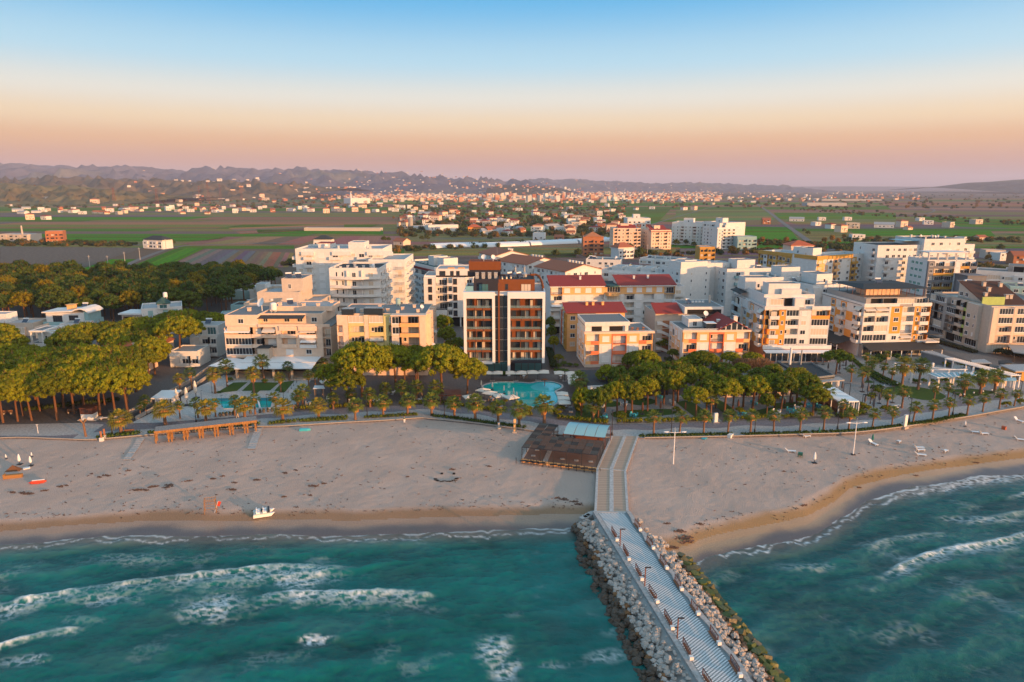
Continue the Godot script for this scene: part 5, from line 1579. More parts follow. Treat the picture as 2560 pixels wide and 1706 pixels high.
func limbs(h:float,r:float,base:float,lean:Vector3,forks:int) -> Mesh:
	var b:=MB.new()
	var p0:=Vector3.ZERO
	var p1:=lean*0.35+Vector3(0,h*0.4,0)
	var p2:=lean+Vector3(0,h*0.75,0)
	b.tube(p0-Vector3.UP*0.3,p1,base,base*0.82,7,false)
	b.tube(p1,p2,base*0.82,base*0.66,7,false)
	for i in forks:
		var a:=TAU*i/forks+0.5+rng.randf()*0.5
		var out:=Vector3(cos(a),0,sin(a))*r*rr(0.4,0.62)
		var st:=p1.lerp(p2,rr(0.6,1.0))
		var q:=st+out*0.5+Vector3(0,h*0.16,0)
		b.tube(st,q,base*0.4,base*0.3,5,false)
		b.tube(q,p2+out+Vector3(0,h*0.33,0),base*0.3,base*0.12,5,false)
	return b.done()
func make_pine(called:String,h:float,r:float,ch:float,n:int,c:Color,lean:=Vector3.ZERO,forks:=5,pr:=0.95,tufts:=30) -> Node3D:
	var o:=thing(called,"pine","tree")
	put("trunk",limbs(h,r,0.16+0.028*h*0.5,lean,forks),"bark",o)
	put("crown",pine_crown(r,ch,n,c,pr,tufts),"pine",o,xf(lean+Vector3(0,h-ch,0)))
	return o
func make_palm(called:String,h:float,cr:float,fronds:int,skirt:float,tr:float,c:Color,lean:=Vector3.ZERO) -> Node3D:
	var o:=thing(called,"palm","palm tree")
	var b:=MB.new()
	var n:=6
	for i in n:
		var a:=float(i)/n; var e:=float(i+1)/n
		b.tube(lean*a*a+Vector3(0,h*a-(0.2 if i==0 else 0.0),0),lean*e*e+Vector3(0,h*e,0),tr*(1.25-0.35*a)*(1.3 if i==0 else 1.0),tr*(1.17-0.35*e),7,false)
	put("trunk",b.done(),"palm_bark",o)
	var top:=lean+Vector3(0,h,0)
	if skirt>0.0:
		b=MB.new()
		for i in 46:
			var a:=i*2.39996
			var t:=rng.randf()
			var d:=Vector3(cos(a),0,sin(a))
			var y:=-skirt*t
			var w:=d.cross(Vector3.UP)*0.16
			var k:=rr(0.75,1.2)
			b.tint=Color(0.52*k,0.25*k,0.085*k)
			var s:=top+d*tr*0.9+Vector3(0,y+0.15,0)
			var m:=top+d*(tr+cr*0.30*(1.0-t*0.6))+Vector3(0,y-0.15,0)
			var f:=m+d*rr(-0.1,0.12)+Vector3(0,-rr(0.5,0.9),0)
			b.quad(s-w*0.5,s+w*0.5,m+w*1.7,m-w*1.7)
			b.quad(m-w*1.7,m+w*1.7,f+w*0.7,f-w*0.7)
		put("dead_fronds",b.done(true),"palm_leaf",o)
	b=MB.new()
	for i in fronds:
		var a:=i*2.39996+rng.randf()*0.3
		var up:=lerpf(1.3,-0.6,pow(float(i)/fronds,0.8))+rr(-0.12,0.12)
		var d:=Vector3(cos(a)*cos(up),sin(up),sin(a)*cos(up))
		var side:=Vector3(-sin(a),0,cos(a))
		var nrm:=side.cross(d).normalized()
		var base:=top+d*0.1
		var hub:=top+d*cr*0.52+Vector3(0,-0.05*cr,0)
		var k:=rr(0.8,1.2)
		b.tint=Color(c.r*k*0.9,c.g*k*0.8,c.b*k)
		b.quad(base-side*0.03,base+side*0.03,hub+side*0.03,hub-side*0.03)
		for j in 7:
			var g:=lerpf(-1.05,1.05,j/6.0)
			var dir:=(d*cos(g)+side*sin(g)).normalized()
			var len:=cr*0.66*(1.0-0.3*absf(g))
			var wd:=side*cos(g)-d*sin(g)
			var q:=hub+dir*len*0.6
			var tip:=hub+dir*len+Vector3(0,-0.36*len,0)
			var m:=rr(0.85,1.2)
			b.tint=Color(c.r*k*m,c.g*k*m,c.b*k*m)
			var ww:=wd*len*0.10
			b.tri(hub,q-ww,q+ww)
			b.tri(q-ww,tip,q+ww)
	put("crown",b.done(true),"palm_leaf",o)
	return o
func make_bush(called:String,r:float,h:float,n:int,c:Color,pr:=0.35) -> Node3D:
	var o:=thing(called,"bush","bush")
	var b:=MB.new()
	for i in n:
		var a:=i*2.39996
		var t:=(i+0.5)/n
		var rad:=r*sqrt(t)*0.85
		puff(b,Vector3(cos(a)*rad,h*(0.35+0.5*sqrt(1.0-t*0.9))*rr(0.7,1.1),sin(a)*rad),pr*rr(0.8,1.3),16,c,pr*0.5)
	put("leaves",b.done(true),"hedge",o)
	b=MB.new()
	for i in 3:
		b.tube(Vector3(0,-0.1,0),Vector3(rr(-0.3,0.3)*r,h*0.5,rr(-0.3,0.3)*r),0.05,0.03,4,false)
	put("stem",b.done(),"bark",o)
	return o
func hedge(label:String,line:PackedVector2Array,wide:float,high:float,c:Color,called:="hedge",y:=0.0) -> void:
	var b:=MB.new()
	var total:=0.0
	for i in line.size()-1:
		var a:=line[i]; var e:=line[i+1]
		var d:=(e-a).normalized()
		var s:=Vector2(-d.y,d.x)
		var len:=a.distance_to(e)
		var k:=maxi(int(len/0.55),1)
		for j in k:
			for q in maxi(int(wide/0.55),1):
				var m:=maxi(int(wide/0.55),1)
				var p:=a.lerp(e,(j+rng.randf())/k)+s*wide*((q+0.5)/m-0.5)*0.9
				var v:=rr(0.8,1.2)
				puff(b,Vector3(p.x,y+high*rr(0.55,0.8),p.y),0.42*rr(0.85,1.2),12,Color(c.r*v,c.g*v,c.b*v),0.24,clampf(high/0.75,0.5,1.3))
		total+=len
	var o:=put(called,b.done(true),"hedge")
	tag(o,label,"hedge")
func bare_tree(called:String,h:float,r:float) -> Node3D:
	var o:=thing(called,"bare","tree")
	var b:=MB.new()
	b.tube(Vector3(0,-0.2,0),Vector3(0.1,h*0.3,0),0.2,0.15,6,false)
	for i in 7:
		var a:=TAU*i/7.0
		var q:=Vector3(cos(a)*r*0.35,h*0.6,sin(a)*r*0.35)
		b.tube(Vector3(0.1,h*0.28,0),q,0.11,0.06,5,false)
	put("trunk",b.done(),"bark",o)
	b=MB.new()
	for i in 900:
		var a:=rng.randf()*TAU
		var t:=sqrt(rng.randf())
		var p:=Vector3(cos(a)*r*t,h*(0.5+0.5*sqrt(1.0-t*t*0.9)*rr(0.4,1.0)),sin(a)*r*t)
		var d:=(p-Vector3(0,h*0.3,0)).normalized()
		var w:=d.cross(Vector3(rng.randf()-0.5,rng.randf()-0.5,rng.randf()-0.5)).normalized()*0.05
		var k:=rr(0.7,1.25)
		b.tint=Color(0.26*k,0.15*k,0.09*k)
		b.tri(p-d*0.45-w,p-d*0.45+w,p+d*0.35)
		b.tri(p-d*0.1+w*2.0,p+w*4.0+d*0.3,p+d*0.2)
	put("crown",b.done(true),"palm_leaf",o)
	return o
func trees() -> void:
	rng.seed=77
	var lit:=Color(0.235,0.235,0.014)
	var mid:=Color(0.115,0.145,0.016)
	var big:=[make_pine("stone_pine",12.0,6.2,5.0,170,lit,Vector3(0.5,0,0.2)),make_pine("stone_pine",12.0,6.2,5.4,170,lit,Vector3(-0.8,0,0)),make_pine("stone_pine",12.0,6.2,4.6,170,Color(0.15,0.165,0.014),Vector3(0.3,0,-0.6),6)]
	var n:=0
	var rows:=[
		["stone pine in the front row by the sandy lane",[[-90,1062,11.5,5.6],[-45,1060,11.0,5.6],[7,1057,11.5,5.4],[44,1054,11.0,4.8],[79,1052,10.5,4.8],[143,1051,11.5,5.8],[186,1036,12.0,5.5],[249,1040,12.0,5.8],[287,1032,12.5,5.5],[320,1038,12.0,6.2]]],
		["stone pine in the second row behind the beach kiosk",[[-70,1046,11.5,5.6],[-20,1043,11.5,5.5],[58,1040,11.5,5.0],[100,1028,12.0,5.2],[159,1020,12.5,5.8],[208,1016,13.0,5.8],[262,1012,13.0,6.0],[318,1008,12.5,6.0]]],
		["stone pine in the third row of the seaside grove",[[-60,1020,11.5,5.8],[-10,1014,11.0,5.6],[40,1006,11.0,5.6],[88,1002,11.0,5.6],[130,996,12.0,5.8],[182,990,12.8,6.0],[240,986,13.0,6.2],[300,982,12.5,6.2],[340,980,12.0,5.6]]],
		["shaded stone pine in the back of the seaside grove",[[-70,990,10.5,5.8],[-25,982,10.5,5.8],[25,976,10.0,5.6],[72,970,10.0,5.6],[120,964,10.5,5.6],[165,960,10.5,5.4],[205,956,11.0,5.4]]],
		["stone pine between the modern villa and the left edge",[[-60,935,11.0,5.8],[-20,925,11.0,5.6],[20,940,9.5,5.2],[75,938,8.5,5.0],[-40,900,11.5,5.6],[10,895,11.0,5.6],[30,918,10.5,5.0]]],
		["stone pine crowding around the orange red roofed villa",[[185,925,11.5,6.0],[195,908,11.5,6.0],[230,903,12.0,6.2],[268,900,12.0,6.2],[296,908,11.0,5.2],[318,918,10.0,5.2],[352,912,10.5,5.2],[335,888,12.0,5.6],[365,884,12.0,5.8],[400,886,11.5,5.4],[388,938,11.0,5.4],[372,945,9.0,4.4]]],
		["dark shaded pine beside the white balcony villa",[[424,862,11.0,5.4],[452,858,11.5,5.6],[482,856,11.5,5.6],[514,856,11.0,5.4],[545,858,10.5,5.0],[500,872,8.5,4.4]]]]
	for row in rows:
		for i in row[1].size():
			var q:Array=row[1][i]
			var src:Node3D=big[n % 3]
			var s:=Vector3(q[3]/6.2,q[2]/12.0,q[3]/6.2)
			var label:String="%s, %s from the left" % [row[0],ordinal(i)]
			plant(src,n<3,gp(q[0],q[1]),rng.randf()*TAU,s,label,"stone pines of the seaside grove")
			n+=1
	# single trees with a character of their own
	var tall:=make_pine("umbrella_pine",15.0,7.4,5.6,190,lit,Vector3(0.6,0,0),7)
	plant(tall,true,gp(452,907),0.4,Vector3.ONE*0.98,"tall umbrella pine with forked trunk in front of the low cream house")
	var flat:=make_pine("umbrella_pine",6.5,4.2,2.0,70,mid,Vector3(0.2,0,0),8,0.75)
	plant(flat,true,gp(2090,936),0.4,Vector3.ONE*1.05,"flat topped umbrella pine on the paved plaza before the orange blocks")
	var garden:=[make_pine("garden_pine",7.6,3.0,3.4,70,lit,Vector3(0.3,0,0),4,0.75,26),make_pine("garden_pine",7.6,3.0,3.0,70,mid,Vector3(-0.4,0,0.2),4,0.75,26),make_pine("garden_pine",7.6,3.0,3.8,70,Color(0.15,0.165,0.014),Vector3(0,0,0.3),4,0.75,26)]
	n=0
	for row in [
		["slender pine on the lawns of the garden cafe",[[1453,1041,7.0,2.4],[1495,1046,7.2,2.9],[1513,1030,6.6,2.4],[1543,1033,8.0,2.9],[1562,1020,8.2,2.8],[1580,1035,8.0,3.0],[1619,1028,8.4,2.9],[1640,1012,9.0,3.2],[1659,1011,9.0,3.2],[1683,1015,9.2,3.2],[1694,1005,9.4,3.2],[1715,1000,9.2,3.0]]],
		["slender pine around the tables right of the garden path",[[1740,1044,7.6,3.0],[1766,1031,8.0,3.0],[1790,1020,8.4,3.2],[1811,1031,8.6,3.4],[1832,1022,7.0,2.6],[1858,1018,8.0,3.2],[1881,1024,8.4,3.8],[1896,1010,7.6,3.0],[1917,1041,5.6,1.8],[1937,1020,8.8,3.0],[1952,1028,9.2,3.2],[1975,1008,9.0,3.2],[1992,1009,8.6,3.4],[2012,1016,8.2,3.2],[2032,1039,7.6,3.4]]],
		["dark bushy pine along the back of the garden cafe",[[1520,985,7.6,3.2],[1548,990,7.8,3.0],[1600,988,8.2,3.4],[1622,984,8.6,3.4],[1660,980,8.0,3.4],[1690,978,8.2,3.2],[1745,985,7.4,3.2],[1800,975,7.4,3.2],[1825,985,7.0,3.0],[1855,960,6.0,2.4],[1900,990,7.2,3.2],[1930,985,8.0,3.2],[1990,985,7.2,3.2]]]]:
		for i in row[1].size():
			var q:Array=row[1][i]
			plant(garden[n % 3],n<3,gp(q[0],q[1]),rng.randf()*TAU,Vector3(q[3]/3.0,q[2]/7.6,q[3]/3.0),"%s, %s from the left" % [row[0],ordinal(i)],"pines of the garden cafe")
			n+=1
	for q in [[905,992,14.5,7.6,"biggest rounded pine between the left pool and the curved pool"],[870,1010,8.6,5.0,"low broad pine with bare trunk behind the hedge at left of the park cafe"],[828,985,8.0,3.6,"dark pine at the left end of the park cafe"],[990,975,12.0,6.2,"dark pine standing between the two biggest pines of the park cafe"],[1040,965,11.0,4.8,"dark pine left of the hotel front in the park cafe"],[1105,990,13.5,7.4,"big rounded pine left of the hotel, over the brown pergola"],[1168,985,9.4,5.0,"wide pine leaning towards the curved pool"],[1582,955,8.6,3.6,"bright pine growing on the dark flat roof, left one"],[1612,957,9.2,4.4,"bright pine growing on the dark flat roof, right one"],[1720,955,7.0,3.6,"dark pine left of the bright one below the glazed gable block"],[1755,955,8.6,4.6,"bright rounded pine below the glazed gable block"],[1822,925,5.4,3.0,"dark bushy tree at the foot of the orange block, left one"],[1880,922,5.0,3.2,"bushy tree at the foot of the orange block, right one"]]:
		plant(big[n % 3],false,gp(q[0],q[1]),rng.randf()*TAU,Vector3(q[3]/6.2,q[2]/12.0,q[3]/6.2),q[4])
		n+=1
	var bare:=bare_tree("bare_tree",5.6,3.2)
	for i in 4:
		var q:Array=[[1853,936,0.9],[1875,946,1.05],[1902,946,1.1],[1562,950,0.9]][i]
		plant(bare,i==0,gp(q[0],q[1]),i*1.3,Vector3.ONE*q[2],["leafless brown tree on the brown flat roof, leftmost of three","leafless brown tree on the brown flat roof, middle one of three","leafless brown tree on the brown flat roof, rightmost and widest of three","leafless reddish shrub tree on the dark flat roof beside the bright pines"][i])
	# dark trees in the lanes between the blocks
	for q in [[1126,905,7.0,2.6],[1118,880,8.5,3.0],[1140,925,6.5,2.4],[1145,890,6.0,2.6],[1112,850,9.0,3.4],[1060,800,7.0,3.2],[1380,860,6.5,1.8],[1385,885,6.0,1.8],[1376,840,7.0,1.8],[1655,880,4.6,2.2],[1640,870,4.2,2.0],[1680,905,4.0,1.8],[1395,910,3.0,1.6],[1090,845,7.0,2.6]]:
		plant(garden[n % 3],false,gp(q[0],q[1]),rng.randf()*TAU,Vector3(q[3]/3.0,q[2]/7.6,q[3]/3.0),"dark tree in the shaded lanes beside the hotel, %s of them" % ordinal(n % 14),"dark trees in the shaded lanes")
		n+=1
	# the wood behind the villas
	var wood:=[]
	for i in 5:
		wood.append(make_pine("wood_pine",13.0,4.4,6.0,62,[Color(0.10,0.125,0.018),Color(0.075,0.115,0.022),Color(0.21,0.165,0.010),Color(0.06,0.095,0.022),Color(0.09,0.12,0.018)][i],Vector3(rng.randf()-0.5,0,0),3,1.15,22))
	var k:=0
	var zi:=0
	var z:=-270.0
	while z>-392.0:
		var x:=z*0.80+(zi % 2)*4.5
		while x<-z*-0.30:
			var p:=Vector3(x+rr(-2.6,2.6),0,z+rr(-2.6,2.6))
			var u:=1280.0+p.x/(-p.z*0.976+10.0)*FOCAL
			var near:=274.0 if u<460 else 274.0+(u-460.0)*0.28
			if -p.z>near and u<715.0 and u>-60.0 and not (u>612.0 and -p.z<352.0):
				var row_name:String=["near fringe of the dark wood","middle of the dark wood","far edge of the dark wood"][0 if -p.z<near+22.0 else (1 if -p.z<360.0 else 2)]
				var part:="left" if u<220 else ("centre" if u<450 else "right")
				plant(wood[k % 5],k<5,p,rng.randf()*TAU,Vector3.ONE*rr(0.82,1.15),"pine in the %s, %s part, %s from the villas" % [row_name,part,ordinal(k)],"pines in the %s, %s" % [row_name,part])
				k+=1
			x+=8.6
		z-=8.2
		zi+=1
func plant(src:Node3D,itself:bool,at:Vector3,turn:float,s:Vector3,label:String,group:="") -> Node3D:
	if itself:
		src.position=at; src.rotation.y=turn; src.scale=s
		src.set_meta("label",label)
		if group:
			src.set_meta("group",group)
		return src
	return dup(src,at,turn,s,label,group)
func palms() -> void:
	rng.seed=88
	var green:=Color(0.125,0.155,0.028)
	var gold:=Color(0.21,0.18,0.028)
	var slim:=[make_palm("palm_tree",3.7,1.6,26,0.35,0.17,green),make_palm("palm_tree",3.7,1.6,26,0.3,0.17,green,Vector3(0.25,0,0))]
	var skirted:=[make_palm("palm_tree",3.6,2.05,32,1.25,0.24,green),make_palm("palm_tree",3.6,2.05,32,1.05,0.24,green,Vector3(-0.2,0,0.1))]
	var full:=[make_palm("palm_tree",3.2,2.3,38,0.8,0.28,gold,Vector3(0.2,0,0)),make_palm("palm_tree",3.2,2.3,38,0.5,0.28,gold)]
	var tall:=[make_palm("palm_tree",6.2,2.5,36,2.1,0.26,Color(0.18,0.165,0.028)),make_palm("palm_tree",6.2,2.5,36,1.2,0.24,Color(0.08,0.115,0.035),Vector3(0.3,0,0))]
	var kinds:={"slim":slim,"skirted":skirted,"full":full,"tall":tall}
	var used:={"slim":0,"skirted":0,"full":0,"tall":0}
	for row in [
		["windswept golden palm on the seaward side of the left promenade","full",[[303,1085,1.15],[413,1063,1.25],[515,1055,1.05],[612,1047,1.15],[707,1054,1.1],[797,1047,1.1]]],
		["small palm along the kerb of the left pool terrace","slim",[[365,1036,1.05],[351,1043,0.75],[450,1047,0.9],[495,1045,1.0],[539,1042,0.95],[587,1040,1.05],[638,1036,1.1],[691,1031,1.1]]],
		["palm with orange dead fronds on the lawn before the awning restaurant","tall",[[451,985,0.72],[480,972,0.75],[538,984,0.92],[568,966,1.0],[635,983,0.9],[660,956,0.98],[702,981,0.72],[723,952,0.72]]],
		["palm beside the pool terrace edge and the park cafe","skirted",[[745,1020,0.95],[757,1013,1.05],[833,1023,0.85],[880,1013,0.85],[925,1018,1.0],[966,1001,1.0],[1006,1002,1.1],[1041,1004,1.1],[1090,1006,1.1]]],
		["dark green palm in the gap between restaurant and park cafe","tall",[[772,970,0.62],[796,955,0.62],[811,938,0.6],[788,962,0.55],[1012,950,0.9],[1045,958,0.8]]],
		["palm with orange skirt on the kerb of the central promenade","skirted",[[888,1050,1.02],[958,1042,1.08],[1019,1039,1.05],[1079,1039,1.1],[1136,1044,1.05],[1188,1051,1.2],[1245,1057,1.1],[1298,1066,1.18],[1361,1059,1.35]]],
		["palm between curved pool and garden cafe","skirted",[[1447,990,1.35],[1453,1030,1.1],[1483,1051,1.0]]],
		["slim palm in the grass strip of the right promenade","slim",[[1634,1087,1.2],[1699,1086,1.15],[1759,1085,1.12],[1820,1083,1.15],[1876,1083,1.2],[1934,1081,1.08],[2000,1079,1.15],[2059,1077,1.15],[2122,1075,1.12],[2181,1071,1.0],[2230,1065,1.0],[2283,1058,1.05],[2331,1053,1.1],[2372,1044,1.02],[2418,1038,1.0],[2457,1030,1.02],[2498,1023,1.06],[2536,1016,0.98]]],
		["palm on the plaza inland of the right promenade","slim",[[1777,1039,1.15],[2057,1030,1.5],[2106,1045,1.0],[2128,955,1.05],[2155,969,1.2],[2169,952,1.2],[2180,930,1.0],[2207,945,0.95],[2229,957,0.95],[2181,934,0.85],[2217,1026,1.15],[2255,1020,1.2],[2335,1005,1.1],[2370,1000,1.0],[2165,920,1.0],[2215,910,0.9]]],
		["tall shaggy palm on the oval lawn","tall",[[2254,974,1.12],[2295,974,1.12]]],
		["palm by the striped white pergola","skirted",[[2410,992,1.25],[2451,986,1.3],[2487,981,1.35]]]]:
		var pair:Array=kinds[row[1]]
		for i in row[2].size():
			var q:Array=row[2][i]
			var c:int=used[row[1]]
			used[row[1]]=c+1
			plant(pair[c % 2],c<2,gp(q[0],q[1]),rng.randf()*TAU,Vector3.ONE*q[2]*rr(0.95,1.05),"%s, %s from the left" % [row[0],ordinal(i)] if row[2].size()>2 else "%s, %s one" % [row[0],["left","right"][i]],"palms of the seafront")
	var dead:=thing("palm_stump","dead palm trunk with two broken fronds at the end of the sandy lane","palm tree",gp(214,1092))
	var b:=MB.new()
	b.tube(Vector3(0,-0.2,0),Vector3(-0.15,3.2,0),0.27,0.22,7)
	put("trunk",b.done(),"palm_bark",dead)
	b=MB.new()
	for s in [[-0.9,4.1,0.0],[0.7,4.2,0.2],[0.1,4.0,-0.5]]:
		b.tube(Vector3(-0.15,3.1,0),Vector3(s[0],s[1],s[2]),0.07,0.2,4)
	put("broken_fronds",b.done(),"thatch",dead)
func hedges_and_bushes() -> void:
	rng.seed=99
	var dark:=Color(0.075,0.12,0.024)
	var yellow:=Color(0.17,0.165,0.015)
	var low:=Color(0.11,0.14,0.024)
	for h in [
		["low dark planting strip around the leftmost golden palm on the promenade",[[243,1096],[300,1090],[348,1085]],1.9,0.6,dark],["low planting strip under the thatched pergola",[[368,1085],[460,1079],[560,1070],[648,1061]],1.4,0.6,dark],
		["low clipped planting strip right of the thatched pergola",[[672,1061],[730,1056],[800,1051],[868,1045]],1.6,0.6,low],["narrow planting strip at the kerb between left and central promenade",[[760,1055],[868,1050]],0.9,0.45,low],
		["planting strip with white kerb in front of the park cafe",[[910,1046],[975,1042],[1042,1038]],1.3,0.55,low],["long dark planting strip along the central promenade kerb",[[1080,1041],[1150,1049],[1230,1060],[1312,1070]],1.3,0.5,Color(0.05,0.085,0.02)],
		["clipped yellow green hedge at left of the park cafe",[[822,1021],[878,1017]],1.2,0.9,yellow],["clipped yellow green hedge in the middle of the park cafe front",[[916,1016],[980,1012]],1.2,0.9,yellow],["clipped yellow green hedge at right of the park cafe front",[[996,1012],[1057,1010]],1.2,0.9,yellow],["short clipped hedge left of the brown pergola",[[738,1025],[790,1022]],1.2,0.9,yellow],
		["clipped hedge in front of the brown pergola",[[1095,1010],[1145,1012]],1.1,0.8,yellow],["long clipped hedge between pool terrace and promenade",[[1150,1016],[1200,1023],[1252,1030]],1.1,0.8,yellow],["clipped hedge right of the pool terrace gate",[[1290,1034],[1332,1040]],1.1,0.8,yellow],
		["long bright hedge right of the pool terrace along the promenade",[[1388,1046],[1430,1050],[1480,1057]],1.4,0.9,yellow],["block of clipped hedge by the garden cafe entrance",[[1487,1058],[1522,1059]],2.0,1.0,yellow],["long clipped hedge in front of the garden cafe",[[1540,1058],[1620,1056],[1700,1054],[1778,1052]],1.4,0.9,yellow],
		["clipped hedge right of the garden path",[[1840,1050],[1920,1046]],1.3,0.8,yellow],["ragged hedge below the tables right of the garden path",[[1955,1046],[2030,1040]],1.3,0.8,yellow],["shrub border around the white framed pavilion",[[2095,1046],[2130,1040],[2160,1034]],2.0,1.0,low],
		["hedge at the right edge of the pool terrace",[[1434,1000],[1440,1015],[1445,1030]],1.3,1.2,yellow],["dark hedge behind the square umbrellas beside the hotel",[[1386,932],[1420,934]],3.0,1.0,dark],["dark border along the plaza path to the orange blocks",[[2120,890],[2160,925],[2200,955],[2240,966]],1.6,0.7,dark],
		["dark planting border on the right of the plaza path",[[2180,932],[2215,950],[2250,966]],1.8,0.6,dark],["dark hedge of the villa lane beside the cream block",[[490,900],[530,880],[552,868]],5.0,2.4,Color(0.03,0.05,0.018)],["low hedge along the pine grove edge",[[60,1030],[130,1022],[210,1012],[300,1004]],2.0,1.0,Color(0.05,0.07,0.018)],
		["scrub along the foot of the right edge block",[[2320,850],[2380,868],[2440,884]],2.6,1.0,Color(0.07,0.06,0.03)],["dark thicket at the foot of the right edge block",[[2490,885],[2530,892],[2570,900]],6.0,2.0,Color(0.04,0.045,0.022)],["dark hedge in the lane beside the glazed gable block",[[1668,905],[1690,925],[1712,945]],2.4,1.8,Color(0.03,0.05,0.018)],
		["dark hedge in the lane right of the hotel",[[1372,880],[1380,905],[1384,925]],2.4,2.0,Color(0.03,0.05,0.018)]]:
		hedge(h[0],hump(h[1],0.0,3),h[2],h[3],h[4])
	var bush:=make_bush("round_bush",0.9,1.4,12,yellow)
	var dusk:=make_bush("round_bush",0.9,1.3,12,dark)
	var n:=0
	for q in [[1322,1030,1.1],[1316,1026,0.9],[1402,1030,1.4],[1394,1040,1.2],[1385,1035,1.0],[1450,1028,1.2],[1553,1050,1.5],[1692,1032,1.2],[2150,1022,1.5],[2165,1030,1.4],[2125,1040,1.3],[2180,998,1.3],[2205,992,1.5],[2212,1030,1.2],[2220,1025,1.0],[2516,1018,1.2],[2552,1012,1.2],[1940,1000,1.3],[1850,1035,1.3],[2195,985,1.2],[2350,905,1.6],[2342,903,1.4],[2368,918,1.5],[2395,912,1.3],[2410,920,1.2],[1232,1018,0.9],[1262,1010,1.0]]:
		plant(bush,n==0,gp(q[0],q[1]),n*1.1,Vector3.ONE*q[2],"round yellow green shrub on the seafront gardens, %s from the left pool side" % ordinal(n),"shrubs of the seafront gardens")
		n+=1
	n=0
	for q in [[2200,975,1.2],[2185,978,1.4],[2280,955,0.9],[2290,958,0.9],[2310,957,1.0],[2330,958,1.0],[2350,955,0.9],[2365,956,1.1],[2445,955,1.8],[2466,948,2.2],[2485,945,2.0],[2200,905,2.0],[2195,908,1.6],[2240,900,1.8],[1410,915,1.2],[1425,917,1.0],[1440,918,1.0],[1395,922,1.3],[575,953,0.9],[662,958,1.0],[2040,1030,0.8],[1300,940,1.2],[1260,940,1.1]]:
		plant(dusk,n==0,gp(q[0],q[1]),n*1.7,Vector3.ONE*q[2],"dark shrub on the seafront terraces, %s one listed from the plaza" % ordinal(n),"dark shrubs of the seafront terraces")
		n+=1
	# strips of grass at the beach kerb
	for g in [[[[1597,1091],[1700,1089],[1830,1086]],1.5],[[[1857,1087],[2000,1083],[2130,1078],[2255,1065]],1.6],[[[2265,1062],[2330,1054],[2412,1038]],1.7]]:
		hedge("low green grass strip with palms along the right promenade kerb, starting at u" if false else "low green grass strip with slim palms along the right promenade kerb",hump(g[0],0.0,4),g[1],0.26,Color(0.07,0.10,0.022),"grass_strip")
		get_child(get_child_count()-1).set_meta("kind","stuff")
# ---------------------------------------------------------------- promenade, terraces, pools
var prom_front:PackedVector2Array
var prom_back:PackedVector2Array
var pool_left:PackedVector2Array
var pool_curved:PackedVector2Array
func lines() -> void:
	prom_front=hump([[-900,1240],[-300,1120],[0,1096],[140,1098],[227,1100],[351,1090],[500,1078],[632,1068],[713,1066],[860,1057],[960,1052],[1047,1046],[1077,1048],[1180,1058],[1318,1076],[1400,1088],[1530,1095],[1594,1096],[1700,1094],[1857,1091],[2000,1087],[2139,1082],[2259,1068],[2345,1054],[2431,1041],[2560,1018],[2900,960],[3300,900]],0.0,5)
	prom_back=hump([[-900,1200],[-300,1075],[0,1064],[160,1060],[240,1056],[330,1060],[400,1057],[560,1046],[720,1033],[823,1023],[996,1015],[1148,1013],[1202,1028],[1263,1034],[1328,1041],[1387,1049],[1485,1061],[1600,1061],[1783,1056],[1836,1054],[2023,1047],[2175,1038],[2270,1024],[2322,1014],[2410,1000],[2485,989],[2560,977],[2900,930],[3300,880]],0.0,5)
	pool_left=polyline([[520,997],[683,995],[676,1020],[499,1023]])
	pool_curved=hump([[1208,966],[1219,961],[1239,957],[1263,956],[1298,957],[1326,959],[1341,956],[1361,955],[1383,956],[1400,962],[1404,967],[1400,972],[1389,977],[1387,981],[1393,991],[1395,1000],[1391,1009],[1376,1015],[1354,1018],[1337,1018],[1317,1015],[1300,1005],[1280,994],[1250,986],[1222,978],[1210,972],[1208,966]],0.0,3)
	pool_curved.remove_at(pool_curved.size()-1)
func cut_sheet(called:String,p:PackedVector2Array,holes:Array,y:float,m,thick:=0.0) -> void:
	var pieces:=[p]
	for h in holes:
		var c:=Vector2.ZERO
		for q in h:
			c+=q/h.size()
		var next:=[]
		for piece in pieces:
			for half in [PackedVector2Array([Vector2(-4000,-4000),Vector2(c.x,-4000),Vector2(c.x,4000),Vector2(-4000,4000)]),PackedVector2Array([Vector2(c.x,-4000),Vector2(4000,-4000),Vector2(4000,4000),Vector2(c.x,4000)])]:
				for part in Geometry2D.intersect_polygons(piece,half):
					for rest in Geometry2D.clip_polygons(part,h):
						if not Geometry2D.is_polygon_clockwise(rest) or true:
							next.append(rest)
		pieces=next
	var b:=MB.new()
	for piece in pieces:
		b.prism(piece,y-thick,y)
	struct(called,b.done(),m)
func ring_of(p:PackedVector2Array,grow:float) -> PackedVector2Array:
	var g:=Geometry2D.offset_polygon(p,grow,Geometry2D.JOIN_ROUND)
	return g[0]
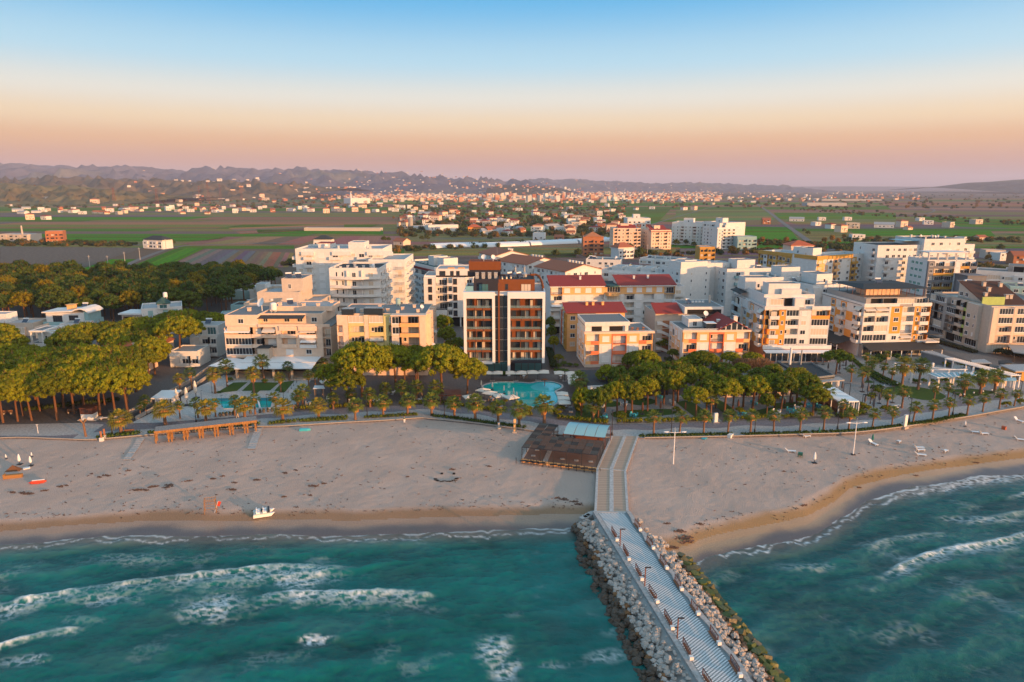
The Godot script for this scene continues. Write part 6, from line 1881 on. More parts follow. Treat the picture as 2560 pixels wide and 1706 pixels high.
func basin(called:String,label:String,p:PackedVector2Array,depth:float,level:float,water:String,rim:String,rim_w:=0.5) -> Node3D:
	var o:=thing(called,label,"swimming pool")
	var b:=MB.new()
	for i in p.size():
		var a:=p[i]; var e:=p[(i+1) % p.size()]
		b.quad(Vector3(a.x,-depth,a.y),Vector3(e.x,-depth,e.y),Vector3(e.x,0.05,e.y),Vector3(a.x,0.05,a.y))
	put("pool_wall",b.done(),"pool_tile",o)
	b=MB.new()
	b.prism(p,level,level)
	put("water",b.done(),water,o)
	b=MB.new()
	var g:=ring_of(p,rim_w)
	var n:=g.size()
	for i in n:
		var a:=g[i]; var e:=g[(i+1) % n]
		var c:=a; var d:=e
		var best:=1e9; var best2:=1e9
		for k in p.size():
			var s:=Geometry2D.get_closest_point_to_segment(a,p[k],p[(k+1) % p.size()])
			if s.distance_to(a)<best:
				best=s.distance_to(a); c=s
			s=Geometry2D.get_closest_point_to_segment(e,p[k],p[(k+1) % p.size()])
			if s.distance_to(e)<best2:
				best2=s.distance_to(e); d=s
		b.quad(Vector3(c.x,0.11,c.y),Vector3(d.x,0.11,d.y),Vector3(e.x,0.11,e.y),Vector3(a.x,0.11,a.y))
		b.quad(Vector3(a.x,0.0,a.y),Vector3(a.x,0.11,a.y),Vector3(e.x,0.11,e.y),Vector3(e.x,0.0,e.y))
		b.quad(Vector3(c.x,0.0,c.y),Vector3(c.x,0.11,c.y),Vector3(d.x,0.11,d.y),Vector3(d.x,0.0,d.y))
	put("coping",b.done(),rim,o)
	return o
func px(list:Array,y:=0.0) -> PackedVector2Array:
	return polyline(list,y)
func promenade() -> void:
	var p:=prom_front.duplicate()
	var q:=prom_back.duplicate()
	q.reverse()
	p.append_array(q)
	sheet("promenade",p,0.0,"lavender_paving",1.4)
	var wave:=hump([[200,1084],[300,1077],[395,1072],[520,1062],[641,1048],[687,1046],[738,1041],[789,1036],[840,1037],[862,1036],[925,1029],[979,1031],[1041,1024],[1086,1025],[1139,1034],[1190,1036],[1220,1041],[1245,1048],[1291,1051],[1330,1055],[1365,1064],[1417,1065],[1470,1073],[1532,1076],[1570,1074],[1633,1076],[1708,1069],[1764,1071],[1800,1071],[1864,1064],[1958,1067],[2032,1059],[2098,1060],[2154,1051],[2200,1050],[2232,1049],[2275,1036],[2354,1028],[2387,1018],[2438,1013],[2471,1003],[2531,998],[2560,989],[2900,940]],0.0,4)
	var fr:=PackedVector2Array()
	for i in prom_front.size():
		if prom_front[i].x>wave[0].x and prom_front[i].x<wave[wave.size()-1].x:
			fr.append(prom_front[i]+Vector2(0,-0.35))
	fr.reverse()
	var w:=wave.duplicate()
	w.append_array(fr)
	sheet("pale_wave_paving",w,0.012,"pale_paving")
	# the low kerb wall above the beach
	var b:=MB.new()
	for i in prom_front.size()-1:
		var a:=prom_front[i]; var e:=prom_front[i+1]
		if absf(a.x-25.0)<3.4:
			continue
		var d:=(e-a).normalized(); var s:=Vector2(-d.y,d.x)*0.28
		var k:=[Vector3(a.x,0,a.y),Vector3(e.x,0,e.y),Vector3(e.x-s.x,0,e.y-s.y),Vector3(a.x-s.x,0,a.y-s.y)]
		var hi:=Vector3.UP*0.16
		b.quad(k[3]+hi,k[2]+hi,k[1]+hi,k[0]+hi) if s.y<0 else b.quad(k[0]+hi,k[1]+hi,k[2]+hi,k[3]+hi)
		b.quad(k[0]-hi*8.0,k[1]-hi*8.0,k[1]+hi,k[0]+hi)
		b.quad(k[2] ,k[3],k[3]+hi,k[2]+hi)
	struct("promenade_kerb",b.done(),"kerb")
	# base paving of the seafront, with holes for the two pools
	var back:=prom_back.duplicate()
	back.append(Vector2(330,-330)); back.append(Vector2(-320,-330))
	cut_sheet("town_ground",back,[pool_left,pool_curved],-0.03,"dark_paving")
	cut_sheet("pool_terrace",px([[325,1059],[382,1031],[440,1000],[500,965],[560,938],[778,949],[726,1031],[640,1039],[560,1045],[400,1057]]),[pool_left],0.0,"white_paving")
	for l in [[[539,984],[592,978],[619,956],[583,957]],[[604,978],[675,977],[698,957],[628,956]],[[685,978],[713,980],[737,952],[705,956]],[[532,984],[552,984],[560,978],[546,978]],[[627,983],[643,983],[650,977],[630,977]],[[694,982],[710,982],[714,978],[700,977]]]:
		sheet("lawn",px(l),0.03,"lawn")
	for l in [[[594,978],[602,978],[627,956],[620,956]],[[677,977],[684,977],[704,956],[699,956]]]:
		sheet("stone_path",px(l),0.022,"pale_paving")
	basin("swimming_pool","rectangular half empty blue tiled pool on the left terrace",pool_left,1.3,-0.75,"pool_water","white_paving",0.45)
	var pl:Node3D=get_child(get_child_count()-1)
	var b2:=MB.new()
	b2.prism(px([[642,997],[646,997],[652,1021],[648,1021]]),-0.7,0.06)
	put("dividing_wall",b2.done(),"white_paint",pl)
	b2=MB.new()
	b2.prism(px([[505,1022],[560,1022],[548,1008],[515,1010]],-0.7),-0.74,-0.72)
	put("pool_floor",b2.done(),"white_paving",pl)
	basin("swimming_pool","free form curved green pool in front of the dark hotel",pool_curved,1.2,-0.10,"pool_water","white_paving",0.55)
	pl=get_child(get_child_count()-1)
	b2=MB.new()
	b2.prism(hump([[1326,966],[1341,960],[1361,957],[1383,958],[1398,963],[1400,967],[1388,974],[1368,978],[1345,977],[1330,972],[1326,966]],-0.08,3),-0.09,-0.085)
	put("shallow_water",b2.done(),"pool_shallow",pl)
	b2=MB.new()
	b2.prism(hump([[1356,981],[1384,980],[1390,991],[1392,1000],[1388,1008],[1374,1013],[1356,1016]],-0.08,3),-0.09,-0.085)
	put("shallow_water",b2.done(),"pool_shallow",pl)
	b2=MB.new()
	b2.lathe([Vector2(0.12,0),Vector2(0.12,2.0),Vector2(0.9,2.0),Vector2(0.0,2.3)],10,gp(1362,966))
	put("water_mushroom",b2.done(),"brown_wall",pl)
	# lawns and beds of the garden cafe and the plaza
	sheet("cafe_paving",px([[1492,1060],[1530,1000],[1640,985],[1770,990],[1900,985],[2010,990],[2060,1040],[1950,1047],[1783,1055],[1600,1060]]),-0.015,"paving")
	var n:=0
	for l in [[[1442,1022],[1470,1012],[1500,1030],[1508,1052],[1470,1054],[1440,1044]],[[1500,1010],[1530,1003],[1552,1008],[1545,1016],[1520,1018],[1504,1016]],[[1552,996],[1590,994],[1630,998],[1640,1006],[1620,1013],[1590,1013],[1566,1006]],[[1527,1035],[1545,1028],[1600,1025],[1660,1023],[1690,1026],[1686,1036],[1640,1040],[1600,1044],[1560,1046],[1534,1043]],[[1690,1006],[1725,1003],[1765,1030],[1775,1042],[1745,1046],[1720,1030]],[[1755,1003],[1800,1001],[1840,1030],[1830,1040],[1800,1030]],[[1880,1030],[1920,1020],[1945,1022],[1930,1036],[1895,1040]],[[1930,1010],[1990,1005],[2010,1012],[1990,1020],[1945,1022]]]:
		var c:Array=l.duplicate()
		c.append(l[0])
		sheet("lawn",hump(c,0.0,3),0.02,"lawn")
		n+=1
	sheet("garden_path",px([[1752,1000],[1764,998],[1835,1053],[1806,1055]]),0.035,"dark_paving")
	sheet("plaza_paving",px([[1900,900],[2100,885],[2330,890],[2420,930],[2620,960],[2560,978],[2410,1001],[2322,1015],[2270,1025],[2175,1039],[2150,1010],[2090,975],[1990,930]]),-0.012,"paving")
	sheet("oval_lawn",hump([[2209,976],[2217,970],[2232,967],[2260,966],[2307,970],[2344,980],[2363,989],[2361,996],[2344,1001],[2307,1000],[2270,993],[2232,985],[2213,980],[2209,976]],0.0,3),0.05,"lawn",0.05)
	sheet("lawn",px([[2361,976],[2427,972],[2484,979],[2487,984],[2412,995]]),0.04,"lawn")
	sheet("lawn",px([[2170,950],[2188,956],[2180,958],[2160,957]]),0.03,"lawn")
	sheet("town_road",px([[2318,862],[2345,858],[2600,925],[2620,960],[2540,935],[2430,905]]),-0.005,"road")
	sheet("town_road",px([[485,1012],[330,1058],[296,1052],[440,985],[560,905],[600,880],[615,890],[545,935]]),-0.008,"asphalt")
	for w2 in [["long low stone wall along the lane beside the pool terrace",[[340,1050],[420,1005],[490,965],[548,925]],0.9,"kerb"],["low stone wall on the grove side of the lane",[[285,1052],[380,1008],[470,960],[556,900]],1.0,"kerb"]]:
		var l:=px(w2[1])
		var wb:=MB.new()
		wb.prism(offset_strip(l,-0.15,0.15),0.0,w2[2])
		tag(put("stone_wall",wb.done(),w2[3]),w2[0],"wall")
	sheet("hotel_terrace",px([[1205,1030],[1140,1010],[1160,950],[1225,925],[1390,925],[1440,940],[1440,1010],[1400,1046],[1330,1040],[1263,1033]]),-0.02,"dark_paving") if false else null
	sheet("sandy_lane",px([[-300,1072],[0,1062],[200,1058],[260,1062],[228,1084],[140,1090],[0,1090],[-300,1108]]),0.01,"pale_paving")
	# two paved walks that lead down to the beach
	for k in 2:
		var wq:Array=[[[307,1149],[325,1149],[362,1098],[343,1099]],[[618,1124],[638,1124],[657,1071],[637,1073]]][k]
		var wb:=MB.new()
		for i in 12:
			var a:=i/12.0; var e:=(i+0.94)/12.0
			var c:=[]
			for s in [[0,3,a],[1,2,a],[1,2,e],[0,3,e]]:
				c.append(gp(lerpf(wq[s[0]][0],wq[s[1]][0],s[2]),lerpf(wq[s[0]][1],wq[s[1]][1],s[2]),-0.24))
			var y0:=sand_height(c[0].x,c[0].z)+0.10
			for j in 4:
				c[j].y=maxf(y0,-0.3) if a<0.75 else lerpf(y0,0.0,(a-0.75)*4.0)
			slab_of(wb,c,0.06)
		put("beach_walk",wb.done(),"pale_paving").set_meta("kind","structure")
# ---------------------------------------------------------------- small buildings of the seafront
func flat_hut(called:String,label:String,roof:Array,h:float,wall:String,top:String,cat:="building",open_front:=false,thick:=0.35) -> Node3D:
	var o:=thing(called,label,cat)
	var p:=polyline(roof,h)
	var b:=MB.new()
	b.prism(p,h-thick,h)
	put("roof",b.done(),top,o)
	var inner:PackedVector2Array=Geometry2D.offset_polygon(p,-0.35)[0]
	b=MB.new()
	if open_front:
		for q in inner:
			b.box(q.x-0.12,q.x+0.12,0.0,h-thick,q.y-0.12,q.y+0.12)
		put("posts",b.done(),wall,o)
	else:
		b.prism(inner,-0.05,h-thick)
		put("wall",b.done(),wall,o)
		var a:=p[0]; var e:=p[1]
		var d:=(e-a).normalized()
		var s:=Vector2(-d.y,d.x)
		if s.y<0:
			s=-s
		var nn:=int(a.distance_to(e)/2.6)
		for i in nn:
			var c:=a+d*(i+0.5)*a.distance_to(e)/nn-s*0.34
			var wb:=MB.new()
			wb.box(-0.9,0.9,0.3,h-thick-0.3,-0.03,0.03)
			put("window",wb.done(),"glass",o,Transform3D(Basis(Vector3.UP,-atan2(d.y,d.x)),Vector3(c.x,0,c.y)))
	return o
func huts() -> void:
	rng.seed=111
	# awning restaurant under the cream block
	var o:=thing("restaurant_awning","wide white two step awning of the restaurant below the cream block","awning")
	var b:=MB.new()
	var f1:=gp(583,924,3.3); var f2:=gp(779,923,3.3)
	for s in [[0.0,4.6,3.3,3.9],[4.8,12.5,4.0,4.5]]:
		var q:=[Vector3(f1.x,s[2],f1.z-s[0]),Vector3(f2.x,s[2],f2.z-s[0]),Vector3(f2.x,s[3],f2.z-s[1]),Vector3(f1.x,s[3],f1.z-s[1])]
		slab_of(b,q,0.12)
	slab_of(b,[Vector3(f1.x-9.0,3.2,f1.z-4.0),Vector3(f1.x,3.25,f1.z-1.0),Vector3(f1.x,3.9,f1.z-9.0),Vector3(f1.x-6.0,3.9,f1.z-12.0)],0.12)
	put("canopy",b.done(),"white_canvas",o)
	for i in 5:
		var pb:=MB.new()
		pb.box(-0.3,0.3,0.0,3.3,-0.3,0.3)
		pb.box(-0.45,0.45,0.0,0.3,-0.45,0.45)
		put("column",pb.done(),"stone_wall",o,xf(Vector3(lerpf(f1.x+0.6,f2.x-0.6,i/4.0),0,f1.z-0.9)))
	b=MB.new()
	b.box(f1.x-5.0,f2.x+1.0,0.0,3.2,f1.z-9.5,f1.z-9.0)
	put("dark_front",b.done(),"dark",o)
	b=MB.new()
	b.box(f1.x-2,f2.x+2,0.0,0.35,f1.z-9.0,f1.z-0.2)
	put("terrace_floor",b.done(),"stone_wall",o)
	flat_hut("bar_pavilion","open bar with white slab roof by the left pool terrace",[[376,996],[427,996],[453,975],[404,976]],3.0,"black_metal","white_paint","pavilion",true,0.3)
	var bar:Node3D=get_child(get_child_count()-1)
	b=MB.new()
	b.prism(px([[388,1012],[425,1010],[446,996],[440,995],[421,1005],[389,1007]]),0.0,1.1)
	put("counter",b.done(),"white_paint",bar)
	o=thing("beach_kiosk","small kiosk with brown shutters and white base at the pine grove","kiosk",gp(221,1049))
	b=MB.new()
	b.box(-1.4,1.4,0.0,1.5,-1.6,0.6)
	put("base",b.done(),"white_wall",o)
	b=MB.new()
	b.box(-1.45,1.45,1.5,3.0,-1.65,0.65); b.box(-1.6,1.6,3.0,3.15,-1.8,0.8)
	put("shutters",b.done(),"frame_brown",o)
	b=MB.new()
	b.box(-2.1,2.4,-0.02,0.12,-1.9,1.0)
	put("plinth",b.done(),"pale_paving",o)
	b=MB.new()
	for i in 3:
		b.box(-0.5+i*0.4,-0.3+i*0.4,1.9,2.7,0.66,0.7)
	put("window",b.done(),"frame_dark",o)
	# flat dark roofs between garden and blocks
	flat_hut("restaurant_building","low restaurant with dark gravel roof and white edge right of the curved pool",[[1469,966],[1676,956],[1642,920],[1452,926]],3.7,"frame_brown","dark_roof","restaurant")
	o=get_child(get_child_count()-1)
	b=MB.new()
	var e1:=gp(1469,966,3.7); var e2:=gp(1676,956,3.7)
	slab_of(b,[e1+Vector3(0,-0.9,0.12),e2+Vector3(0,-0.9,0.12),e2+Vector3(0,-0.9,0.0),e1+Vector3(0,-0.9,0.0)],1.0)
	put("white_edge",b.done(),"white_paint",o)
	flat_hut("restaurant_building","low building with brown grey flat roof where leafless trees stand",[[1800,962],[2002,957],[1944,922],[1784,923]],3.7,"cream_wall","flat_roof","restaurant")
	o=get_child(get_child_count()-1)
	b=MB.new()
	e1=gp(1800,962,3.7); e2=gp(2002,957,3.7)
	slab_of(b,[e1+Vector3(0,-0.9,0.12),e2+Vector3(0,-0.9,0.12),e2+Vector3(0,-0.9,0.0),e1+Vector3(0,-0.9,0.0)],1.0)
	put("white_edge",b.done(),"cream_wall",o)
	flat_hut("restaurant_building","white walled building with stained dark roof and canopy beside the plaza",[[2019,950],[2087,942],[2029,909],[1943,906]],4.0,"white_wall","dark_roof","restaurant")
	o=get_child(get_child_count()-1)
	b=MB.new()
	b.prism(polyline([[2020,958],[2112,950],[2098,942],[2019,950]],3.5),3.2,3.5)
	put("canopy",b.done(),"concrete",o)
	b=MB.new()
	var cp:=gp(2093,973)
	b.box(cp.x-0.35,cp.x+0.35,0.0,3.2,cp.z-0.35,cp.z+0.35)
	put("column",b.done(),"white_paint",o)
	b=MB.new()
	var rp:=polyline([[2019,950],[2087,942],[2029,909],[1943,906]],4.0)
	for i in 4:
		var a:=rp[i]; var e:=rp[(i+1) % 4]
		slab_of(b,[Vector3(a.x,4.0,a.y),Vector3(e.x,4.0,e.y),Vector3(lerpf(e.x,(rp[0].x+rp[2].x)/2,0.05),4.0,lerpf(e.y,(rp[0].y+rp[2].y)/2,0.05)),Vector3(lerpf(a.x,(rp[0].x+rp[2].x)/2,0.05),4.0,lerpf(a.y,(rp[0].y+rp[2].y)/2,0.05))],0.5)
	put("parapet",b.done(),"flat_roof",o)
	var n:=0
	for q in [[1972,944,5.4,0.33,"white_paint","thick white mast standing by the brown grey flat roof"],[1999,945,4.8,0.2,"concrete","thinner rusty mast beside the thick white one"]]:
		b=MB.new()
		b.tube(Vector3(0,0,0),Vector3(0,q[2]+3.6,0),q[3],q[3],10)
		var m:=thing("mast",q[5],"pole",gp(q[0],q[1]))
		put("shaft",b.done(),q[4],m)
		n+=1
	# white framed pavilion with pale blue roof
	o=flat_hut("white_pavilion","white framed pavilion with long pale blue canopy on the promenade",[[2098,1004],[2149,1003],[2087,968],[2030,966]],3.4,"white_paint","white_canvas","pavilion",true,0.3)
	b=MB.new()
	var pv:=polyline([[2098,1004],[2149,1003],[2087,968],[2030,966]],3.4)
	for i in 4:
		var a:=pv[i]; var e:=pv[(i+1) % 4]
		for k in 4:
			var c:=a.lerp(e,k/4.0)
			b.box(c.x-0.1,c.x+0.1,0,3.1,c.y-0.1,c.y+0.1)
	put("frame",b.done(),"white_paint",o)
	b=MB.new()
	b.prism(Geometry2D.offset_polygon(pv,-0.4)[0],0.02,1.0)
	put("interior",b.done(),"wood",o)
	b=MB.new()
	for k in 4:
		var a:=pv[0].lerp(pv[3],(k+0.5)/4.5); var e:=pv[1].lerp(pv[2],(k+0.5)/4.5)
		slab_of(b,[Vector3(a.x,3.41,a.y),Vector3(e.x,3.41,e.y),Vector3(e.x,3.41,e.y-0.1),Vector3(a.x,3.41,a.y-0.1)],0.04)
	put("roof_seams",b.done(),"metal",o)
	# park cafe: brown pergola, gazebo, small canopies
	o=flat_hut("brown_pergola","brown wooden pergola bar between the big pines and the hotel pool",[[1097,988],[1153,988],[1152,974],[1102,974]],2.8,"wood","frame_brown","pergola",true,0.35)
	o=flat_hut("gazebo","pale wooden gazebo under the dark pine of the park cafe",[[1033,966],[1058,966],[1056,959],[1036,959]],3.0,"pale_wood","pale_wood","gazebo",true,0.3)
	o=flat_hut("canopy_shelter","white flat shelter with wooden posts at left of the park cafe",[[782,972],[812,971],[808,964],[786,964]],2.6,"pale_wood","white_canvas","shelter",true,0.15)
	# plaza right: pergola, kiosks
	o=thing("striped_pergola","white pergola with pale blue slanted slats right of the oval lawn","pergola")
	var c0:=gp(2319,934,3.6); var c1:=gp(2452,930,3.6); var c2:=gp(2441,939,3.6); var c3:=gp(2343,944,3.6)
	for i in 17:
		var t0:=i/17.0
		var a:=c0.lerp(c1,t0); var d:=c3.lerp(c2,t0)
		var w:=(c1-c0)/17.0*0.62
		b=MB.new()
		slab_of(b,[d,d+w,a+w,a],0.08)
		put("slat",b.done(),"white_paint" if i % 2==0 else "poly_roof",o)
	b=MB.new()
	slab_of(b,[c3+Vector3(0,-0.25,0.15),c2+Vector3(0,-0.25,0.15),c2+Vector3(0,-0.25,-0.05),c3+Vector3(0,-0.25,-0.05)],0.24)
	slab_of(b,[c0+Vector3(0,-0.25,0.15),c1+Vector3(0,-0.25,0.15),c1+Vector3(0,-0.25,-0.05),c0+Vector3(0,-0.25,-0.05)],0.24)
	put("beam",b.done(),"white_paint",o)
	for q in [[2322,964],[2344,972],[2382,962],[2369,953],[2409,951],[2430,948],[2374,970]]:
		b=MB.new()
		b.box(-0.22,0.22,0,3.4,-0.22,0.22)
		put("post",b.done(),"white_paint",o,xf(gp(q[0],q[1])))
	o=thing("long_pergola","long white pergola of short crosswise beams behind the striped pergola","pergola")
	var l0:=gp(2375,897,3.4); var l1:=gp(2540,940,3.4)
	for i in 34:
		b=MB.new()
		b.box(-1.7,1.7,0,0.2,-0.07,0.07)
		put("slat",b.done(),"white_paint",o,xf(l0.lerp(l1,i/33.0),0.15))
	for k in 2:
		b=MB.new()
		slab_of(b,[l0+Vector3(-1.2+k*2.4,-0.2,0.1),l1+Vector3(-1.2+k*2.4,-0.2,0.1),l1+Vector3(-1.2+k*2.4,-0.2,-0.1),l0+Vector3(-1.2+k*2.4,-0.2,-0.1)],0.18)
		put("beam",b.done(),"white_paint",o)
	for i in 8:
		b=MB.new()
		b.box(-0.15,0.15,0,3.2,-0.15,0.15)
		var at:=l0.lerp(l1,(i/2)/3.0)
		put("post",b.done(),"white_paint",o,xf(Vector3(at.x-1.2+(i % 2)*2.4,0,at.z)))
	o=thing("white_frame_pergola","bare white frame pergola on pillars behind the two tall shaggy palms","pergola")
	for q in [[2235,935],[2255,945],[2277,958],[2330,935],[2310,925]]:
		b=MB.new()
		b.box(-0.25,0.25,0,3.4,-0.25,0.25)
		put("post",b.done(),"white_paint",o,xf(gp(q[0],q[1])))
	for s in [[2232,912,2400,925],[2270,926,2420,924],[2235,912,2277,928]]:
		b=MB.new()
		var a:=gp(s[0],s[1],3.5); var e:=gp(s[2],s[3],3.5)
		b.tube(a,e,0.13,0.13,4)
		put("beam",b.done(),"white_paint",o)
	sheet("white_terrace",px([[2325,925],[2360,905],[2420,915],[2440,930],[2340,936]]),0.03,"white_paving")
	o=flat_hut("striped_booth","small booth with pale blue striped shade at the right plaza entrance",[[2510,952],[2543,952],[2540,944],[2505,945]],3.0,"white_paint","poly_roof","booth",true,0.12)
	b=MB.new()
	var bc:=gp(2500,965)
	b.box(bc.x-1.6,bc.x+1.6,0,1.8,bc.z-0.5,bc.z+0.3)
	put("counter",b.done(),"cream_wall",o)
	flat_hut("long_shed","long low shed with pale flat roof beside the town road",[[2388,900],[2391,897],[2328,876],[2302,878]],3.0,"grey_wall","pale_roof","shed")
	flat_hut("brown_kiosk","brown wooden kiosk with pale roof beside the town road",[[2432,907],[2480,908],[2462,898],[2428,900]],3.0,"wood","pale_roof","kiosk")
	flat_hut("navy_shed","navy shed with ochre end and pale blue roof at the right edge",[[2540,928],[2610,926],[2590,910],[2500,912]],3.2,"ochre_wall","pale_roof","shed")
	flat_hut("white_hut","small white hut with dark lid left of the navy shed",[[2498,910],[2530,908],[2526,900],[2496,902]],2.2,"white_wall","dark_roof","hut")
	flat_hut("pergola_shelter","grey flat roofed shelter at the foot of the right edge block",[[2535,880],[2640,896],[2640,866],[2520,862]],3.4,"black_metal","concrete","shelter",true,0.3)
# ---------------------------------------------------------------- furniture
func make_parasol(called:String,size:float,m:String) -> Node3D:
	var o:=thing(called,"parasol","parasol")
	var b:=MB.new()
	var s:=size/2
	for i in 4:
		var a:=TAU*(i+0.5)/4; var e:=TAU*(i+1.5)/4
		var p:=Vector3(cos(a),0,-sin(a))*s*1.414+Vector3.UP*2.5; var q:=Vector3(cos(e),0,-sin(e))*s*1.414+Vector3.UP*2.5
		b.tri(p,q,Vector3(0,3.05,0)); b.tri(q+Vector3(0,-0.04,0),p+Vector3(0,-0.04,0),Vector3(0,3.0,0))
		b.quad(p-Vector3.UP*0.16,q-Vector3.UP*0.16,q,p)
	put("canopy",b.done(),m,o)
	b=MB.new()
	b.tube(Vector3(s+0.2,0,0),Vector3(s+0.2,2.9,0),0.06,0.06,6); b.tube(Vector3(s+0.2,2.8,0),Vector3(0,3.15,0),0.05,0.05,5)
	put("arm",b.done(),"black_metal",o)
	b=MB.new()
	b.box(s-0.35,s+0.75,0,0.12,-0.5,0.5)
	put("base",b.done(),"pale_paving",o)
	return o
func make_closed(called:String,m:String,h:=2.6) -> Node3D:
	var o:=thing(called,"closed","parasol")
	var b:=MB.new()
	b.lathe([Vector2(0.10,h*0.30),Vector2(0.26,h*0.42),Vector2(0.22,h*0.7),Vector2(0.1,h*0.95),Vector2(0.0,h)],8)
	put("folded_canopy",b.done(),m,o)
	b=MB.new()
	b.tube(Vector3.ZERO,Vector3(0,h*0.45,0),0.05,0.05,6)
	put("pole",b.done(),"black_metal",o)
	b=MB.new()
	b.box(-0.4,0.4,0,0.1,-0.4,0.4)
	put("base",b.done(),"black_metal",o)
	return o
func make_lamp() -> Node3D:
	var o:=thing("street_lamp","lamp","street lamp")
	var b:=MB.new()
	b.lathe([Vector2(0.2,0),Vector2(0.2,0.5),Vector2(0.09,0.9),Vector2(0.06,5.2),Vector2(0.0,5.2)],8)
	put("pole",b.done(),"black_metal",o)
	b=MB.new()
	b.box(-0.12,0.75,5.2,5.32,-0.14,0.14)
	put("lamp_head",b.done(),"black_metal",o)
	return o
func make_beach_lamp() -> Node3D:
	var o:=thing("beach_lamp","lamp","street lamp")
	var b:=MB.new()
	b.tube(Vector3.ZERO,Vector3(0,7.4,0),0.13,0.08,8); b.tube(Vector3(0,7.4,0),Vector3(0,8.3,0),0.03,0.02,4)
	put("pole",b.done(),"white_paint",o)
	b=MB.new()
	b.box(-0.35,0.35,-0.2,0.25,-0.35,0.35)
	put("base",b.done(),"black_metal",o)
	for s in [-1.0,1.0]:
		b=MB.new()
		b.tube(Vector3(0,7.1,0),Vector3(s*1.4,7.25,0),0.06,0.05,5)
		var a:=put("arm",b.done(),"white_paint",o)
		b=MB.new()
		b.lathe([Vector2(0.0,-0.05),Vector2(0.3,0.0),Vector2(0.26,0.14),Vector2(0.0,0.2)],8)
		put("lamp_head",b.done(),"white_paint",a,Transform3D(Basis.from_scale(Vector3(1.9,1,0.8)),Vector3(s*1.8,7.22,0)))
	return o
func make_chair(m:String) -> Node3D:
	var o:=thing("garden_chair","chair","chair")
	var b:=MB.new()
	b.box(-0.24,0.24,0.42,0.47,-0.24,0.24)
	put("seat",b.done(),m,o)
	b=MB.new()
	b.box(-0.24,0.24,0.47,0.92,-0.26,-0.21)
	put("backrest",b.done(),m,o)
	for s in [[-0.2,-0.2],[0.2,-0.2],[-0.2,0.2],[0.2,0.2]]:
		b=MB.new()
		b.box(s[0]-0.025,s[0]+0.025,0,0.42,s[1]-0.025,s[1]+0.025)
		put("leg",b.done(),m,o)
	return o
func make_table(m:String) -> Node3D:
	var o:=thing("garden_table","table","table")
	var b:=MB.new()
	b.box(-0.5,0.5,0.71,0.76,-0.4,0.4)
	put("table_top",b.done(),m,o)
	b=MB.new()
	b.box(-0.06,0.06,0.04,0.71,-0.06,0.06); b.box(-0.3,0.3,0,0.04,-0.3,0.3)
	put("pedestal",b.done(),m,o)
	return o
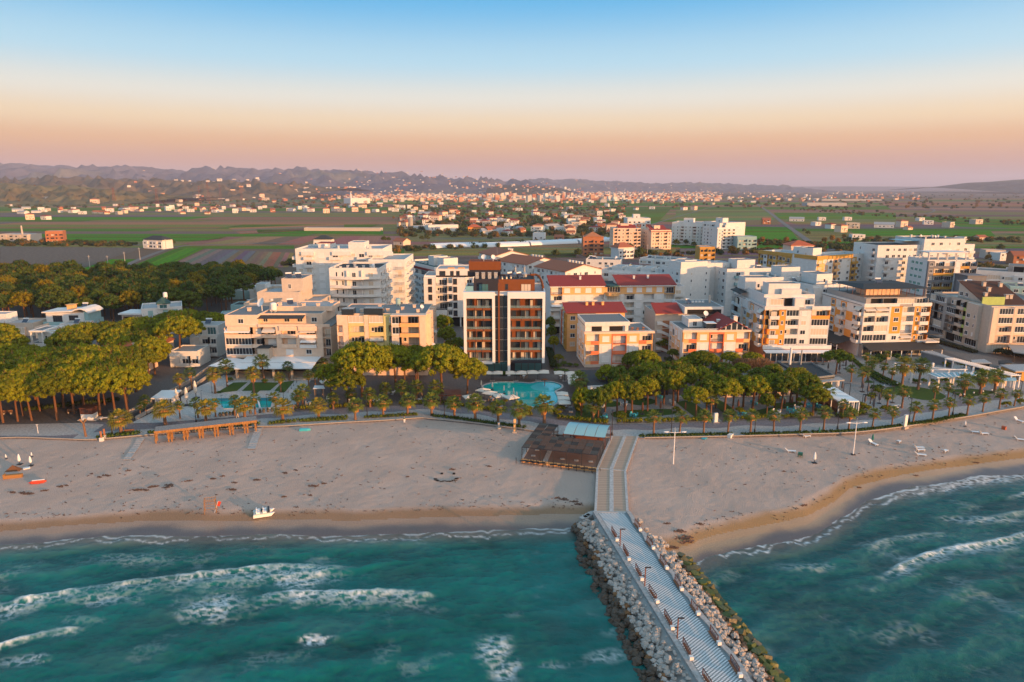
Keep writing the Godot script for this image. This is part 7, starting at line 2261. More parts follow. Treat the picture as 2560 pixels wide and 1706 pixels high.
func furniture() -> void:
	rng.seed=122
	var par:=make_parasol("square_parasol",3.0,"canvas")
	var n:=0
	for g in [
		["open beige square parasol in the row at the hotel entrance",[[1218,931,0.0],[1244,931,PI],[1277,931,0.0],[1303,932,PI],[1332,931,0.0],[1359,930,PI]]],
		["open beige square parasol beside the hotel lane, over the dark hedge",[[1398,931,0.0],[1426,932,PI]]],
		["open beige square parasol in the column of three by the dark flat roof",[[1432,940,0.0],[1433,948,0.0],[1434,956,0.0]]],
		["open beige parasol on the right bank of the curved pool",[[1406,983,0.0],[1409,994,0.0],[1411,1005,0.0]]],
		["open beige parasol on the left bank of the curved pool",[[1207,974,2.6],[1224,981,2.6],[1248,988,-1.2],[1278,993,-1.0]]],
		["open pale parasol in the park cafe",[[1173,991,0.4],[826,942,0.2],[814,953,0.5]]]]:
		for i in g[1].size():
			var q:Array=g[1][i]
			plant(par,n==0,gp(q[0],q[1],2.6)*Vector3(1,0,1),q[2],Vector3.ONE*(1.0 if i<3 else 1.06),"%s, %s from the left" % [g[0],ordinal(i)] if not "column" in g[0] and not "bank" in g[0] else "%s, %s from the back" % [g[0],ordinal(i)],"open beige parasols around the hotel pool")
			n+=1
	for g in [
		["canvas","tall folded beige parasol on the left pool terrace",[[490,996,1.9],[468,1014,1.9],[443,1012,1.7]]],
		["canvas","folded cream parasol at the edge of the curved pool",[[1231,975,0.9],[1260,984,0.9],[1284,990,0.9],[1203,970,0.9],[1292,1000,0.9]]],
		["rust_metal","folded rust red parasol on the garden cafe lawn",[[1563,1041,1.2],[1606,1036,1.2],[1651,1030,1.15],[1713,1033,1.1],[1570,1005,1.1],[1610,1000,1.1],[1845,1025,1.1],[1961,1018,1.0],[1980,1016,1.0],[2010,1028,1.1],[2040,1015,1.0],[1928,1005,1.0]]],
		["grey_canvas","folded dark parasol hanging on a black frame on the plaza",[[2156,980,1.3],[2169,989,1.3],[2162,1014,1.2],[2183,1025,1.2],[2198,1009,1.2],[2231,1007,1.2],[2105,979,1.1],[2130,930,1.1]]],
		["grey_canvas","folded dark parasol on the terrace of the glazed restaurant",[[1998,905,1.0],[2027,908,1.1],[2041,910,1.2],[2058,912,1.1],[2098,933,1.2],[2114,923,1.2],[2070,928,1.0],[2108,914,1.0],[1970,905,1.0]]]]:
		var proto:=make_closed("closed_parasol",g[0])
		for i in g[2].size():
			var q:Array=g[2][i]
			plant(proto,i==0,gp(q[0],q[1]),0.3*i,Vector3.ONE*q[2],"%s, %s listed from the left" % [g[1],ordinal(i)],g[1]+"s")
	for q in [[2155,1018,2186,1018],[2170,970,2182,984],[2202,1000,2233,998],[2108,990,2124,989]]:
		var o:=thing("parasol_frame","black steel parasol frame on the plaza, %s" % ["nearest the white pavilion","at the garden path","rightmost of the four","farthest inland"][int(q[0]) % 4 if q[0] != 2170 else 1],"frame",Vector3.ZERO,0.0,"black parasol frames on the plaza")
		var b:=MB.new()
		var a:=gp(q[0],q[1]); var e:=gp(q[2],q[3])
		b.tube(a,a+Vector3.UP*3.4,0.08,0.08,6); b.tube(e,e+Vector3.UP*3.4,0.08,0.08,6)
		put("posts",b.done(),"black_metal",o)
		b=MB.new()
		b.tube(a+Vector3.UP*3.4,e+Vector3.UP*3.4,0.07,0.07,6)
		put("beam",b.done(),"black_metal",o)
	var lamp:=make_lamp()
	n=0
	for q in [[280,1087,1.1],[490,1056,0.9],[555,1018,0.6],[580,1018,0.6],[668,1026,0.8],[918,1043,1.05],[1111,1041,1.05],[1530,1089,1.1],[1678,1084,1.05],[1887,1080,1.0],[2094,1073,1.05],[2273,1055,1.1],[2382,1038,1.1],[2548,1007,1.1],[2176,1010,0.9],[1500,1050,0.7],[1657,1040,0.6],[709,996,0.5],[720,982,0.5],[728,973,0.5],[734,965,0.5],[741,957,0.5],[504,1001,0.5],[530,983,0.6]]:
		plant(lamp,n==0,gp(q[0],q[1]),PI/2 if n % 2 else 0.0,Vector3.ONE*q[2],["slim black street lamp on the %s promenade, %s in its row" % ["left" if q[0]<900 else ("central" if q[0]<1500 else "right"),ordinal(n)],"short black garden lamp on the left pool terrace, %s of those" % ordinal(n-16)][1 if q[2]<0.66 else 0],"black lamps of the seafront")
		n+=1
	var bl:=make_beach_lamp()
	plant(bl,true,gp(1683,1164,-0.8),0.0,Vector3.ONE,"white twin armed beach lamp on the sand right of the boardwalk")
	plant(bl,false,gp(2133,1138,-0.7),0.05,Vector3.ONE,"white twin armed beach lamp near the green sun lounger")
	var globe:=thing("globe_lamp","globe","garden lamp")
	var b:=MB.new()
	b.tube(Vector3.ZERO,Vector3(0,0.6,0),0.04,0.04,5)
	put("post",b.done(),"black_metal",globe)
	b=MB.new()
	b.lathe([Vector2(0,0.58),Vector2(0.16,0.66),Vector2(0.2,0.78),Vector2(0.14,0.92),Vector2(0,0.97)],8)
	put("globe",b.done(),"white_paint",globe)
	n=0
	for q in [[2210,972],[2243,966],[2300,968],[2350,979],[2365,993],[2272,999],[2223,986],[2410,994],[2434,990],[2457,986],[2479,983],[2340,972],[2325,971],[570,968]]:
		plant(globe,n==0,gp(q[0],q[1]),0.0,Vector3.ONE*1.15,"white globe garden light around the plaza lawns, %s of the ring" % ordinal(n),"globe garden lights")
		n+=1
	var teal_t:=make_table("blue_paint"); var white_t:=make_table("white_paint"); var teal_c:=make_chair("blue_paint"); var white_c:=make_chair("white_paint"); var wood_c:=make_chair("pale_wood")
	var counts:=[0,0,0,0,0]
	for q in [[1511,1047,0,3],[1584,1042,0,4],[1562,1014,1,3],[1650,996,0,2],[1700,998,1,4],[1681,1010,1,2],[1505,1018,1,2],[1856,1038,0,3],[1885,1012,0,2],[1976,1029,0,4],[1995,1024,1,4],[1942,1034,1,4],[2020,1018,0,3],[2051,1020,0,4],[1955,1000,0,2],[1985,1036,0,3],[775,1012,1,3],[820,1002,1,2],[876,1010,1,2],[940,1006,1,3],[980,986,1,3],[1046,1004,1,3],[905,975,1,2],[1230,1003,2,4],[1285,1000,2,4],[1310,946,2,4],[1402,946,2,2],[1416,1016,2,3]]:
		var p:=gp(q[0],q[1])
		var t:Node3D=white_t if q[2] else teal_t
		var ti:=1 if q[2] else 0
		var where:="garden cafe" if q[0]>1480 else ("hotel pool" if q[0]>1200 else "park cafe")
		plant(t,counts[ti]==0,p,0.3*counts[ti],Vector3.ONE,"%s cafe table in the %s, %s from the left" % ["white" if q[2] else "turquoise",where,ordinal(counts[ti])],"cafe tables")
		counts[ti]+=1
		for k in q[3]:
			var a:float=k*TAU/q[3]+0.4
			var c:Node3D=[teal_c,white_c,wood_c][q[2]]
			var ci:int=2+q[2]
			plant(c,counts[ci]==0,p+Vector3(sin(a),0,cos(a))*0.85,a+PI,Vector3.ONE*1.05,"%s chair at the %s table of the %s" % [["turquoise","white","wooden"][q[2]],ordinal(counts[ti]-1),where],"cafe chairs of the "+where)
			counts[ci]+=1
	# thatched pergola on the beach edge
	var o:=thing("thatched_pergola","long thatched pergola on shaggy posts above the left beach","pergola")
	var a0:=gp(386,1080,2.5); var a1:=gp(641,1052,2.5)
	var d:=(a1-a0).normalized()
	var s:=Vector3(d.z,0,-d.x)*1.25
	b=MB.new()
	slab_of(b,[a0-s*0.15,a1-s*0.15,a1+s*1.9+Vector3.UP*0.25,a0+s*1.9+Vector3.UP*0.25],0.14)
	put("roof",b.done(),"flat_roof",o)
	b=MB.new()
	for i in 260:
		var t:=i/259.0
		var p:=a0.lerp(a1,t)-s*0.2
		var w:=d*0.16
		b.tint=Color(0.40,0.20,0.07)*rr(0.7,1.2)
		var drop:=rr(0.3,0.65)
		b.tri(p-w+Vector3.UP*0.16,p+Vector3(0,-drop,0.08),p+w+Vector3.UP*0.16)
	put("fringe",b.done(true),"palm_leaf",o)
	for i in 14:
		var t:=[0.0,0.12,0.15,0.27,0.30,0.42,0.45,0.57,0.60,0.72,0.75,0.87,0.90,0.985][i] as float
		for row in 2:
			var p:=a0.lerp(a1,t)+s*(0.1+row*1.55)
			b=MB.new()
			b.tube(Vector3(0,-0.4,0),Vector3(0,2.5,0),0.16,0.16,6,false)
			for k in 26:
				var an:=rng.randf()*TAU
				var y:=rr(0.5,2.4)
				var q:=Vector3(cos(an),0,sin(an))
				b.tri(q*0.15+Vector3(0,y+0.25,0),q*0.36+Vector3(0,y-0.25,0),q.rotated(Vector3.UP,0.7)*0.17+Vector3(0,y,0))
			put("post",b.done(),"thatch",o,xf(Vector3(p.x,0,p.z)))
	# odds and ends on the promenade
	for q in [[2259+3,1067,1.0,2.9,"tall pale stone slab standing at the kerb of the right promenade","white_wall",0.5],[1287,1079,0.55,3.0,"leaning sandstone stele on the beach edge left of the dark pergola","peach_wall",0.0],[1789,1056,0.9,2.3,"plain white advertising panel at the garden path","white_paint",0.2],[1824,1056,0.4,1.4,"small white board on a post before the palm","white_paint",0.2],[1247,1069,0.5,1.2,"grey litter bin on the sand by the central kerb","concrete",0.3]]:
		o=thing("stone_slab" if q[2]<0.95 or q[3]>2.5 else "advertising_panel",q[4],"panel" if "panel" in q[4] or "board" in q[4] else ("bin" if "bin" in q[4] else "stone"),gp(q[0],q[1]),q[6])
		b=MB.new()
		b.box(-q[2]/2,q[2]/2,-0.4,q[3],-0.25,0.25)
		put("slab",b.done(),q[5],o)
		b=MB.new()
		b.box(-q[2]/2-0.3,q[2]/2+0.3,-0.5,0.08,-0.6,0.6)
		put("foot",b.done(),"kerb",o)
	for k in 2:
		var q:Array=[[254,1104],[262,1098]][k]
		o=thing("bollard_post","rust red post on white plinth at the left beach entrance, %s one" % ["front","rear"][k],"post",gp(q[0],q[1],-0.3))
		b=MB.new()
		b.box(-0.35,0.35,-0.2,0.9,-0.35,0.35)
		put("plinth",b.done(),"white_wall",o)
		b=MB.new()
		b.box(-0.14,0.14,0.9,2.4,-0.14,0.14)
		put("post",b.done(),"brick_wall",o)
	for k in 6:
		var q:Array=[[322,1085,"wooden bench on the planting strip beside the leftmost palm"],[18,1036,"wooden bench deep in the pine grove, leftmost"],[180,1033,"wooden bench in the pine grove near the kiosk"],[262,1049,"pale stone bench beside the lane entrance"],[2240,1018,"white bench block on the plaza lawn edge"],[2236,1023,"low white kerb bench at the promenade plaza"]][k]
		o=thing("park_bench",q[2],"bench",gp(q[0],q[1]),0.2)
		b=MB.new()
		b.box(-1.1,1.1,0.4,0.5,-0.3,0.3)
		put("seat",b.done(),"wood" if k<3 else "white_wall",o)
		for x in [-0.8,0.8]:
			b=MB.new()
			b.box(x-0.12,x+0.12,0,0.4,-0.25,0.25)
			put("leg",b.done(),"kerb",o)
		if k<3:
			b=MB.new()
			b.box(-1.1,1.1,0.55,0.95,-0.32,-0.26)
			put("backrest",b.done(),"wood",o)
	n=0
	for q in [[550,1041],[558,1040],[566,1039],[575,1038],[583,1037],[626,1034],[650,1032],[659,1031],[670,1030],[680,1029]]:
		o=thing("planter_pot","round grey pot in the row along the left pool terrace, %s from the left" % ordinal(n),"pot",gp(q[0],q[1]),0.0,"pots along the left pool terrace")
		b=MB.new()
		b.lathe([Vector2(0.25,0),Vector2(0.4,0.3),Vector2(0.38,0.6),Vector2(0.3,0.6),Vector2(0,0.55)],8)
		put("pot",b.done(),"dark_paving",o)
		b=MB.new()
		puff(b,Vector3(0,0.75,0),0.3,14,Color(0.12,0.12,0.03),0.2)
		put("plant",b.done(true),"hedge",o)
		n+=1
# ---------------------------------------------------------------- boardwalk, pier, breakwaters, beach
func rock_mesh(seed_:int,box_like:bool) -> MB:
	var b:=MB.new()
	var f:=FastNoiseLite.new()
	f.seed=seed_; f.frequency=0.9
	var n:=4
	var pts:={}
	for face_i in 6:
		for i in n:
			for j in n:
				var q:=[]
				for c in [[i,j],[i+1,j],[i+1,j+1],[i,j+1]]:
					var u:float=c[0]*2.0/n-1.0
					var w:float=c[1]*2.0/n-1.0
					var p:=[Vector3(1,w,-u),Vector3(-1,w,u),Vector3(u,1,-w),Vector3(u,-1,w),Vector3(u,w,1),Vector3(-u,w,-1)][face_i] as Vector3
					var s:=p.normalized()
					var o:=s.lerp(p,0.8 if box_like else 0.3)
					o*=0.5*(1.0+f.get_noise_3dv(s*2.0)*(0.12 if box_like else 0.55))
					q.append(o)
				b.quad(q[0],q[1],q[2],q[3])
	return b
func tinted(src:MB,c:Color) -> Mesh:
	var b:=MB.new()
	b.v=src.v; b.n=src.n
	b.c=src.c.duplicate()
	b.c.fill(c)
	return b.done(true)
func pier() -> void:
	rng.seed=133
	var kx:=func(list):return px(list,0.05)
	sheet("boardwalk",px([[1530,1091],[1494,1172],[1490,1280],[1568,1281],[1563,1178],[1594,1091]],0.05),0.05,"planks",1.3)
	var marks:=MB.new()
	for l in [[[[1530,1091],[1494,1172],[1489,1282]],0.45],[[[1594,1091],[1563,1178],[1569,1282]],0.45],[[[1562,1092],[1529,1172],[1529,1281]],0.75],[[[1494,1171],[1563,1178]],0.3],[[[1488,1281],[1569,1282]],0.5]]:
		marks.prism(offset_strip(px(l[0],0.05),-l[1]/2,l[1]/2),0.0,0.11)
	struct("boardwalk_borders",marks.done(),"white_paving")
	var a:=gp(1487,1282); var e:=gp(1566,1282)
	var d:=(gp(1750,1706)-a).normalized()
	var d2:=(gp(1870,1706)-e).normalized()
	var long:=56.0
	var deck:=MB.new()
	var q:=[Vector2(a.x,a.z),Vector2(e.x,e.z),Vector2(e.x+d2.x*long,e.z+d2.z*long),Vector2(a.x+d.x*long,a.z+d.z*long)]
	deck.prism(PackedVector2Array(q),-3.0,0.06)
	var o:=thing("pier","long stone pier paved with white and grey lozenges running out from the boardwalk","pier")
	mat("pier_grey",0.20,0.235,0.245,0.75)
	put("deck",deck.done(),"pier_grey",o)
	for k in 2:
		var s:Vector3=[a,e][k]; var dd:Vector3=[d,d2][k]
		var b:=MB.new()
		var l:=PackedVector2Array()
		for i in 29:
			var t:=i*long/28.0
			var wob:=0.0
			if k==1:
				wob=0.28 if fmod(t,6.2)<3.0 else 0.0
			l.append(Vector2(s.x+dd.x*t+wob,s.z+dd.z*t))
		b.prism(offset_strip(l,-0.34,0.34),-0.8,0.30)
		put("border_wall",b.done(),"pale_paving",o)
	var tile:=MB.new()
	tile.prism(PackedVector2Array([Vector2(-0.16,0),Vector2(-0.08,-0.09),Vector2(0.08,-0.09),Vector2(0.16,0),Vector2(0.08,0.09),Vector2(-0.08,0.09)]),0.0,0.012)
	var where:=[]
	var r:=0
	var t:=0.5
	var each:=[]
	while t<long:
		var l:=a+d*t; var rr:=e+d2*t
		var w:=l.distance_to(rr)
		var n:=int((w-1.2)/0.5)
		for i in n:
			var f:=(0.6+(i+0.25+(0.5 if r % 2 else 0.0))*(w-1.2)/n)/w
			var p:=l.lerp(rr,f)
			p.y=0.064
			where.append(xf(p,0.16))
		t+=0.215
		r+=1
	where.sort_custom(func(x,y):return absf(x.origin.z+72.0)<absf(y.origin.z+72.0))
	var tm:=tile.done()
	mat("tile_white",0.70,0.71,0.71,0.6)
	for i in 300:
		put("tile",tm,"tile_white",o,where[i])
	swarm("tiles",tm,"tile_white",where.slice(300),[],o)
	# lattice bench backs with their white end blocks
	var n:=0
	for g in [[[1529,1322,1541,1350],[1558,1367,1571,1398],[1589,1416,1603,1448],[1622,1469,1641,1504],[1661,1532,1679,1570],[1707,1603,1726,1645],[1756,1682,1778,1722]],[[1587,1303,1599,1325],[1617,1347,1631,1370],[1650,1393,1665,1420],[1687,1444,1702,1473],[1728,1506,1743,1534],[1775,1572,1795,1608],[1826,1646,1848,1688]]]:
		for i in g.size():
			var z:Array=g[i]
			var p0:=gp(z[0],z[1]+7.0,0.3); var p1:=gp(z[2],z[3],0.3)
			var len:=p0.distance_to(p1)
			var dir:=(p1-p0).normalized()
			var f:=thing("lattice_bench","rust brown lattice bench on the %s edge of the pier, %s from the beach" % [["left","right"][n],ordinal(i)],"bench",p0,-atan2(dir.z,dir.x),"lattice benches along the pier")
			var b:=MB.new()
			b.ring(0,len,0.05,1.0,0.07,-0.04,0.04)
			var k:=int(len/0.4)
			for m in k:
				var x0:=len*m/k; var x1:=len*(m+1)/k
				b.tube(Vector3(x0,0.08,0),Vector3(x1,0.97,0),0.022,0.022,4,false); b.tube(Vector3(x1,0.08,0),Vector3(x0,0.97,0),0.022,0.022,4,false)
			put("lattice",b.done(),"frame_brown",f)
			b=MB.new()
			var side:=1.0 if n==0 else -1.0
			b.box(0.0,len,0.05,0.11,minf(-0.3*side,0),maxf(-0.3*side,0))
			put("seat",b.done(),"wood",f)
			b=MB.new()
			b.box(len+0.03,len+0.5,-0.02,0.42,-0.24,0.24)
			put("end_block",b.done(),"white_wall",f)
		n+=1
	for i in 3:
		var z:Array=[[1550,1366],[1612,1466],[1693,1598]][i]
		var f:=thing("pier_lamp","brown cantilever lamp post on the left half of the pier, %s from the beach" % ordinal(i),"street lamp",gp(z[0],z[1]),0.0,"lamp posts on the pier")
		var b:=MB.new()
		b.box(-0.07,0.07,0,2.9,-0.07,0.07)
		put("pole",b.done(),"rust_metal",f)
		b=MB.new()
		b.box(-0.08,0.75,2.85,2.98,-0.09,0.09); b.box(-0.4,0.0,1.55,1.65,-0.06,0.06)
		put("lamp_head",b.done(),"black_metal",f)
	# rubble on both flanks
	var rocks:=[]; var blocks:=[]
	for i in 6:
		rocks.append(rock_mesh(40+i,false)); blocks.append(rock_mesh(60+i,true))
	var light:=[]; var dark:=[]; var moss:=[]; var rust:=[]
	for i in 6:
		var v:=rr(0.85,1.1)
		light.append(tinted(rocks[i],Color(0.56*v,0.50*v,0.45*v)))
		rust.append(tinted(rocks[i],Color(0.30*v,0.155*v,0.075*v)))
		dark.append(tinted(rocks[i],Color(0.115*v,0.082*v,0.055*v)))
		moss.append(tinted(blocks[i],[Color(0.10,0.12,0.02),Color(0.14,0.12,0.05),Color(0.085,0.115,0.02),Color(0.17,0.135,0.07),Color(0.10,0.11,0.03),Color(0.12,0.13,0.02)][i]))
	for side in 2:
		var left:=side==0
		var br:=thing("rubble_breakwater","breakwater of pale stones and dark wet boulders along the left flank of the pier" if left else "breakwater of sunlit stones and mossy concrete blocks along the right flank of the pier","breakwater")
		var s:Vector3=a if left else e
		var dd:=d if left else d2
		var out:=Vector3(-dd.z,0,dd.x)*(-1.0 if left else 1.0)
		if (left and out.x>0) or (not left and out.x<0):
			out=-out
		var core:=MB.new()
		var t0:=2.0 if left else 8.0
		for i in 30:
			var u0:=t0+(long-t0)*i/30.0; var u1:=t0+(long-t0)*(i+1)/30.0
			var w:=5.6 if left else 5.0
			var p:=[s+dd*u0,s+dd*u1]
			for k in 2:
				p[k].y=0
			var ya:=0.05; var yb:=-2.2
			if left:
				core.quad(p[0]+out*w+Vector3.UP*yb,p[1]+out*w+Vector3.UP*yb,p[1]+Vector3.UP*ya-out*0.1,p[0]+Vector3.UP*ya-out*0.1)
			else:
				core.quad(p[1]+out*w+Vector3.UP*yb,p[0]+out*w+Vector3.UP*yb,p[0]+Vector3.UP*ya-out*0.1,p[1]+Vector3.UP*ya-out*0.1)
		put("gravel_core",core.done(),"concrete",br)
		var list:=[]
		var zones:=[[t0,1.3,3.7,-0.02,-0.6,0.4,0.95,"stone",light,320],[t0,0.6,3.2,0.0,-0.5,0.2,0.42,"pebble",light,260],[t0,3.2,4.2,-0.6,-1.0,0.4,0.9,"stone",rust,70],[t0,3.6,5.9,-0.8,-1.9,0.7,1.35,"boulder",dark,210]]
		if not left:
			zones=[[t0-6.0,0.8,2.0,0.0,-0.35,0.4,0.8,"stone",light,60],[t0,0.7,3.3,0.05,-0.8,0.35,0.9,"stone",light,280],[t0+5.0,3.0,4.2,-0.8,-1.3,0.6,1.0,"boulder",rust,110]]
		for zn in zones:
			for i in zn[9]:
				var u:float=lerpf(zn[0],long,(i+rng.randf())/zn[9])
				var f:=rng.randf()
				var p:Vector3=s+dd*u+out*lerpf(zn[1],zn[2],f)
				if left and u<8.0 and f>0.6 and zn[7]=="boulder":
					continue
				p.y=lerpf(zn[3],zn[4],f)+rr(-0.1,0.12)
				var sz:=rr(zn[5],zn[6])
				var bas:=Basis.from_euler(Vector3(rng.randf()*0.8,rng.randf()*TAU,rng.randf()*0.8)).scaled(Vector3(sz,sz*0.75,sz))
				list.append([u,zn[7],zn[8][rng.randi() % 6],Transform3D(bas,p),"stone" if zn[7]=="stone" else "wet_stone"])
		if not left:
			for i in 34:
				for row in 2:
					var u:=13.5+i*1.28+row*0.64
					var p:Vector3=s+dd*u+out*(4.2+row*1.0)
					p.y=-1.15-row*0.35+rr(-0.12,0.12)
					list.append([u,"mossy_block",moss[rng.randi() % 6],Transform3D(Basis.from_euler(Vector3(rr(-0.5,0.5),0.5+rr(-0.5,0.5),rr(-0.5,0.5))).scaled(Vector3(1.15,0.95,1.1)),p),"wet_stone"])
		list.sort_custom(func(x,y):return x[0]>y[0])
		var count:={}
		var rest:={}
		for it in list:
			var c:int=count.get(it[1],0)
			count[it[1]]=c+1
			if c<290:
				put(it[1],it[2],it[4],br,it[3])
			else:
				if not rest.has(it[2]):
					rest[it[2]]=[[],it[4]]
				rest[it[2]][0].append(it[3])
		for m in rest:
			swarm("far_stones",m,rest[m][1],rest[m][0],[],br)
	# concrete slabs at the root of the left breakwater
	for i in 4:
		var f:=thing("concrete_slab","pale concrete slab at the beach end of the left breakwater, %s of four" % ordinal(i),"slab",gp(1460+i*7,1296-i*4,-0.6),0.5,"slabs at the root of the breakwater")
		var b:=MB.new()
		b.box(-0.7,0.7,-0.2,0.2,-0.5,0.5)
		put("slab",b.done(),"pale_paving",f)
func beach_bar() -> void:
	rng.seed=144
	var o:=thing("dark_pergola","black steel pergola with chequered brown and grey roof panels beside the boardwalk","pergola")
	var h:=2.75
	var A:=gp(1305,1118,h); var B:=gp(1493,1138,h); var C:=gp(1508,1103,h); var D:=gp(1328,1087,h)
	var W0:=gp(1328,1087,h); var W1:=gp(1374,1091,h); var W2:=gp(1395,1063,h); var W3:=gp(1350,1058,h)
	mat("panel_brown",0.115,0.072,0.055,0.9,{"spec":0.1}); mat("panel_grey",0.085,0.078,0.07,0.9,{"spec":0.1}); mat("panel_dark",0.055,0.05,0.047,0.9,{"spec":0.1})
	var grid:=func(p:Array,nu:int,nv:int,off:int) -> void:
		for i in nu:
			for j in nv:
				var c:=[]
				for s in [[i,j],[i+1,j],[i+1,j+1],[i,j+1]]:
					var u:float=lerpf(float(s[0])/nu,(i+0.5)/nu,0.06); var v:float=lerpf(float(s[1])/nv,(j+0.5)/nv,0.06)
					c.append(p[0].lerp(p[1],u).lerp(p[3].lerp(p[2],u),v))
				var b:=MB.new()
				slab_of(b,c,0.05)
				put("roof_panel",b.done(),["panel_brown","panel_grey","panel_brown","panel_dark"][(i+j*2+off+(rng.randi() % 2)) % 4],o)
	grid.call([A,B,C,D],10,4,0)
	grid.call([W0,W1,W2,W3],2,5,1)
	var b:=MB.new()
	for s in [[A,B],[B,C],[C,D],[D,A],[W1,W2],[W2,W3],[W3,W0]]:
		b.tube(s[0]+Vector3.DOWN*0.05,s[1]+Vector3.DOWN*0.05,0.09,0.09,4)
	for i in 5:
		b.tube(A.lerp(B,i/5.0)+Vector3.DOWN*0.06,D.lerp(C,i/5.0)+Vector3.DOWN*0.06,0.06,0.06,4)
	put("frame",b.done(),"black_metal",o)
	for q in [A,A.lerp(B,0.25),A.lerp(B,0.42),A.lerp(B,0.6),A.lerp(B,0.8),B,B.lerp(C,0.5),C,D,D.lerp(C,0.35),D.lerp(C,0.6),D.lerp(C,0.8),A.lerp(D,0.5),W2,W3,W1.lerp(W2,0.5),W0.lerp(W3,0.5)]:
		b=MB.new()
		b.box(-0.07,0.07,0,h,-0.07,0.07)
		put("post",b.done(),"black_metal",o,xf(Vector3(q.x,0,q.z)))
	b=MB.new()
	b.prism(px([[1304,1148],[1493,1171],[1512,1112],[1385,1094],[1398,1078],[1362,1074],[1326,1112]]),-0.6,0.03)
	put("floor",b.done(),"deck_brick",o)
	b=MB.new()
	b.prism(offset_strip(px([[1306,1147],[1326,1112]]),-0.25,0.25),0.0,0.12); b.prism(offset_strip(px([[1361,1158],[1380,1116]]),-0.5,0.5),0.02,0.05)
	for q in [[1333,1140],[1406,1148],[1441,1152],[1477,1155],[1343,1126]]:
		var p:=gp(q[0],q[1])
		b.box(p.x-0.45,p.x+0.45,0.02,0.07,p.z-0.4,p.z+0.4)
	put("floor_markings",b.done(),"white_paving",o)
	b=MB.new()
	b.prism(offset_strip(px([[1303,1149],[1493,1172]]),-0.2,0.2),-0.7,0.1)
	put("front_sill",b.done(),"peach_wall",o)  # peach paints the orange evening light onto the sill
	for k in 10:
		var t:float=[0.0,0.08,0.16,0.24,0.40,0.50,0.60,0.70,0.80,0.90][k]
		var p:=gp(1303,1150).lerp(gp(1493,1173),t+0.03)+Vector3(0,-0.3,0.65)
		var f:=thing("steel_bench","low black steel bench before the dark pergola, %s from the left" % ordinal(k),"bench",p,0.1,"black steel benches before the dark pergola")
		b=MB.new()
		b.box(-0.75,0.75,0.38,0.43,-0.35,0.35)
		put("seat",b.done(),"black_metal",f)
		for s in [-0.72,0.72]:
			b=MB.new()
			b.ring(-0.36,0.36,-0.3,0.85,0.05,s-0.03,s+0.03,Transform3D(Basis(Vector3.UP,PI/2),Vector3(s,0,s)))
			put("side_frame",b.done(),"black_metal",f)
	o=thing("curved_canopy","barrel shaped pale blue canopy over the beach bar beside the boardwalk","canopy")
	var f0:=gp(1408,1086,2.6); var f1:=gp(1513,1096,2.6); var k0:=gp(1427,1060,3.2); var k1:=gp(1527,1069,3.2)
	for k in 4:
		b=MB.new()
		for i in 8:
			var t0:=i/8.0; var t1:=(i+1)/8.0
			var c:=[]
			for s in [[k/4.0+0.006,t0],[(k+1)/4.0-0.006,t0],[(k+1)/4.0-0.006,t1],[k/4.0+0.006,t1]]:
				var p:Vector3=f0.lerp(f1,s[0]).lerp(k0.lerp(k1,s[0]),s[1])
				p.y+=0.95*sin(PI*s[1]*0.85)
				c.append(p)
			slab_of(b,c,0.04)
		put("roof_panel",b.done(),"poly_roof",o)
	b=MB.new()
	b.tube(f0,f1,0.1,0.1,4); b.tube(k0+Vector3.UP*0.4,k1+Vector3.UP*0.4,0.08,0.08,4)
	put("frame",b.done(),"frame_brown",o)
	for q in [f0,f0.lerp(f1,0.5),f1,k0,k1]:
		b=MB.new()
		b.box(-0.07,0.07,0,q.y+0.2,-0.07,0.07)
		put("post",b.done(),"frame_brown",o,xf(Vector3(q.x,0,q.z)))
	b=MB.new()
	var m:=gp(1475,1106)
	b.box(m.x-3.4,m.x+3.0,0,1.1,m.z-1.2,m.z-0.6); b.box(m.x-3.4,m.x+3.0,0,2.3,m.z-3.4,m.z-3.1)
	put("counter",b.done(),"frame_brown",o)
	sheet("bar_terrace",px([[1396,1112],[1520,1116],[1534,1086],[1420,1074]]),0.02,"deck_brick",0.5)
func lounger(m:String) -> Node3D:
	var o:=thing("sun_lounger","lounger","sun lounger")
	var b:=MB.new()
	b.box(-0.33,0.33,0.28,0.34,-0.6,0.95)
	put("frame",b.done(),m,o)
	b=MB.new()
	b.box(-0.33,0.33,-0.03,0.03,-0.75,0.0,Transform3D(Basis(Vector3.RIGHT,0.75),Vector3(0,0.32,-0.58)))
	put("backrest",b.done(),m,o)
	for s in [[-0.28,-0.5],[0.28,-0.5],[-0.28,0.8],[0.28,0.8]]:
		b=MB.new()
		b.box(s[0]-0.04,s[0]+0.04,0,0.28,s[1]-0.04,s[1]+0.04)
		put("leg",b.done(),m,o)
	return o
func on_sand(u:float,v:float) -> Vector3:
	var p:=gp(u,v,-0.6)
	for i in 3:
		p=gp(u,v,sand_height(p.x,p.z))
	return p
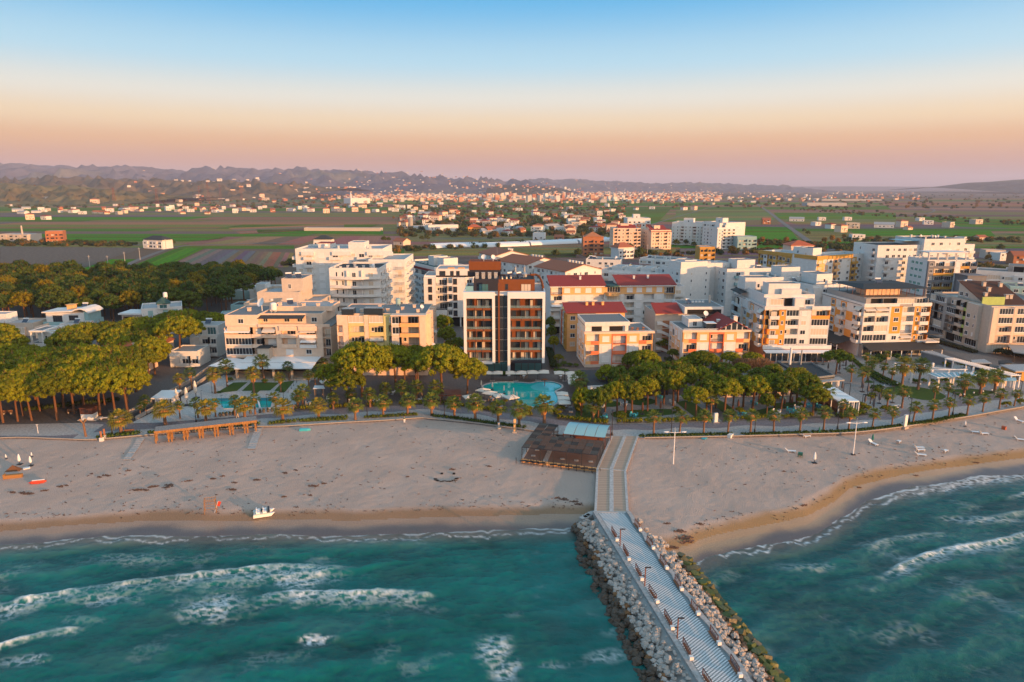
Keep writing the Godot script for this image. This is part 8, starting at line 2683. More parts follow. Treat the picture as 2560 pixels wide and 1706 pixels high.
func beach_things() -> void:
	rng.seed=155
	var white:=lounger("white_paint"); var green:=lounger("green_plastic")
	plant(green,true,on_sand(2001,1141),2.7,Vector3(1.35,1.5,1.25),"dark green sun lounger with raised back near the twin armed beach lamp")
	var n:=0
	for q in [[1977,1131,1.4,"white lounger lying on the sand left of the green one"],[2246,1108,2.4,"folded white lounger pair standing as a tent on the sand, right of the green parasol"],[2184,1112,0.3,"folded pale loungers at the foot of the folded green parasol"],[2016,1094,2.0,"tilted grey lounger below the kerb with the teal parasols"],[2298,1122,1.5,"rear white lounger of the tumbled heap on the right beach"],[2300,1128,1.7,"middle white lounger of the tumbled heap on the right beach"],[2302,1140,1.3,"front white lounger of the tumbled heap on the right beach"],[2362,1131,2.2,"single white chair like lounger right of the tumbled heap"],[2437,1083,1.3,"left lounger of the white pair under the far right kerb"],[2460,1087,1.6,"right lounger of the white pair under the far right kerb"],[2552,1102,1.1,"white lounger at the right edge of the picture"],[2549,1055,0.3,"upturned white lounger leaning near the right edge below the kerb"]]:
		plant(white,n==0,on_sand(q[0],q[1]),q[2],Vector3.ONE*1.12,q[3],"white sun loungers on the beach")
		n+=1
	var teal:=make_closed("closed_parasol","green_plastic",2.2)
	n=0
	for q in [[2181,1108,1.0,"folded dark green parasol behind the pale folded loungers"],[2017,1086,0.9,"folded teal parasol above the tilted grey lounger"],[2048,1088,0.9,"folded teal parasol beside a white post under the kerb"]]:
		plant(teal,n==0,on_sand(q[0],q[1]),0,Vector3.ONE*q[2],q[3])
		n+=1
	var pale:=make_closed("closed_parasol","white_canvas",2.1)
	n=0
	for q in [[49,1162,1.1,"biggest folded white parasol at the left edge of the beach"],[77,1165,1.0,"folded white parasol right of the biggest one on the left beach"],[79,1143,0.5,"small white marker parasol behind the others on the left beach"],[15,1148,0.5,"short white parasol stump farthest left on the beach"],[2036,1158,1.15,"folded grey and white parasol stuck in the sand in front of the green lounger"],[2413,1067,0.7,"white post with a top plate on the sand below the far right kerb"]]:
		plant(pale,n==0,on_sand(q[0],q[1]),0,Vector3.ONE*q[2],q[3])
		n+=1
	# pedal boat
	var o:=thing("pedal_boat","white pedal boat with four seats stranded at the water's edge","boat",on_sand(656,1287),0.35)
	var b:=MB.new()
	for s in [-0.75,0.75]:
		slab_of(b,[Vector3(-1.5,0.0,s+0.35),Vector3(1.4,0.0,s+0.35),Vector3(1.4,0.0,s-0.35),Vector3(-1.5,0.0,s-0.35)],0.5)
		b.tri(Vector3(1.4,0,s+0.35),Vector3(2.1,0.5,s),Vector3(1.4,0.5,s+0.35)); b.tri(Vector3(1.4,0,s-0.35),Vector3(1.4,0.5,s-0.35),Vector3(2.1,0.5,s)); b.tri(Vector3(1.4,0.5,s+0.35),Vector3(2.1,0.5,s),Vector3(1.4,0.5,s-0.35))
	put("hull",b.done(),"white_paint",o)
	b=MB.new()
	b.box(-1.4,1.3,0.5,0.62,-1.05,1.05)
	put("deck",b.done(),"canvas",o)
	for s in [[-0.7,-0.5],[-0.7,0.5],[0.4,-0.5],[0.4,0.5]]:
		b=MB.new()
		b.box(s[0]-0.3,s[0]+0.3,0.62,0.85,s[1]-0.35,s[1]+0.35); b.box(s[0]-0.32,s[0]-0.2,0.85,1.15,s[1]-0.33,s[1]+0.33)
		put("seat",b.done(),"white_canvas",o)
	b=MB.new()
	b.box(0.9,1.2,0.62,1.0,-0.9,0.9); b.box(-0.2,0.1,0.62,1.1,-0.1,0.1)
	put("pedals",b.done(),"black_metal",o)
	# rusty frame with a red flag
	o=thing("rusty_frame","rusty orange lifeguard frame on the sand left of the pedal boat","frame",on_sand(527,1282),0.3)
	b=MB.new()
	for s in [[-1,-0.6],[1,-0.6],[-1,0.6],[1,0.6]]:
		b.tube(Vector3(s[0],0,s[1]),Vector3(s[0]*0.85,2.6,s[1]),0.05,0.05,4)
	for y in [0.9,1.8,2.6]:
		for s in [-0.6,0.6]:
			b.tube(Vector3(-0.95,y,s),Vector3(0.95,y,s),0.04,0.04,4)
		for s in [-0.9,0.9]:
			b.tube(Vector3(s,y,-0.6),Vector3(s,y,0.6),0.04,0.04,4)
	for i in 6:
		b.tube(Vector3(-0.9+i*0.35,1.8,0.6),Vector3(-0.6+i*0.3,2.6,-0.6),0.03,0.03,4)
	put("bars",b.done(),"thatch",o)
	o=thing("red_flag","red flag on a slanting white pole beside the rusty frame","flag",on_sand(536,1283),0.2)
	b=MB.new()
	b.tube(Vector3.ZERO,Vector3(0.8,2.2,0),0.04,0.03,5)
	put("pole",b.done(),"white_paint",o)
	b=MB.new()
	slab_of(b,[Vector3(0.5,1.3,0.0),Vector3(0.95,1.2,0.12),Vector3(1.3,2.0,0.1),Vector3(0.8,2.15,0.0)],0.03)
	put("cloth",b.done(),"red_paint",o)
	# left edge oddments
	o=thing("driftwood_log","orange brown driftwood box lying at the left edge of the beach","log",on_sand(34,1195),0.25)
	b=MB.new()
	b.box(-1.6,1.5,0.0,0.7,-0.35,0.35); b.box(-1.7,-1.45,-0.2,0.9,-0.4,0.4)
	put("log",b.done(),"thatch",o)
	o=thing("beach_tent","brown canvas tent behind the driftwood at the left edge","tent",on_sand(33,1177),0.2)
	b=MB.new()
	b.tri(Vector3(-1.4,0,0.7),Vector3(1.4,0,0.7),Vector3(0,1.2,0)); b.tri(Vector3(1.4,0,-0.7),Vector3(-1.4,0,-0.7),Vector3(0,1.2,0)); b.tri(Vector3(-1.4,0,-0.7),Vector3(-1.4,0,0.7),Vector3(0,1.2,0)); b.tri(Vector3(1.4,0,0.7),Vector3(1.4,0,-0.7),Vector3(0,1.2,0))
	put("canvas",b.done(),"bark",o)
	o=thing("red_canoe","red and white canoe upturned on the left beach","boat",on_sand(94,1209),0.3)
	b=MB.new()
	b.lathe([Vector2(0.0,-1.6),Vector2(0.3,-1.0),Vector2(0.4,0.0),Vector2(0.3,1.0),Vector2(0.0,1.6)],8)
	put("hull",b.done(),"red_paint",o,Transform3D(Basis(Vector3(0,0,1),PI/2),Vector3(0,0.3,0)))
	b=MB.new()
	b.box(-0.9,1.2,0.62,0.72,-0.12,0.12)
	put("keel",b.done(),"white_paint",o)
	o=thing("blue_boat","small turquoise boat on the sand below the left promenade","boat",on_sand(761,1077),0.1)
	b=MB.new()
	b.prism(PackedVector2Array([Vector2(-1.1,-0.45),Vector2(0.7,-0.45),Vector2(1.4,0.0),Vector2(0.7,0.45),Vector2(-1.1,0.45)]),0.0,0.45)
	put("hull",b.done(),"blue_paint",o)
	b=MB.new()
	b.prism(PackedVector2Array([Vector2(-0.9,-0.3),Vector2(0.6,-0.3),Vector2(1.0,0.0),Vector2(0.6,0.3),Vector2(-0.9,0.3)]),0.45,0.48)
	put("seat",b.done(),"pool_shallow",o)
	for q in [[1763,1096,"flat pale blue board lying below the right kerb","blue_paint",1.6],[1808,1093,"white crate with broken lid under the right kerb, left one","cream_wall",0.8],[1826,1094,"white crate under the right kerb, right and bigger one","white_wall",1.1],[2205,1077,"dark blue tangle of nets under the right kerb","green_plastic",1.3],[2510,1074,"small orange crate on the far right sand","orange_tiles",0.5],[66,1172,"white board lying beside the left parasols","white_paint",0.8]]:
		o=thing("beach_crate",q[2],"crate" if "crate" in q[2] else "board",on_sand(q[0],q[1]),rng.randf())
		b=MB.new()
		var hh:=0.12 if not "crate" in q[2] else 0.7
		b.box(-q[4]*0.7,q[4]*0.7,0.0,hh,-0.4,0.4); b.box(-q[4]*0.75,q[4]*0.75,hh,hh+0.06,-0.46,0.46)
		put("box",b.done(),q[3],o)
	o=thing("white_goal_post","thin white post at the edge of the sandy lane on the left","post",gp(95,1085,-0.1))
	b=MB.new()
	b.tube(Vector3.ZERO,Vector3(0,2.2,0),0.06,0.06,5); b.tube(Vector3(-0.3,2.2,0),Vector3(0.3,2.2,0),0.05,0.05,5)
	put("post",b.done(),"white_paint",o)
	# a smiling face laid out in sticks
	o=thing("stick_face","ring of dark sticks laid out as a smile on the sand","sticks",on_sand(1117,1198))
	for i in 13:
		var an:=PI*0.05+PI*0.9*i/12.0
		b=MB.new()
		var p:=Vector3(cos(an)*2.2+rr(-0.25,0.25),0.05,sin(an)*1.7-0.4+rr(-0.25,0.25))
		b.tube(p+Vector3(-0.35,0,rr(-0.1,0.1)),p+Vector3(0.35,0.06,rr(-0.1,0.1)),0.09,0.06,4)
		put("stick",b.done(),"dark",o)
	for x in [-1.2,1.2]:
		b=MB.new()
		b.box(x-0.25,x+0.25,0,0.2,-2.6,-2.1)
		put("stone",b.done(),"dark",o)
	# seaweed and drift
	var weeds:=[]
	for i in 4:
		var w:=thing("seaweed_clump","weed","seaweed")
		b=MB.new()
		for k in 22:
			var an:=rng.randf()*TAU
			var rr:=rng.randf()*0.6
			var p:=Vector3(cos(an)*rr*1.5,0.02+rng.randf()*0.12,sin(an)*rr*0.7)
			var s:=rr(0.12,0.3)
			var kx:=rr(0.7,1.3)
			b.tint=Color(0.13*kx,0.08*kx,0.06*kx)
			b.tri(p+Vector3(-s,0,rr(-0.1,0.1)),p+Vector3(s,0,rr(-0.1,0.1)),p+Vector3(rr(-0.2,0.2),s*0.7,-s*0.5))
			b.tri(p+Vector3(-s,0.01,0),p+Vector3(0,0.02,s),p+Vector3(s,0.01,0))
		put("weed",b.done(true),"painted",w)
		weeds.append(w)
	n=0
	for q in [[265,1190,1.2],[250,1194,0.8],[228,1186,0.6],[341,1226,1.6],[360,1226,1.2],[387,1217,1.6],[423,1215,1.6],[415,1220,1.0],[470,1204,1.0],[535,1198,1.0],[556,1192,0.8],[580,1225,1.4],[585,1208,0.8],[645,1201,1.2],[712,1184,1.0],[740,1177,0.7],[782,1216,1.3],[812,1210,0.8],[150,1218,1.1],[165,1215,0.8],[110,1228,0.9],[75,1235,1.6],[55,1234,1.2],[30,1232,1.2],[320,1178,0.7],[712,1243,0.8],[775,1240,0.7],[1222,1167,0.9],[1130,1175,0.8],[1020,1193,0.6],[1410,1250,1.4],[1435,1255,1.2],[1445,1262,0.9],[1395,1246,0.9],[1700,1330,1.6],[1710,1345,2.2],[1716,1356,1.6],[1688,1370,1.3],[1750,1312,1.0],[1668,1310,0.9],[2010,1265,0.9],[2150,1220,0.8],[1960,1180,0.6],[2290,1190,0.8],[2440,1158,0.8]]:
		var side:="left" if q[0]<850 else ("central" if q[0]<1480 else "right")
		plant(weeds[n % 4],n<4,on_sand(q[0],q[1]),rng.randf()*0.6-0.3,Vector3(q[2]*0.85,0.8,q[2]*0.7),"dark seaweed clump on the %s beach, %s in the list from the left edge" % [side,ordinal(n)],"seaweed clumps on the beach")
		n+=1
	# the tide line: scraps nobody could count
	var tr:=[]
	for i in 420:
		var x:=rr(-100.0,150.0)
		if x>13.0 and x<26.0:
			continue
		var dd:=6.6+rng.randf()*rng.randf()*5.0+noise.get_noise_1d(x*2.0)*2.0
		var z:=shore_z(x)-dd
		tr.append(xf(Vector3(x,sand_height(x,z)+0.01,z),rng.randf()*TAU,Vector3(rr(0.1,0.34),0.4,rr(0.1,0.24))))
	for i in 700:
		var x:=rr(-95.0,140.0)
		var z:=shore_z(x)-rr(9.0,50.0)
		if (x>8.0 and x<32.0) or z<along(prom_front,x)+2.0:
			continue
		tr.append(xf(Vector3(x,sand_height(x,z)+0.01,z),rng.randf()*TAU,Vector3(rr(0.1,0.35),0.5,rr(0.1,0.25))))
	swarm("beach_litter",weeds[0].get_child(0).mesh,"painted",tr,[])
# ---------------------------------------------------------------- people
func field_body(bones:Array,cell_size:float,colors:Array) -> Mesh:
	var lo:=Vector3.ONE*1e9
	var hi:=-lo
	for k in bones:
		for i in 2:
			lo=lo.min(k[i]-Vector3.ONE*(k[2+i]+0.08)); hi=hi.max(k[i]+Vector3.ONE*(k[2+i]+0.08))
	var n:=Vector3i(((hi-lo)/cell_size).ceil())+Vector3i.ONE
	var f:=PackedFloat32Array(); f.resize(n.x*n.y*n.z)
	var who:=PackedInt32Array(); who.resize(f.size())
	for x in n.x:
		for y in n.y:
			for z in n.z:
				var p:=lo+Vector3(x,y,z)*cell_size
				var s:=0.0; var best:=1e9; var bi:=0
				for i in bones.size():
					var k:Array=bones[i]
					var ab:Vector3=k[1]-k[0]
					var t:=clampf((p-k[0]).dot(ab)/maxf(ab.length_squared(),1e-6),0,1)
					var d:float=p.distance_to(k[0]+ab*t)-lerpf(k[2],k[3],t)
					s+=exp(-d*38.0)
					if d<best:
						best=d; bi=i
				var o:=(x*n.y+y)*n.z+z
				f[o]=-log(maxf(s,1e-20))/38.0
				who[o]=bi
	var id:={}
	var vs:=PackedVector3Array(); var cs:=PackedColorArray(); var ns:=PackedVector3Array(); var ix:=PackedInt32Array()
	for x in n.x-1:
		for y in n.y-1:
			for z in n.z-1:
				var at:=Vector3.ZERO; var c:=0
				var o:=(x*n.y+y)*n.z+z
				var g:=[]
				for i in 8:
					g.append(f[o+(i & 1)*n.y*n.z+((i >> 1) & 1)*n.z+(i >> 2)])
				for e in [[0,1],[2,3],[4,5],[6,7],[0,2],[1,3],[4,6],[5,7],[0,4],[1,5],[2,6],[3,7]]:
					var u:float=g[e[0]]; var w:float=g[e[1]]
					if (u<0) != (w<0):
						var t:=u/(u-w)
						var pa:=Vector3(e[0] & 1,(e[0] >> 1) & 1,e[0] >> 2); var pb:=Vector3(e[1] & 1,(e[1] >> 1) & 1,e[1] >> 2)
						at+=pa.lerp(pb,t); c+=1
				if c:
					id[o]=vs.size()
					vs.append(lo+(Vector3(x,y,z)+at/c)*cell_size)
					ns.append(Vector3(g[1]+g[3]+g[5]+g[7]-g[0]-g[2]-g[4]-g[6],g[2]+g[3]+g[6]+g[7]-g[0]-g[1]-g[4]-g[5],g[4]+g[5]+g[6]+g[7]-g[0]-g[1]-g[2]-g[3]).normalized())
					cs.append(colors[bones[who[o]][4]])
	var sx:=n.y*n.z; var sy:=n.z
	for x in range(1,n.x-1):
		for y in range(1,n.y-1):
			for z in range(1,n.z-1):
				var o:=(x*n.y+y)*n.z+z
				for ax in 3:
					var st:int=[sx,sy,1][ax]; var ua:int=[sy,1,sx][ax]; var ub:int=[1,sx,sy][ax]
					var u:=f[o]; var w:=f[o+st]
					if (u<0)==(w<0):
						continue
					var q:=[id.get(o,-1),id.get(o-ua,-1),id.get(o-ua-ub,-1),id.get(o-ub,-1)]
					if q.has(-1):
						continue
					if u<0:
						ix.append_array(PackedInt32Array([q[0],q[2],q[1],q[0],q[3],q[2]]))
					else:
						ix.append_array(PackedInt32Array([q[0],q[1],q[2],q[0],q[2],q[3]]))
	return grid_mesh(vs,ns,cs,ix)
func person(label:String,at:Vector3,turn:float,shirt:Color,trousers:Color,stride:float,h:=1.74) -> void:
	var k:=h/1.74
	var skin:=Color(0.42,0.26,0.19); var hair:=Color(0.05,0.035,0.025); var shoe:=Color(0.06,0.06,0.06)
	var s:=stride
	var bones:=[
		[Vector3(0,1.60,0.02),Vector3(0,1.66,0.01),0.088,0.092,0],[Vector3(0,1.70,-0.02),Vector3(0,1.62,-0.045),0.085,0.075,3],[Vector3(0,1.43,0),Vector3(0,1.53,0.01),0.055,0.055,0],[Vector3(0,1.575,0.1),Vector3(0,1.59,0.115),0.018,0.014,0],
		[Vector3(-0.09,1.36,0),Vector3(0.09,1.36,0),0.11,0.11,1],[Vector3(0,1.32,0),Vector3(0,1.05,0),0.15,0.13,1],[Vector3(-0.05,0.96,0),Vector3(0.05,0.96,0),0.145,0.145,2]]
	for sd in [-1.0,1.0]:
		var sw:float=s*sd
		bones.append_array([
			[Vector3(sd*0.19,1.38,0),Vector3(sd*0.24,1.12,-sw*0.12),0.062,0.048,1],[Vector3(sd*0.24,1.12,-sw*0.12),Vector3(sd*0.24,0.88,-sw*0.22+0.05),0.045,0.034,0],[Vector3(sd*0.24,0.86,-sw*0.23+0.06),Vector3(sd*0.235,0.76,-sw*0.25+0.08),0.036,0.025,0],
			[Vector3(sd*0.09,0.94,0),Vector3(sd*0.10,0.50,sw*0.20+0.03),0.095,0.064,2],[Vector3(sd*0.10,0.50,sw*0.20+0.03),Vector3(sd*0.10,0.09,sw*0.36-0.05),0.06,0.042,2],[Vector3(sd*0.10,0.045,sw*0.36-0.07),Vector3(sd*0.11,0.04,sw*0.36+0.12),0.048,0.04,4]])
	var o:=thing("person",label,"person",at,turn)
	put("body",field_body(bones,0.03,[skin,shirt,trousers,hair,shoe]),"cloth",o,Transform3D(Basis.from_scale(Vector3.ONE*k),Vector3.ZERO))
func people() -> void:
	person("person in a red top standing at the hedge corner by the left pool terrace",gp(733,1027),2.4,Color(0.5,0.12,0.08),Color(0.3,0.2,0.15),0.15)
	person("person in an orange top standing right of the one in red",gp(738,1026),-2.2,Color(0.6,0.25,0.1),Color(0.35,0.18,0.12),0.1,1.66)
	person("person in pale clothes striding along the left promenade behind the thatched pergola",gp(594,1047),1.4,Color(0.6,0.42,0.28),Color(0.65,0.55,0.42),0.9)
	person("person in a dark top and white trousers standing on the sand below the park cafe",gp(1011,1059,-0.2),0.2,Color(0.10,0.14,0.09),Color(0.7,0.7,0.7),0.2)
	person("person in black walking beside the lawn at the striped pergola",gp(2384,991),0.6,Color(0.03,0.03,0.035),Color(0.03,0.03,0.03),0.6)
	person("person with beige top and dark trousers walking towards the promenade plaza",gp(2400,999),-0.5,Color(0.45,0.33,0.24),Color(0.03,0.03,0.03),0.8)
	person("person in a white dress standing at the right plaza entrance, leftmost of the group",gp(2489,990),0.4,Color(0.7,0.68,0.66),Color(0.66,0.64,0.62),0.1,1.65)
	person("person in pale grey behind the one in the white dress",gp(2496,984),1.4,Color(0.5,0.5,0.52),Color(0.3,0.3,0.32),0.3)
	person("person in navy at the right of the plaza entrance group",gp(2509,987),2.0,Color(0.04,0.05,0.09),Color(0.04,0.04,0.06),0.4)
	person("person in dark jacket and ochre bag walking on the promenade beside a slim palm",gp(2366,1017),1.2,Color(0.05,0.04,0.04),Color(0.22,0.14,0.05),0.7)
	# cars in the lane beside the glazed gable block
	var n:=0
	for q in [[1683,938,1.35,Color(0.012,0.014,0.02),"dark blue car parked in the lane beside the glazed gable block"],[1662,936,1.5,Color(0.55,0.56,0.58),"silver car beside the edge of the dark gravel roof"],[1578,665,0.4,Color(0.4,0.55,0.6),"pale blue car parked between the white flats"],[2232,778,0.1,Color(0.5,0.5,0.52),"light car in the gap right of the orange pergola block"]]:
		car(q[4],gp(q[0],q[1]),q[2],q[3])
		n+=1
func car(label:String,at:Vector3,turn:float,c:Color) -> void:
	var o:=thing("parked_car",label,"car",at,turn)
	var m:=mat("car paint %d" % M.size(),c.r,c.g,c.b,0.3,{"spec":0.6})
	var b:=MB.new()
	var prof:=PackedVector2Array([Vector2(-2.1,0.3),Vector2(2.1,0.3),Vector2(2.1,0.75),Vector2(1.0,0.95),Vector2(-2.0,1.0),Vector2(-2.15,0.7)])
	b.prism(prof,-0.85,0.85)
	put("body",b.done(),m,o,Transform3D(Basis(Vector3.RIGHT,-PI/2),Vector3.ZERO))
	b=MB.new()
	b.prism(PackedVector2Array([Vector2(-1.8,1.0),Vector2(0.9,0.97),Vector2(0.3,1.45),Vector2(-1.4,1.45)]),-0.74,0.74)
	put("cabin_glass",b.done(),"glass",o,Transform3D(Basis(Vector3.RIGHT,-PI/2),Vector3.ZERO))
	b=MB.new()
	b.box(-1.4,0.3,1.45,1.5,-0.72,0.72)
	put("car_roof",b.done(),m,o)
	for s in [[-1.3,-0.86],[1.3,-0.86],[-1.3,0.86],[1.3,0.86]]:
		b=MB.new()
		b.tube(Vector3(0,0,-0.1),Vector3(0,0,0.1),0.32,0.32,10)
		put("wheel",b.done(),"dark",o,xf(Vector3(s[0],0.32,s[1])))
# ---------------------------------------------------------------- the plain: villages, sheds, pylons, the far town
func house(w:float,d:float,h:float,wall:String,roof:String,kind:String) -> Node3D:
	var o:=thing("house","house","house")
	var bl:={"o":o,"w":w,"d":d,"h":h,"wall":wall,"far":true}
	body(bl,-w/2,w/2,-d/2,d/2,-2.0,h,wall,"pale_roof" if kind=="flat" else "",0.5 if kind=="flat" else 0.0)
	if kind=="hip":
		hip(bl,-w/2,w/2,-d/2,d/2,h+0.2,w*0.16,roof,0.7)
	elif kind=="gable":
		gable(bl,-w/2,w/2,-d/2,d/2,h,d*0.24,true,roof,wall,0.6)
	for i in int(w/4.2):
		for k in int(h/3.2):
			window(bl,mv(0,0,d/2),-w/2+(i+0.5)*w/int(w/4.2),0.9+k*3.1,1.5,1.6,"glass" if (i+k) % 3 else "curtain")
	if h>6.0:
		balcony(bl,mv(0,0,d/2),w*0.2,3.2,w*0.4,1.3)
	return o
func hill_y(x:float,z:float) -> float:
	var y:=0.0
	for h in hills:
		var l:PackedVector2Array=h[0]
		if -z<h[2] or -z>h[1] or x<l[0].x or x>l[l.size()-1].x:
			continue
		var t:float=(-z-h[2])/(h[1]-h[2])
		var ends:=clampf(minf(x-l[0].x,l[l.size()-1].x-x)/(0.06*(l[l.size()-1].x-l[0].x)),0,1)
		y=maxf(y,along(l,x)*smoothstep(0.0,1.0,t)+(h[3].get_noise_2d(x,z)-0.15)*h[4]*sin(PI*t)*1.6*ends-3.0*(1.0-t))
	return y
func plain() -> void:
	rng.seed=166
	var kinds:=[house(13,11,6.6,"white_wall","red_tiles","hip"),house(15,11,6.4,"white_wall","","flat"),house(12,10,3.6,"cream_wall","terracotta","gable"),house(14,12,9.6,"cream_wall","terracotta","hip"),house(16,11,7.0,"beige_wall","","flat"),house(11,10,6.4,"brick_wall","terracotta","gable"),house(24,12,4.4,"white_wall","pale_roof","gable"),house(12,10,9.6,"white_wall","","flat")]
	var names:=["white house with red hipped roof","white flat roofed house","low cream house with terracotta gable roof","tall cream house with terracotta hipped roof","beige flat roofed house","brick house with terracotta gable roof","long white shed with pale roof","tall white flat roofed house"]
	var used:=[0,0,0,0,0,0,0,0]
	var spots:=[]
	for q in [[1050,541,2],[1096,582,1],[1243,584,3],[1212,563,0],[1237,555,6],[1285,563,0],[1345,580,3],[1348,606,7],[1398,605,5],[1398,582,7],[1387,542,5],[1304,582,5],[1992,553,6],[2054,551,1],[2118,551,1],[2040,564,1],[2076,571,0],[2131,571,4],[2210,569,6],[2254,567,3],[2320,561,1],[2370,568,4],[2102,580,3],[2142,600,1],[1915,560,5],[1005,612,2],[75,549,3],[115,549,0],[1561,641,1],[1465,553,2],[1500,560,0],[1590,525,0],[1735,525,3],[1710,525,0],[1630,523,1],[2300,552,1],[2440,560,4],[2270,574,2],[2400,606,1],[2450,600,2],[2480,645,4],[2505,650,1],[2545,660,5]]:
		spots.append([q[0],q[1],q[2],"among the fields" if q[1]>545 else "at the field edge"])
	for r in [[0,640,514,536,62,"in the strip below the foothills"],[640,1000,516,533,24,"left of the far town"],[1000,1200,520,575,40,"in the near village, left part"],[1200,1560,518,588,62,"in the near village, right part"],[1560,2060,492,512,22,"right of the far town"],[900,1600,505,520,34,"on the far town's fringe"]]:
		for i in r[4]:
			spots.append([rr(r[0],r[1]),rr(r[2],r[3]),rng.randi() % 8,r[5]])
	var seen_at:={}
	for q in spots:
		var p:=gp(q[0],q[1])
		var k:int=q[2]
		var key:String=names[k]+q[3]
		seen_at[key]=seen_at.get(key,-1)+1
		plant(kinds[k],used[k]==0,p,rr(-0.6,0.9),Vector3.ONE*rr(0.7,1.08),"%s %s, %s there" % [names[k],q[3],ordinal(seen_at[key])],"houses of the plain "+q[3])
		used[k]+=1
	for i in 46:
		var p:=Vector3(rr(-3600,-900),0,-rr(2200,4300))
		if p.x<p.z*0.82:
			continue
		p.y=hill_y(p.x,p.z)-0.6
		var k:=rng.randi() % 5
		plant(kinds[k],false,p,rr(-0.5,0.9),Vector3.ONE*rr(1.1,1.7),names[k]+" on the foothill slopes, %s listed" % ordinal(i),"houses on the foothills")
	# the far town as one mass
	var boxes:=MB.new()
	boxes.box(-0.5,0.5,0,1,-0.5,0.5)
	var where:=[]; var tint:=[]
	for i in 2600:
		var u:=rr(860,1800) if i % 5 else rr(300,2300)
		var mid:=exp(-pow((u-1330.0)/260.0,2.0))
		var p:=gp(u,rr(477.5,500.0)+rng.randf()*rng.randf()*8.0)
		var h:=rr(5,10)+(rr(0,22)*mid if rng.randf()<0.2 else 0.0)
		var w:=rr(10,24)
		where.append(xf(Vector3(p.x,hill_y(p.x,p.z),p.z),rng.randf(),Vector3(w,h,rr(9,16))))
		var c:Color=[Color(0.62,0.58,0.53),Color(0.58,0.45,0.34),Color(0.42,0.24,0.15),Color(0.45,0.42,0.4),Color(0.34,0.14,0.08)][rng.randi() % 5]
		tint.append(c)
	swarm("far_town",boxes.done(),"painted",where,tint)
	# shrubs and field trees nobody could count
	var sh:=MB.new()
	for i in 5:
		puff(sh,Vector3(rr(-0.6,0.6),rr(0.3,0.9),rr(-0.6,0.6)),0.55,14,Color(1,1,1),0.3)
	where=[]; tint=[]
	for i in 4200:
		var p:=Vector3.ZERO
		var big:=1.0
		match i % 4:
			0:p=gp(rr(1000,1560),rr(512,592))
			1:
				p=gp(rr(-40,2600),rr(474,522))
				big=1.5
			2:
				var l:Array=[[950,628,1500,600],[1560,640,2180,622],[1880,606,2180,622],[2100,600,2560,602],[0,610,330,612],[720,660,1000,640],[2280,640,2560,690],[1960,520,2560,560]][rng.randi() % 8]
				var t:=rng.randf()
				p=gp(lerpf(l[0],l[2],t)+rr(-14,14),lerpf(l[1],l[3],t)+rr(-5,5))
				big=0.75
			3:
				p=Vector3(rr(-3600,-500),0,-rr(2150,4600))
				p.y=hill_y(p.x,p.z)
				big=0.95
		var s:=rr(2.2,4.6)*big
		where.append(xf(p-Vector3(0,s*0.1,0),rng.randf()*TAU,Vector3(s,s*rr(0.7,1.3),s)))
		var v:=rr(0.7,1.3)
		tint.append([Color(0.07,0.09,0.025),Color(0.12,0.10,0.03),Color(0.20,0.11,0.03),Color(0.05,0.075,0.03)][rng.randi() % 4]*v)
	swarm("field_shrubs",sh.done(true),"hedge",where,tint)
	var tree:=make_bush("village_tree",2.6,6.5,16,Color(0.085,0.10,0.028),1.2)
	var gold:=make_bush("village_tree",2.4,7.0,16,Color(0.24,0.13,0.03),1.2)
	var n:=0
	for q in [[1068,604],[1055,604],[1090,582],[1125,588],[1150,590],[1170,592],[1190,592],[1205,592],[1225,603],[390,612],[405,610],[430,618],[960,607],[972,606],[1540,600],[1560,622],[1575,628],[1600,638],[1690,618],[1715,614],[1735,620],[1930,620],[1950,618],[2010,582],[2020,590],[2240,650],[2280,655],[2480,635],[2500,632],[1700,668],[1445,645],[1475,655],[1390,648]]:
		plant(tree,n==0,gp(q[0],q[1]),n,Vector3.ONE*rr(0.8,1.2),"dark bushy tree on the plain behind the town, %s from the left greenhouse" % ordinal(n),"dark trees on the plain")
		n+=1
	n=0
	for q in [[984,549],[914,615],[1889,622],[1905,610],[1965,612],[2060,610],[2080,606],[2095,612],[2110,598],[2330,668],[2470,655],[1500,516],[1400,520],[1865,618],[1830,640]]:
		plant(gold,n==0,gp(q[0],q[1]),n,Vector3.ONE*rr(0.8,1.3),"golden brown autumn tree on the plain, %s in the list" % ordinal(n),"autumn trees on the plain")
		n+=1
	# sheds and greenhouses
	for q in [[1083,620,1204,616,"left plastic greenhouse tunnel in the row behind the hotel"],[1207,618,1320,614,"second plastic greenhouse tunnel in the row behind the hotel"],[1323,613,1440,608,"third plastic greenhouse tunnel, in bluish shade"],[1444,608,1530,602,"right plastic greenhouse tunnel beside the unfinished brick tower"]]:
		var a:=gp(q[0],q[1]); var e:=gp(q[2],q[3])
		var o:=thing("greenhouse",q[4],"greenhouse",a,-atan2(e.z-a.z,e.x-a.x))
		var len:=a.distance_to(e)
		for k in 2:
			var b:=MB.new()
			for i in 10:
				var p:=PI*i/10; var r:=PI*(i+1)/10
				b.quad(Vector3(0,sin(p)*3.6,-k*9.0+cos(p)*4.4),Vector3(len,sin(p)*3.6,-k*9.0+cos(p)*4.4),Vector3(len,sin(r)*3.6,-k*9.0+cos(r)*4.4),Vector3(0,sin(r)*3.6,-k*9.0+cos(r)*4.4))
				b.tri(Vector3(0,0,-k*9.0),Vector3(0,sin(p)*3.6,-k*9.0+cos(p)*4.4),Vector3(0,sin(r)*3.6,-k*9.0+cos(r)*4.4))
			put("tunnel",b.done(),"plastic_film",o)
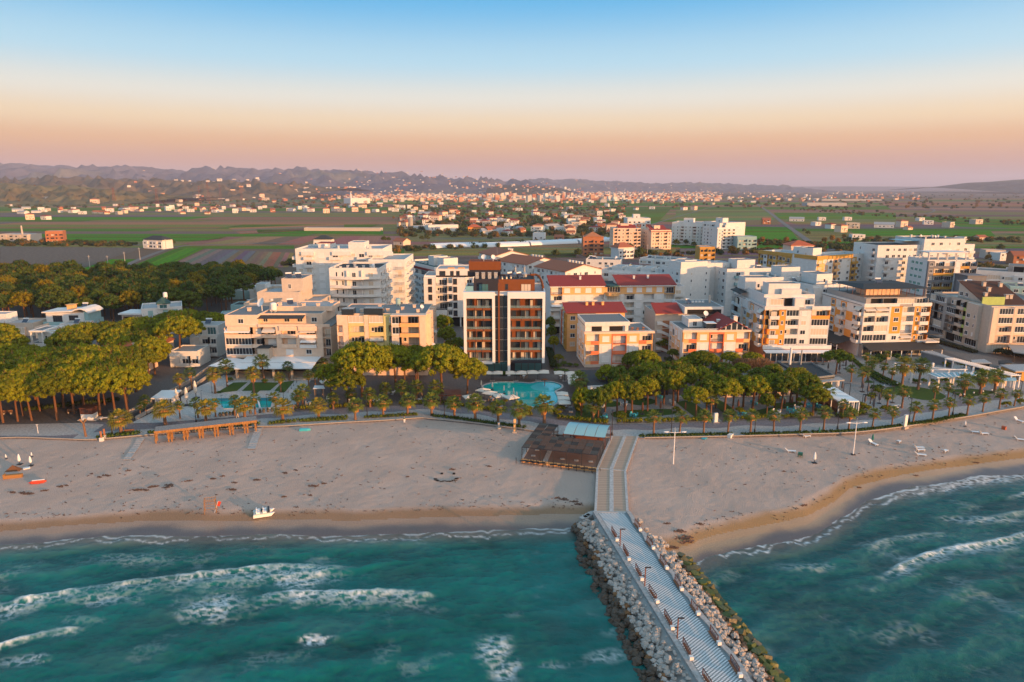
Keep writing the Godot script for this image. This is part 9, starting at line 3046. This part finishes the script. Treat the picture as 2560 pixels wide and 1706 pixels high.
	for q in [[1071,580,1146,578,14.0,8.0,"white_wall","long white warehouse beside the silo"],[876,509,925,508,40.0,18.0,"white_wall","big white factory hall in the distance left of the far town"],[430,500,545,501,40.0,8.0,"pale_roof","long bright greenhouse sheds below the foothills"],[565,498,690,497,40.0,8.0,"pale_roof","second range of bright sheds below the foothills"],[2018,515,2117,515,40.0,9.0,"pale_roof","pale sheds beside the straight country road"],[2055,502,2204,502,30.0,6.0,"pale_roof","farthest long low greenhouse on the right plain"],[760,577,950,578,14.0,3.5,"beige_wall","long low wall like farm buildings behind the white tower"],[0,603,70,604,18.0,7.0,"beige_wall","ruined farm shed with one tall chimney at the left edge"],[116,609,160,608,12.0,12.0,"brick_wall","unfinished orange brick house in the left fields"],[1457,640,1508,640,12.0,15.5,"brick_wall","unfinished red brick tower house beside the greenhouses"],[1747,668,1785,668,12.0,14.0,"ochre_wall","tan brick house with blank windows behind the white flats"],[1170,585,1200,585,11.0,8.0,"orange_wall","orange house with terracotta roof by the dark hedge"],[1975,652,2032,652,16.0,11.5,"cream_wall","tan house with orange red hipped roof behind the yellow block"],[360,621,406,623,12.0,8.0,"white_wall","white farmhouse with hipped dark roof and dark trees in the fields"],[1545,648,1582,646,10.0,9.0,"white_wall","white house with tiled roof before the beige blocks"],[1842,626,1890,626,14.0,12.0,"teal_wall","half built block with teal flank beside the white complex"],[785,624,828,624,12.0,9.0,"white_wall","white house with dark roof peeping over the white tower"]]:
		var bl:=building("plain_building",q[7],gp(q[0],q[1]),gp(q[2],q[3]),q[4],q[5],q[6],"building")
		bl.far=true
		var tiled:bool="roof" in q[7] and not "left" in q[7]
		body(bl,0,bl.w,-q[4],0,-0.5,q[5],"","" if tiled else "pale_roof",0.0 if tiled else 0.3)
		if tiled:
			hip(bl,0,bl.w,-q[4],0,q[5]+0.2,3.4,"orange_tiles" if "orange" in q[7] else ("dark_roof" if "dark roof" in q[7] else "terracotta"),0.8)
		if "tower house" in q[7]:
			hip(bl,2,bl.w-2,-q[4],0,q[5]+0.3,3.6,"brick_wall",0.6)
		if q[5]>6.5 and bl.w<40.0:
			var rows:=[]
			for k in int(q[5]/3.2):
				rows.append("WLWL")
			bays(bl,face(bl,"front"),0.0,[bl.w/4,bl.w/4,bl.w/4,bl.w/4],0.3,3.2,1.0,rows)
		if "chimney" in q[7]:
			var b:=MB.new()
			b.tube(Vector3(22,0,-6),Vector3(22,16,-6),1.0,0.7,8)
			put("chimney",b.done(),"beige_wall",bl.o)
	# apartment blocks out on the plain
	for q in [[1532,624,1600,624,22.0,18.6,"cream_wall","left beige block out on the plain, beside its twin","LWwLwLL"],[1626,625,1676,624,24.0,17.0,"cream_wall","right beige block with red tiled lean-to roofs out on the plain","wLwLw"],[1567,606,1624,606,24.0,24.0,"white_wall","red and white banded tower behind the beige twins","BWBWB"],[1678,612,1760,615,26.0,21.5,"white_wall","left wing of the white complex out on the plain","wwLwwLwB"],[1755,616,1812,622,24.0,23.0,"white_wall","middle wing of the white complex out on the plain, with roof boxes","LwLLwL"],[1790,624,1847,622,22.0,19.0,"white_wall","sunlit right wing of the white complex out on the plain","wBBBS"]]:
		var bl:=building("plain_block",q[7],gp(q[0],q[1]),gp(q[2],q[3]),q[4],q[5],q[6],"building","blocks out on the plain")
		bl.far=true
		body(bl,0,bl.w,-q[4],0,0,q[5],"","pale_roof",0.6)
		var rows:=[]; var ws:=[]; var paint:=[]
		for k in int(q[5]/3.1):
			rows.append(q[8]); paint.append("rwrwr" if k % 2 else "wwwww")
		for k in q[8].length():
			ws.append(bl.w/q[8].length())
		bays(bl,face(bl,"front"),0.0,ws,0.4,3.05,1.0,rows,paint if "banded" in q[7] else [],{"r":"coral_wall"})
		bays(bl,face(bl,"left"),1.0,[5.0,5.0,5.0],0.4,3.05,0.0,rows.map(func(_r):return "wWw"))
		stair_box(bl,bl.w*0.3,bl.w*0.6,-14,-7,q[5],q[5]+4.0)
		if "red tiled" in q[7]:
			mono(bl,2,bl.w-2,-14,-6,q[5]+0.6,q[5]+4.0,"red_tiles")
			mono(bl,0,bl.w,-5,0.4,q[5]-1.0,q[5]+1.2,"red_tiles")
		elif "left beige" in q[7]:
			gable(bl,5,bl.w-4,-14,-3,q[5]+0.3,2.6,true,"red_tiles","cream_wall")
	# silo, poles, pylons
	var o:=thing("silo","pale grey round silo beside the white warehouse","silo",gp(1027,573))
	var b:=MB.new()
	b.lathe([Vector2(3.2,0),Vector2(3.2,15),Vector2(0,17)],14)
	put("tank",b.done(),"concrete",o)
	o=thing("minaret","slender white minaret far behind the fields","tower",gp(878,514))
	b=MB.new()
	b.lathe([Vector2(4,0),Vector2(3,22),Vector2(4,23),Vector2(2.4,24),Vector2(2.2,34),Vector2(0,42)],10)
	put("shaft",b.done(),"white_paint",o)
	var i:=0
	for q in [[225,673],[271,674],[313,663],[350,650],[415,624],[2229,640],[1618,640]]:
		o=thing("utility_pole","pale wooden utility pole beside the farm track, %s from the wood" % ordinal(i),"pole",gp(q[0],q[1]),0.0,"utility poles in the fields")
		b=MB.new()
		b.tube(Vector3.ZERO,Vector3(0,9.5,0),0.24,0.17,6); b.box(-0.9,0.9,8.6,8.8,-0.1,0.1)
		put("pole",b.done(),"pale_paving",o)
		i+=1
	i=0
	for q in [[515,2500,62],[537,2600,78],[566,2650,70],[618,2700,60],[305,2450,46],[410,2350,52]]:
		var p:=Vector3((q[0]-1280.0)/FOCAL*q[1],0,-q[1])
		p.y=hill_y(p.x,p.z)-1.0
		o=thing("power_pylon","steel lattice power pylon at the foothills, %s in the line" % ordinal(i),"pylon",p,0.4,"power pylons at the foothills")
		b=MB.new()
		var h:float=q[2]
		for s in [[-1,-1],[1,-1],[1,1],[-1,1]]:
			b.tube(Vector3(s[0]*4.5,0,s[1]*4.5),Vector3(s[0]*0.8,h,s[1]*0.8),0.45,0.35,4)
		for k in 9:
			var t:=k/9.0; var r:=(k+1)/9.0
			var wa:=lerpf(4.5,0.8,t); var wb:=lerpf(4.5,0.8,r)
			for s in [-1.0,1.0]:
				b.tube(Vector3(-wa,h*t,s*wa),Vector3(wb,h*r,s*wb),0.25,0.25,4); b.tube(Vector3(s*wa,h*t,-wa),Vector3(s*wb,h*r,wb),0.25,0.25,4)
		put("mast",b.done(),"rust_metal",o)
		b=MB.new()
		for k in 3:
			b.tube(Vector3(-9+k*1.5,h*(0.72+k*0.11),0),Vector3(9-k*1.5,h*(0.72+k*0.11),0),0.5,0.5,4)
		put("cross_arms",b.done(),"rust_metal",o)
		i+=1
func _ready() -> void:
	rng.seed=7
	noise.noise_type=FastNoiseLite.TYPE_SIMPLEX_SMOOTH
	noise.frequency=0.03
	noise.fractal_octaves=3
	light_and_lens()
	materials()
	lines()
	land()
	sea_and_beach()
	promenade()
	huts()
	hotel()
	front_row()
	back_rows()
	villas()
	trees()
	palms()
	hedges_and_bushes()
	furniture()
	pier()
	beach_bar()
	beach_things()
	people()
	plain()
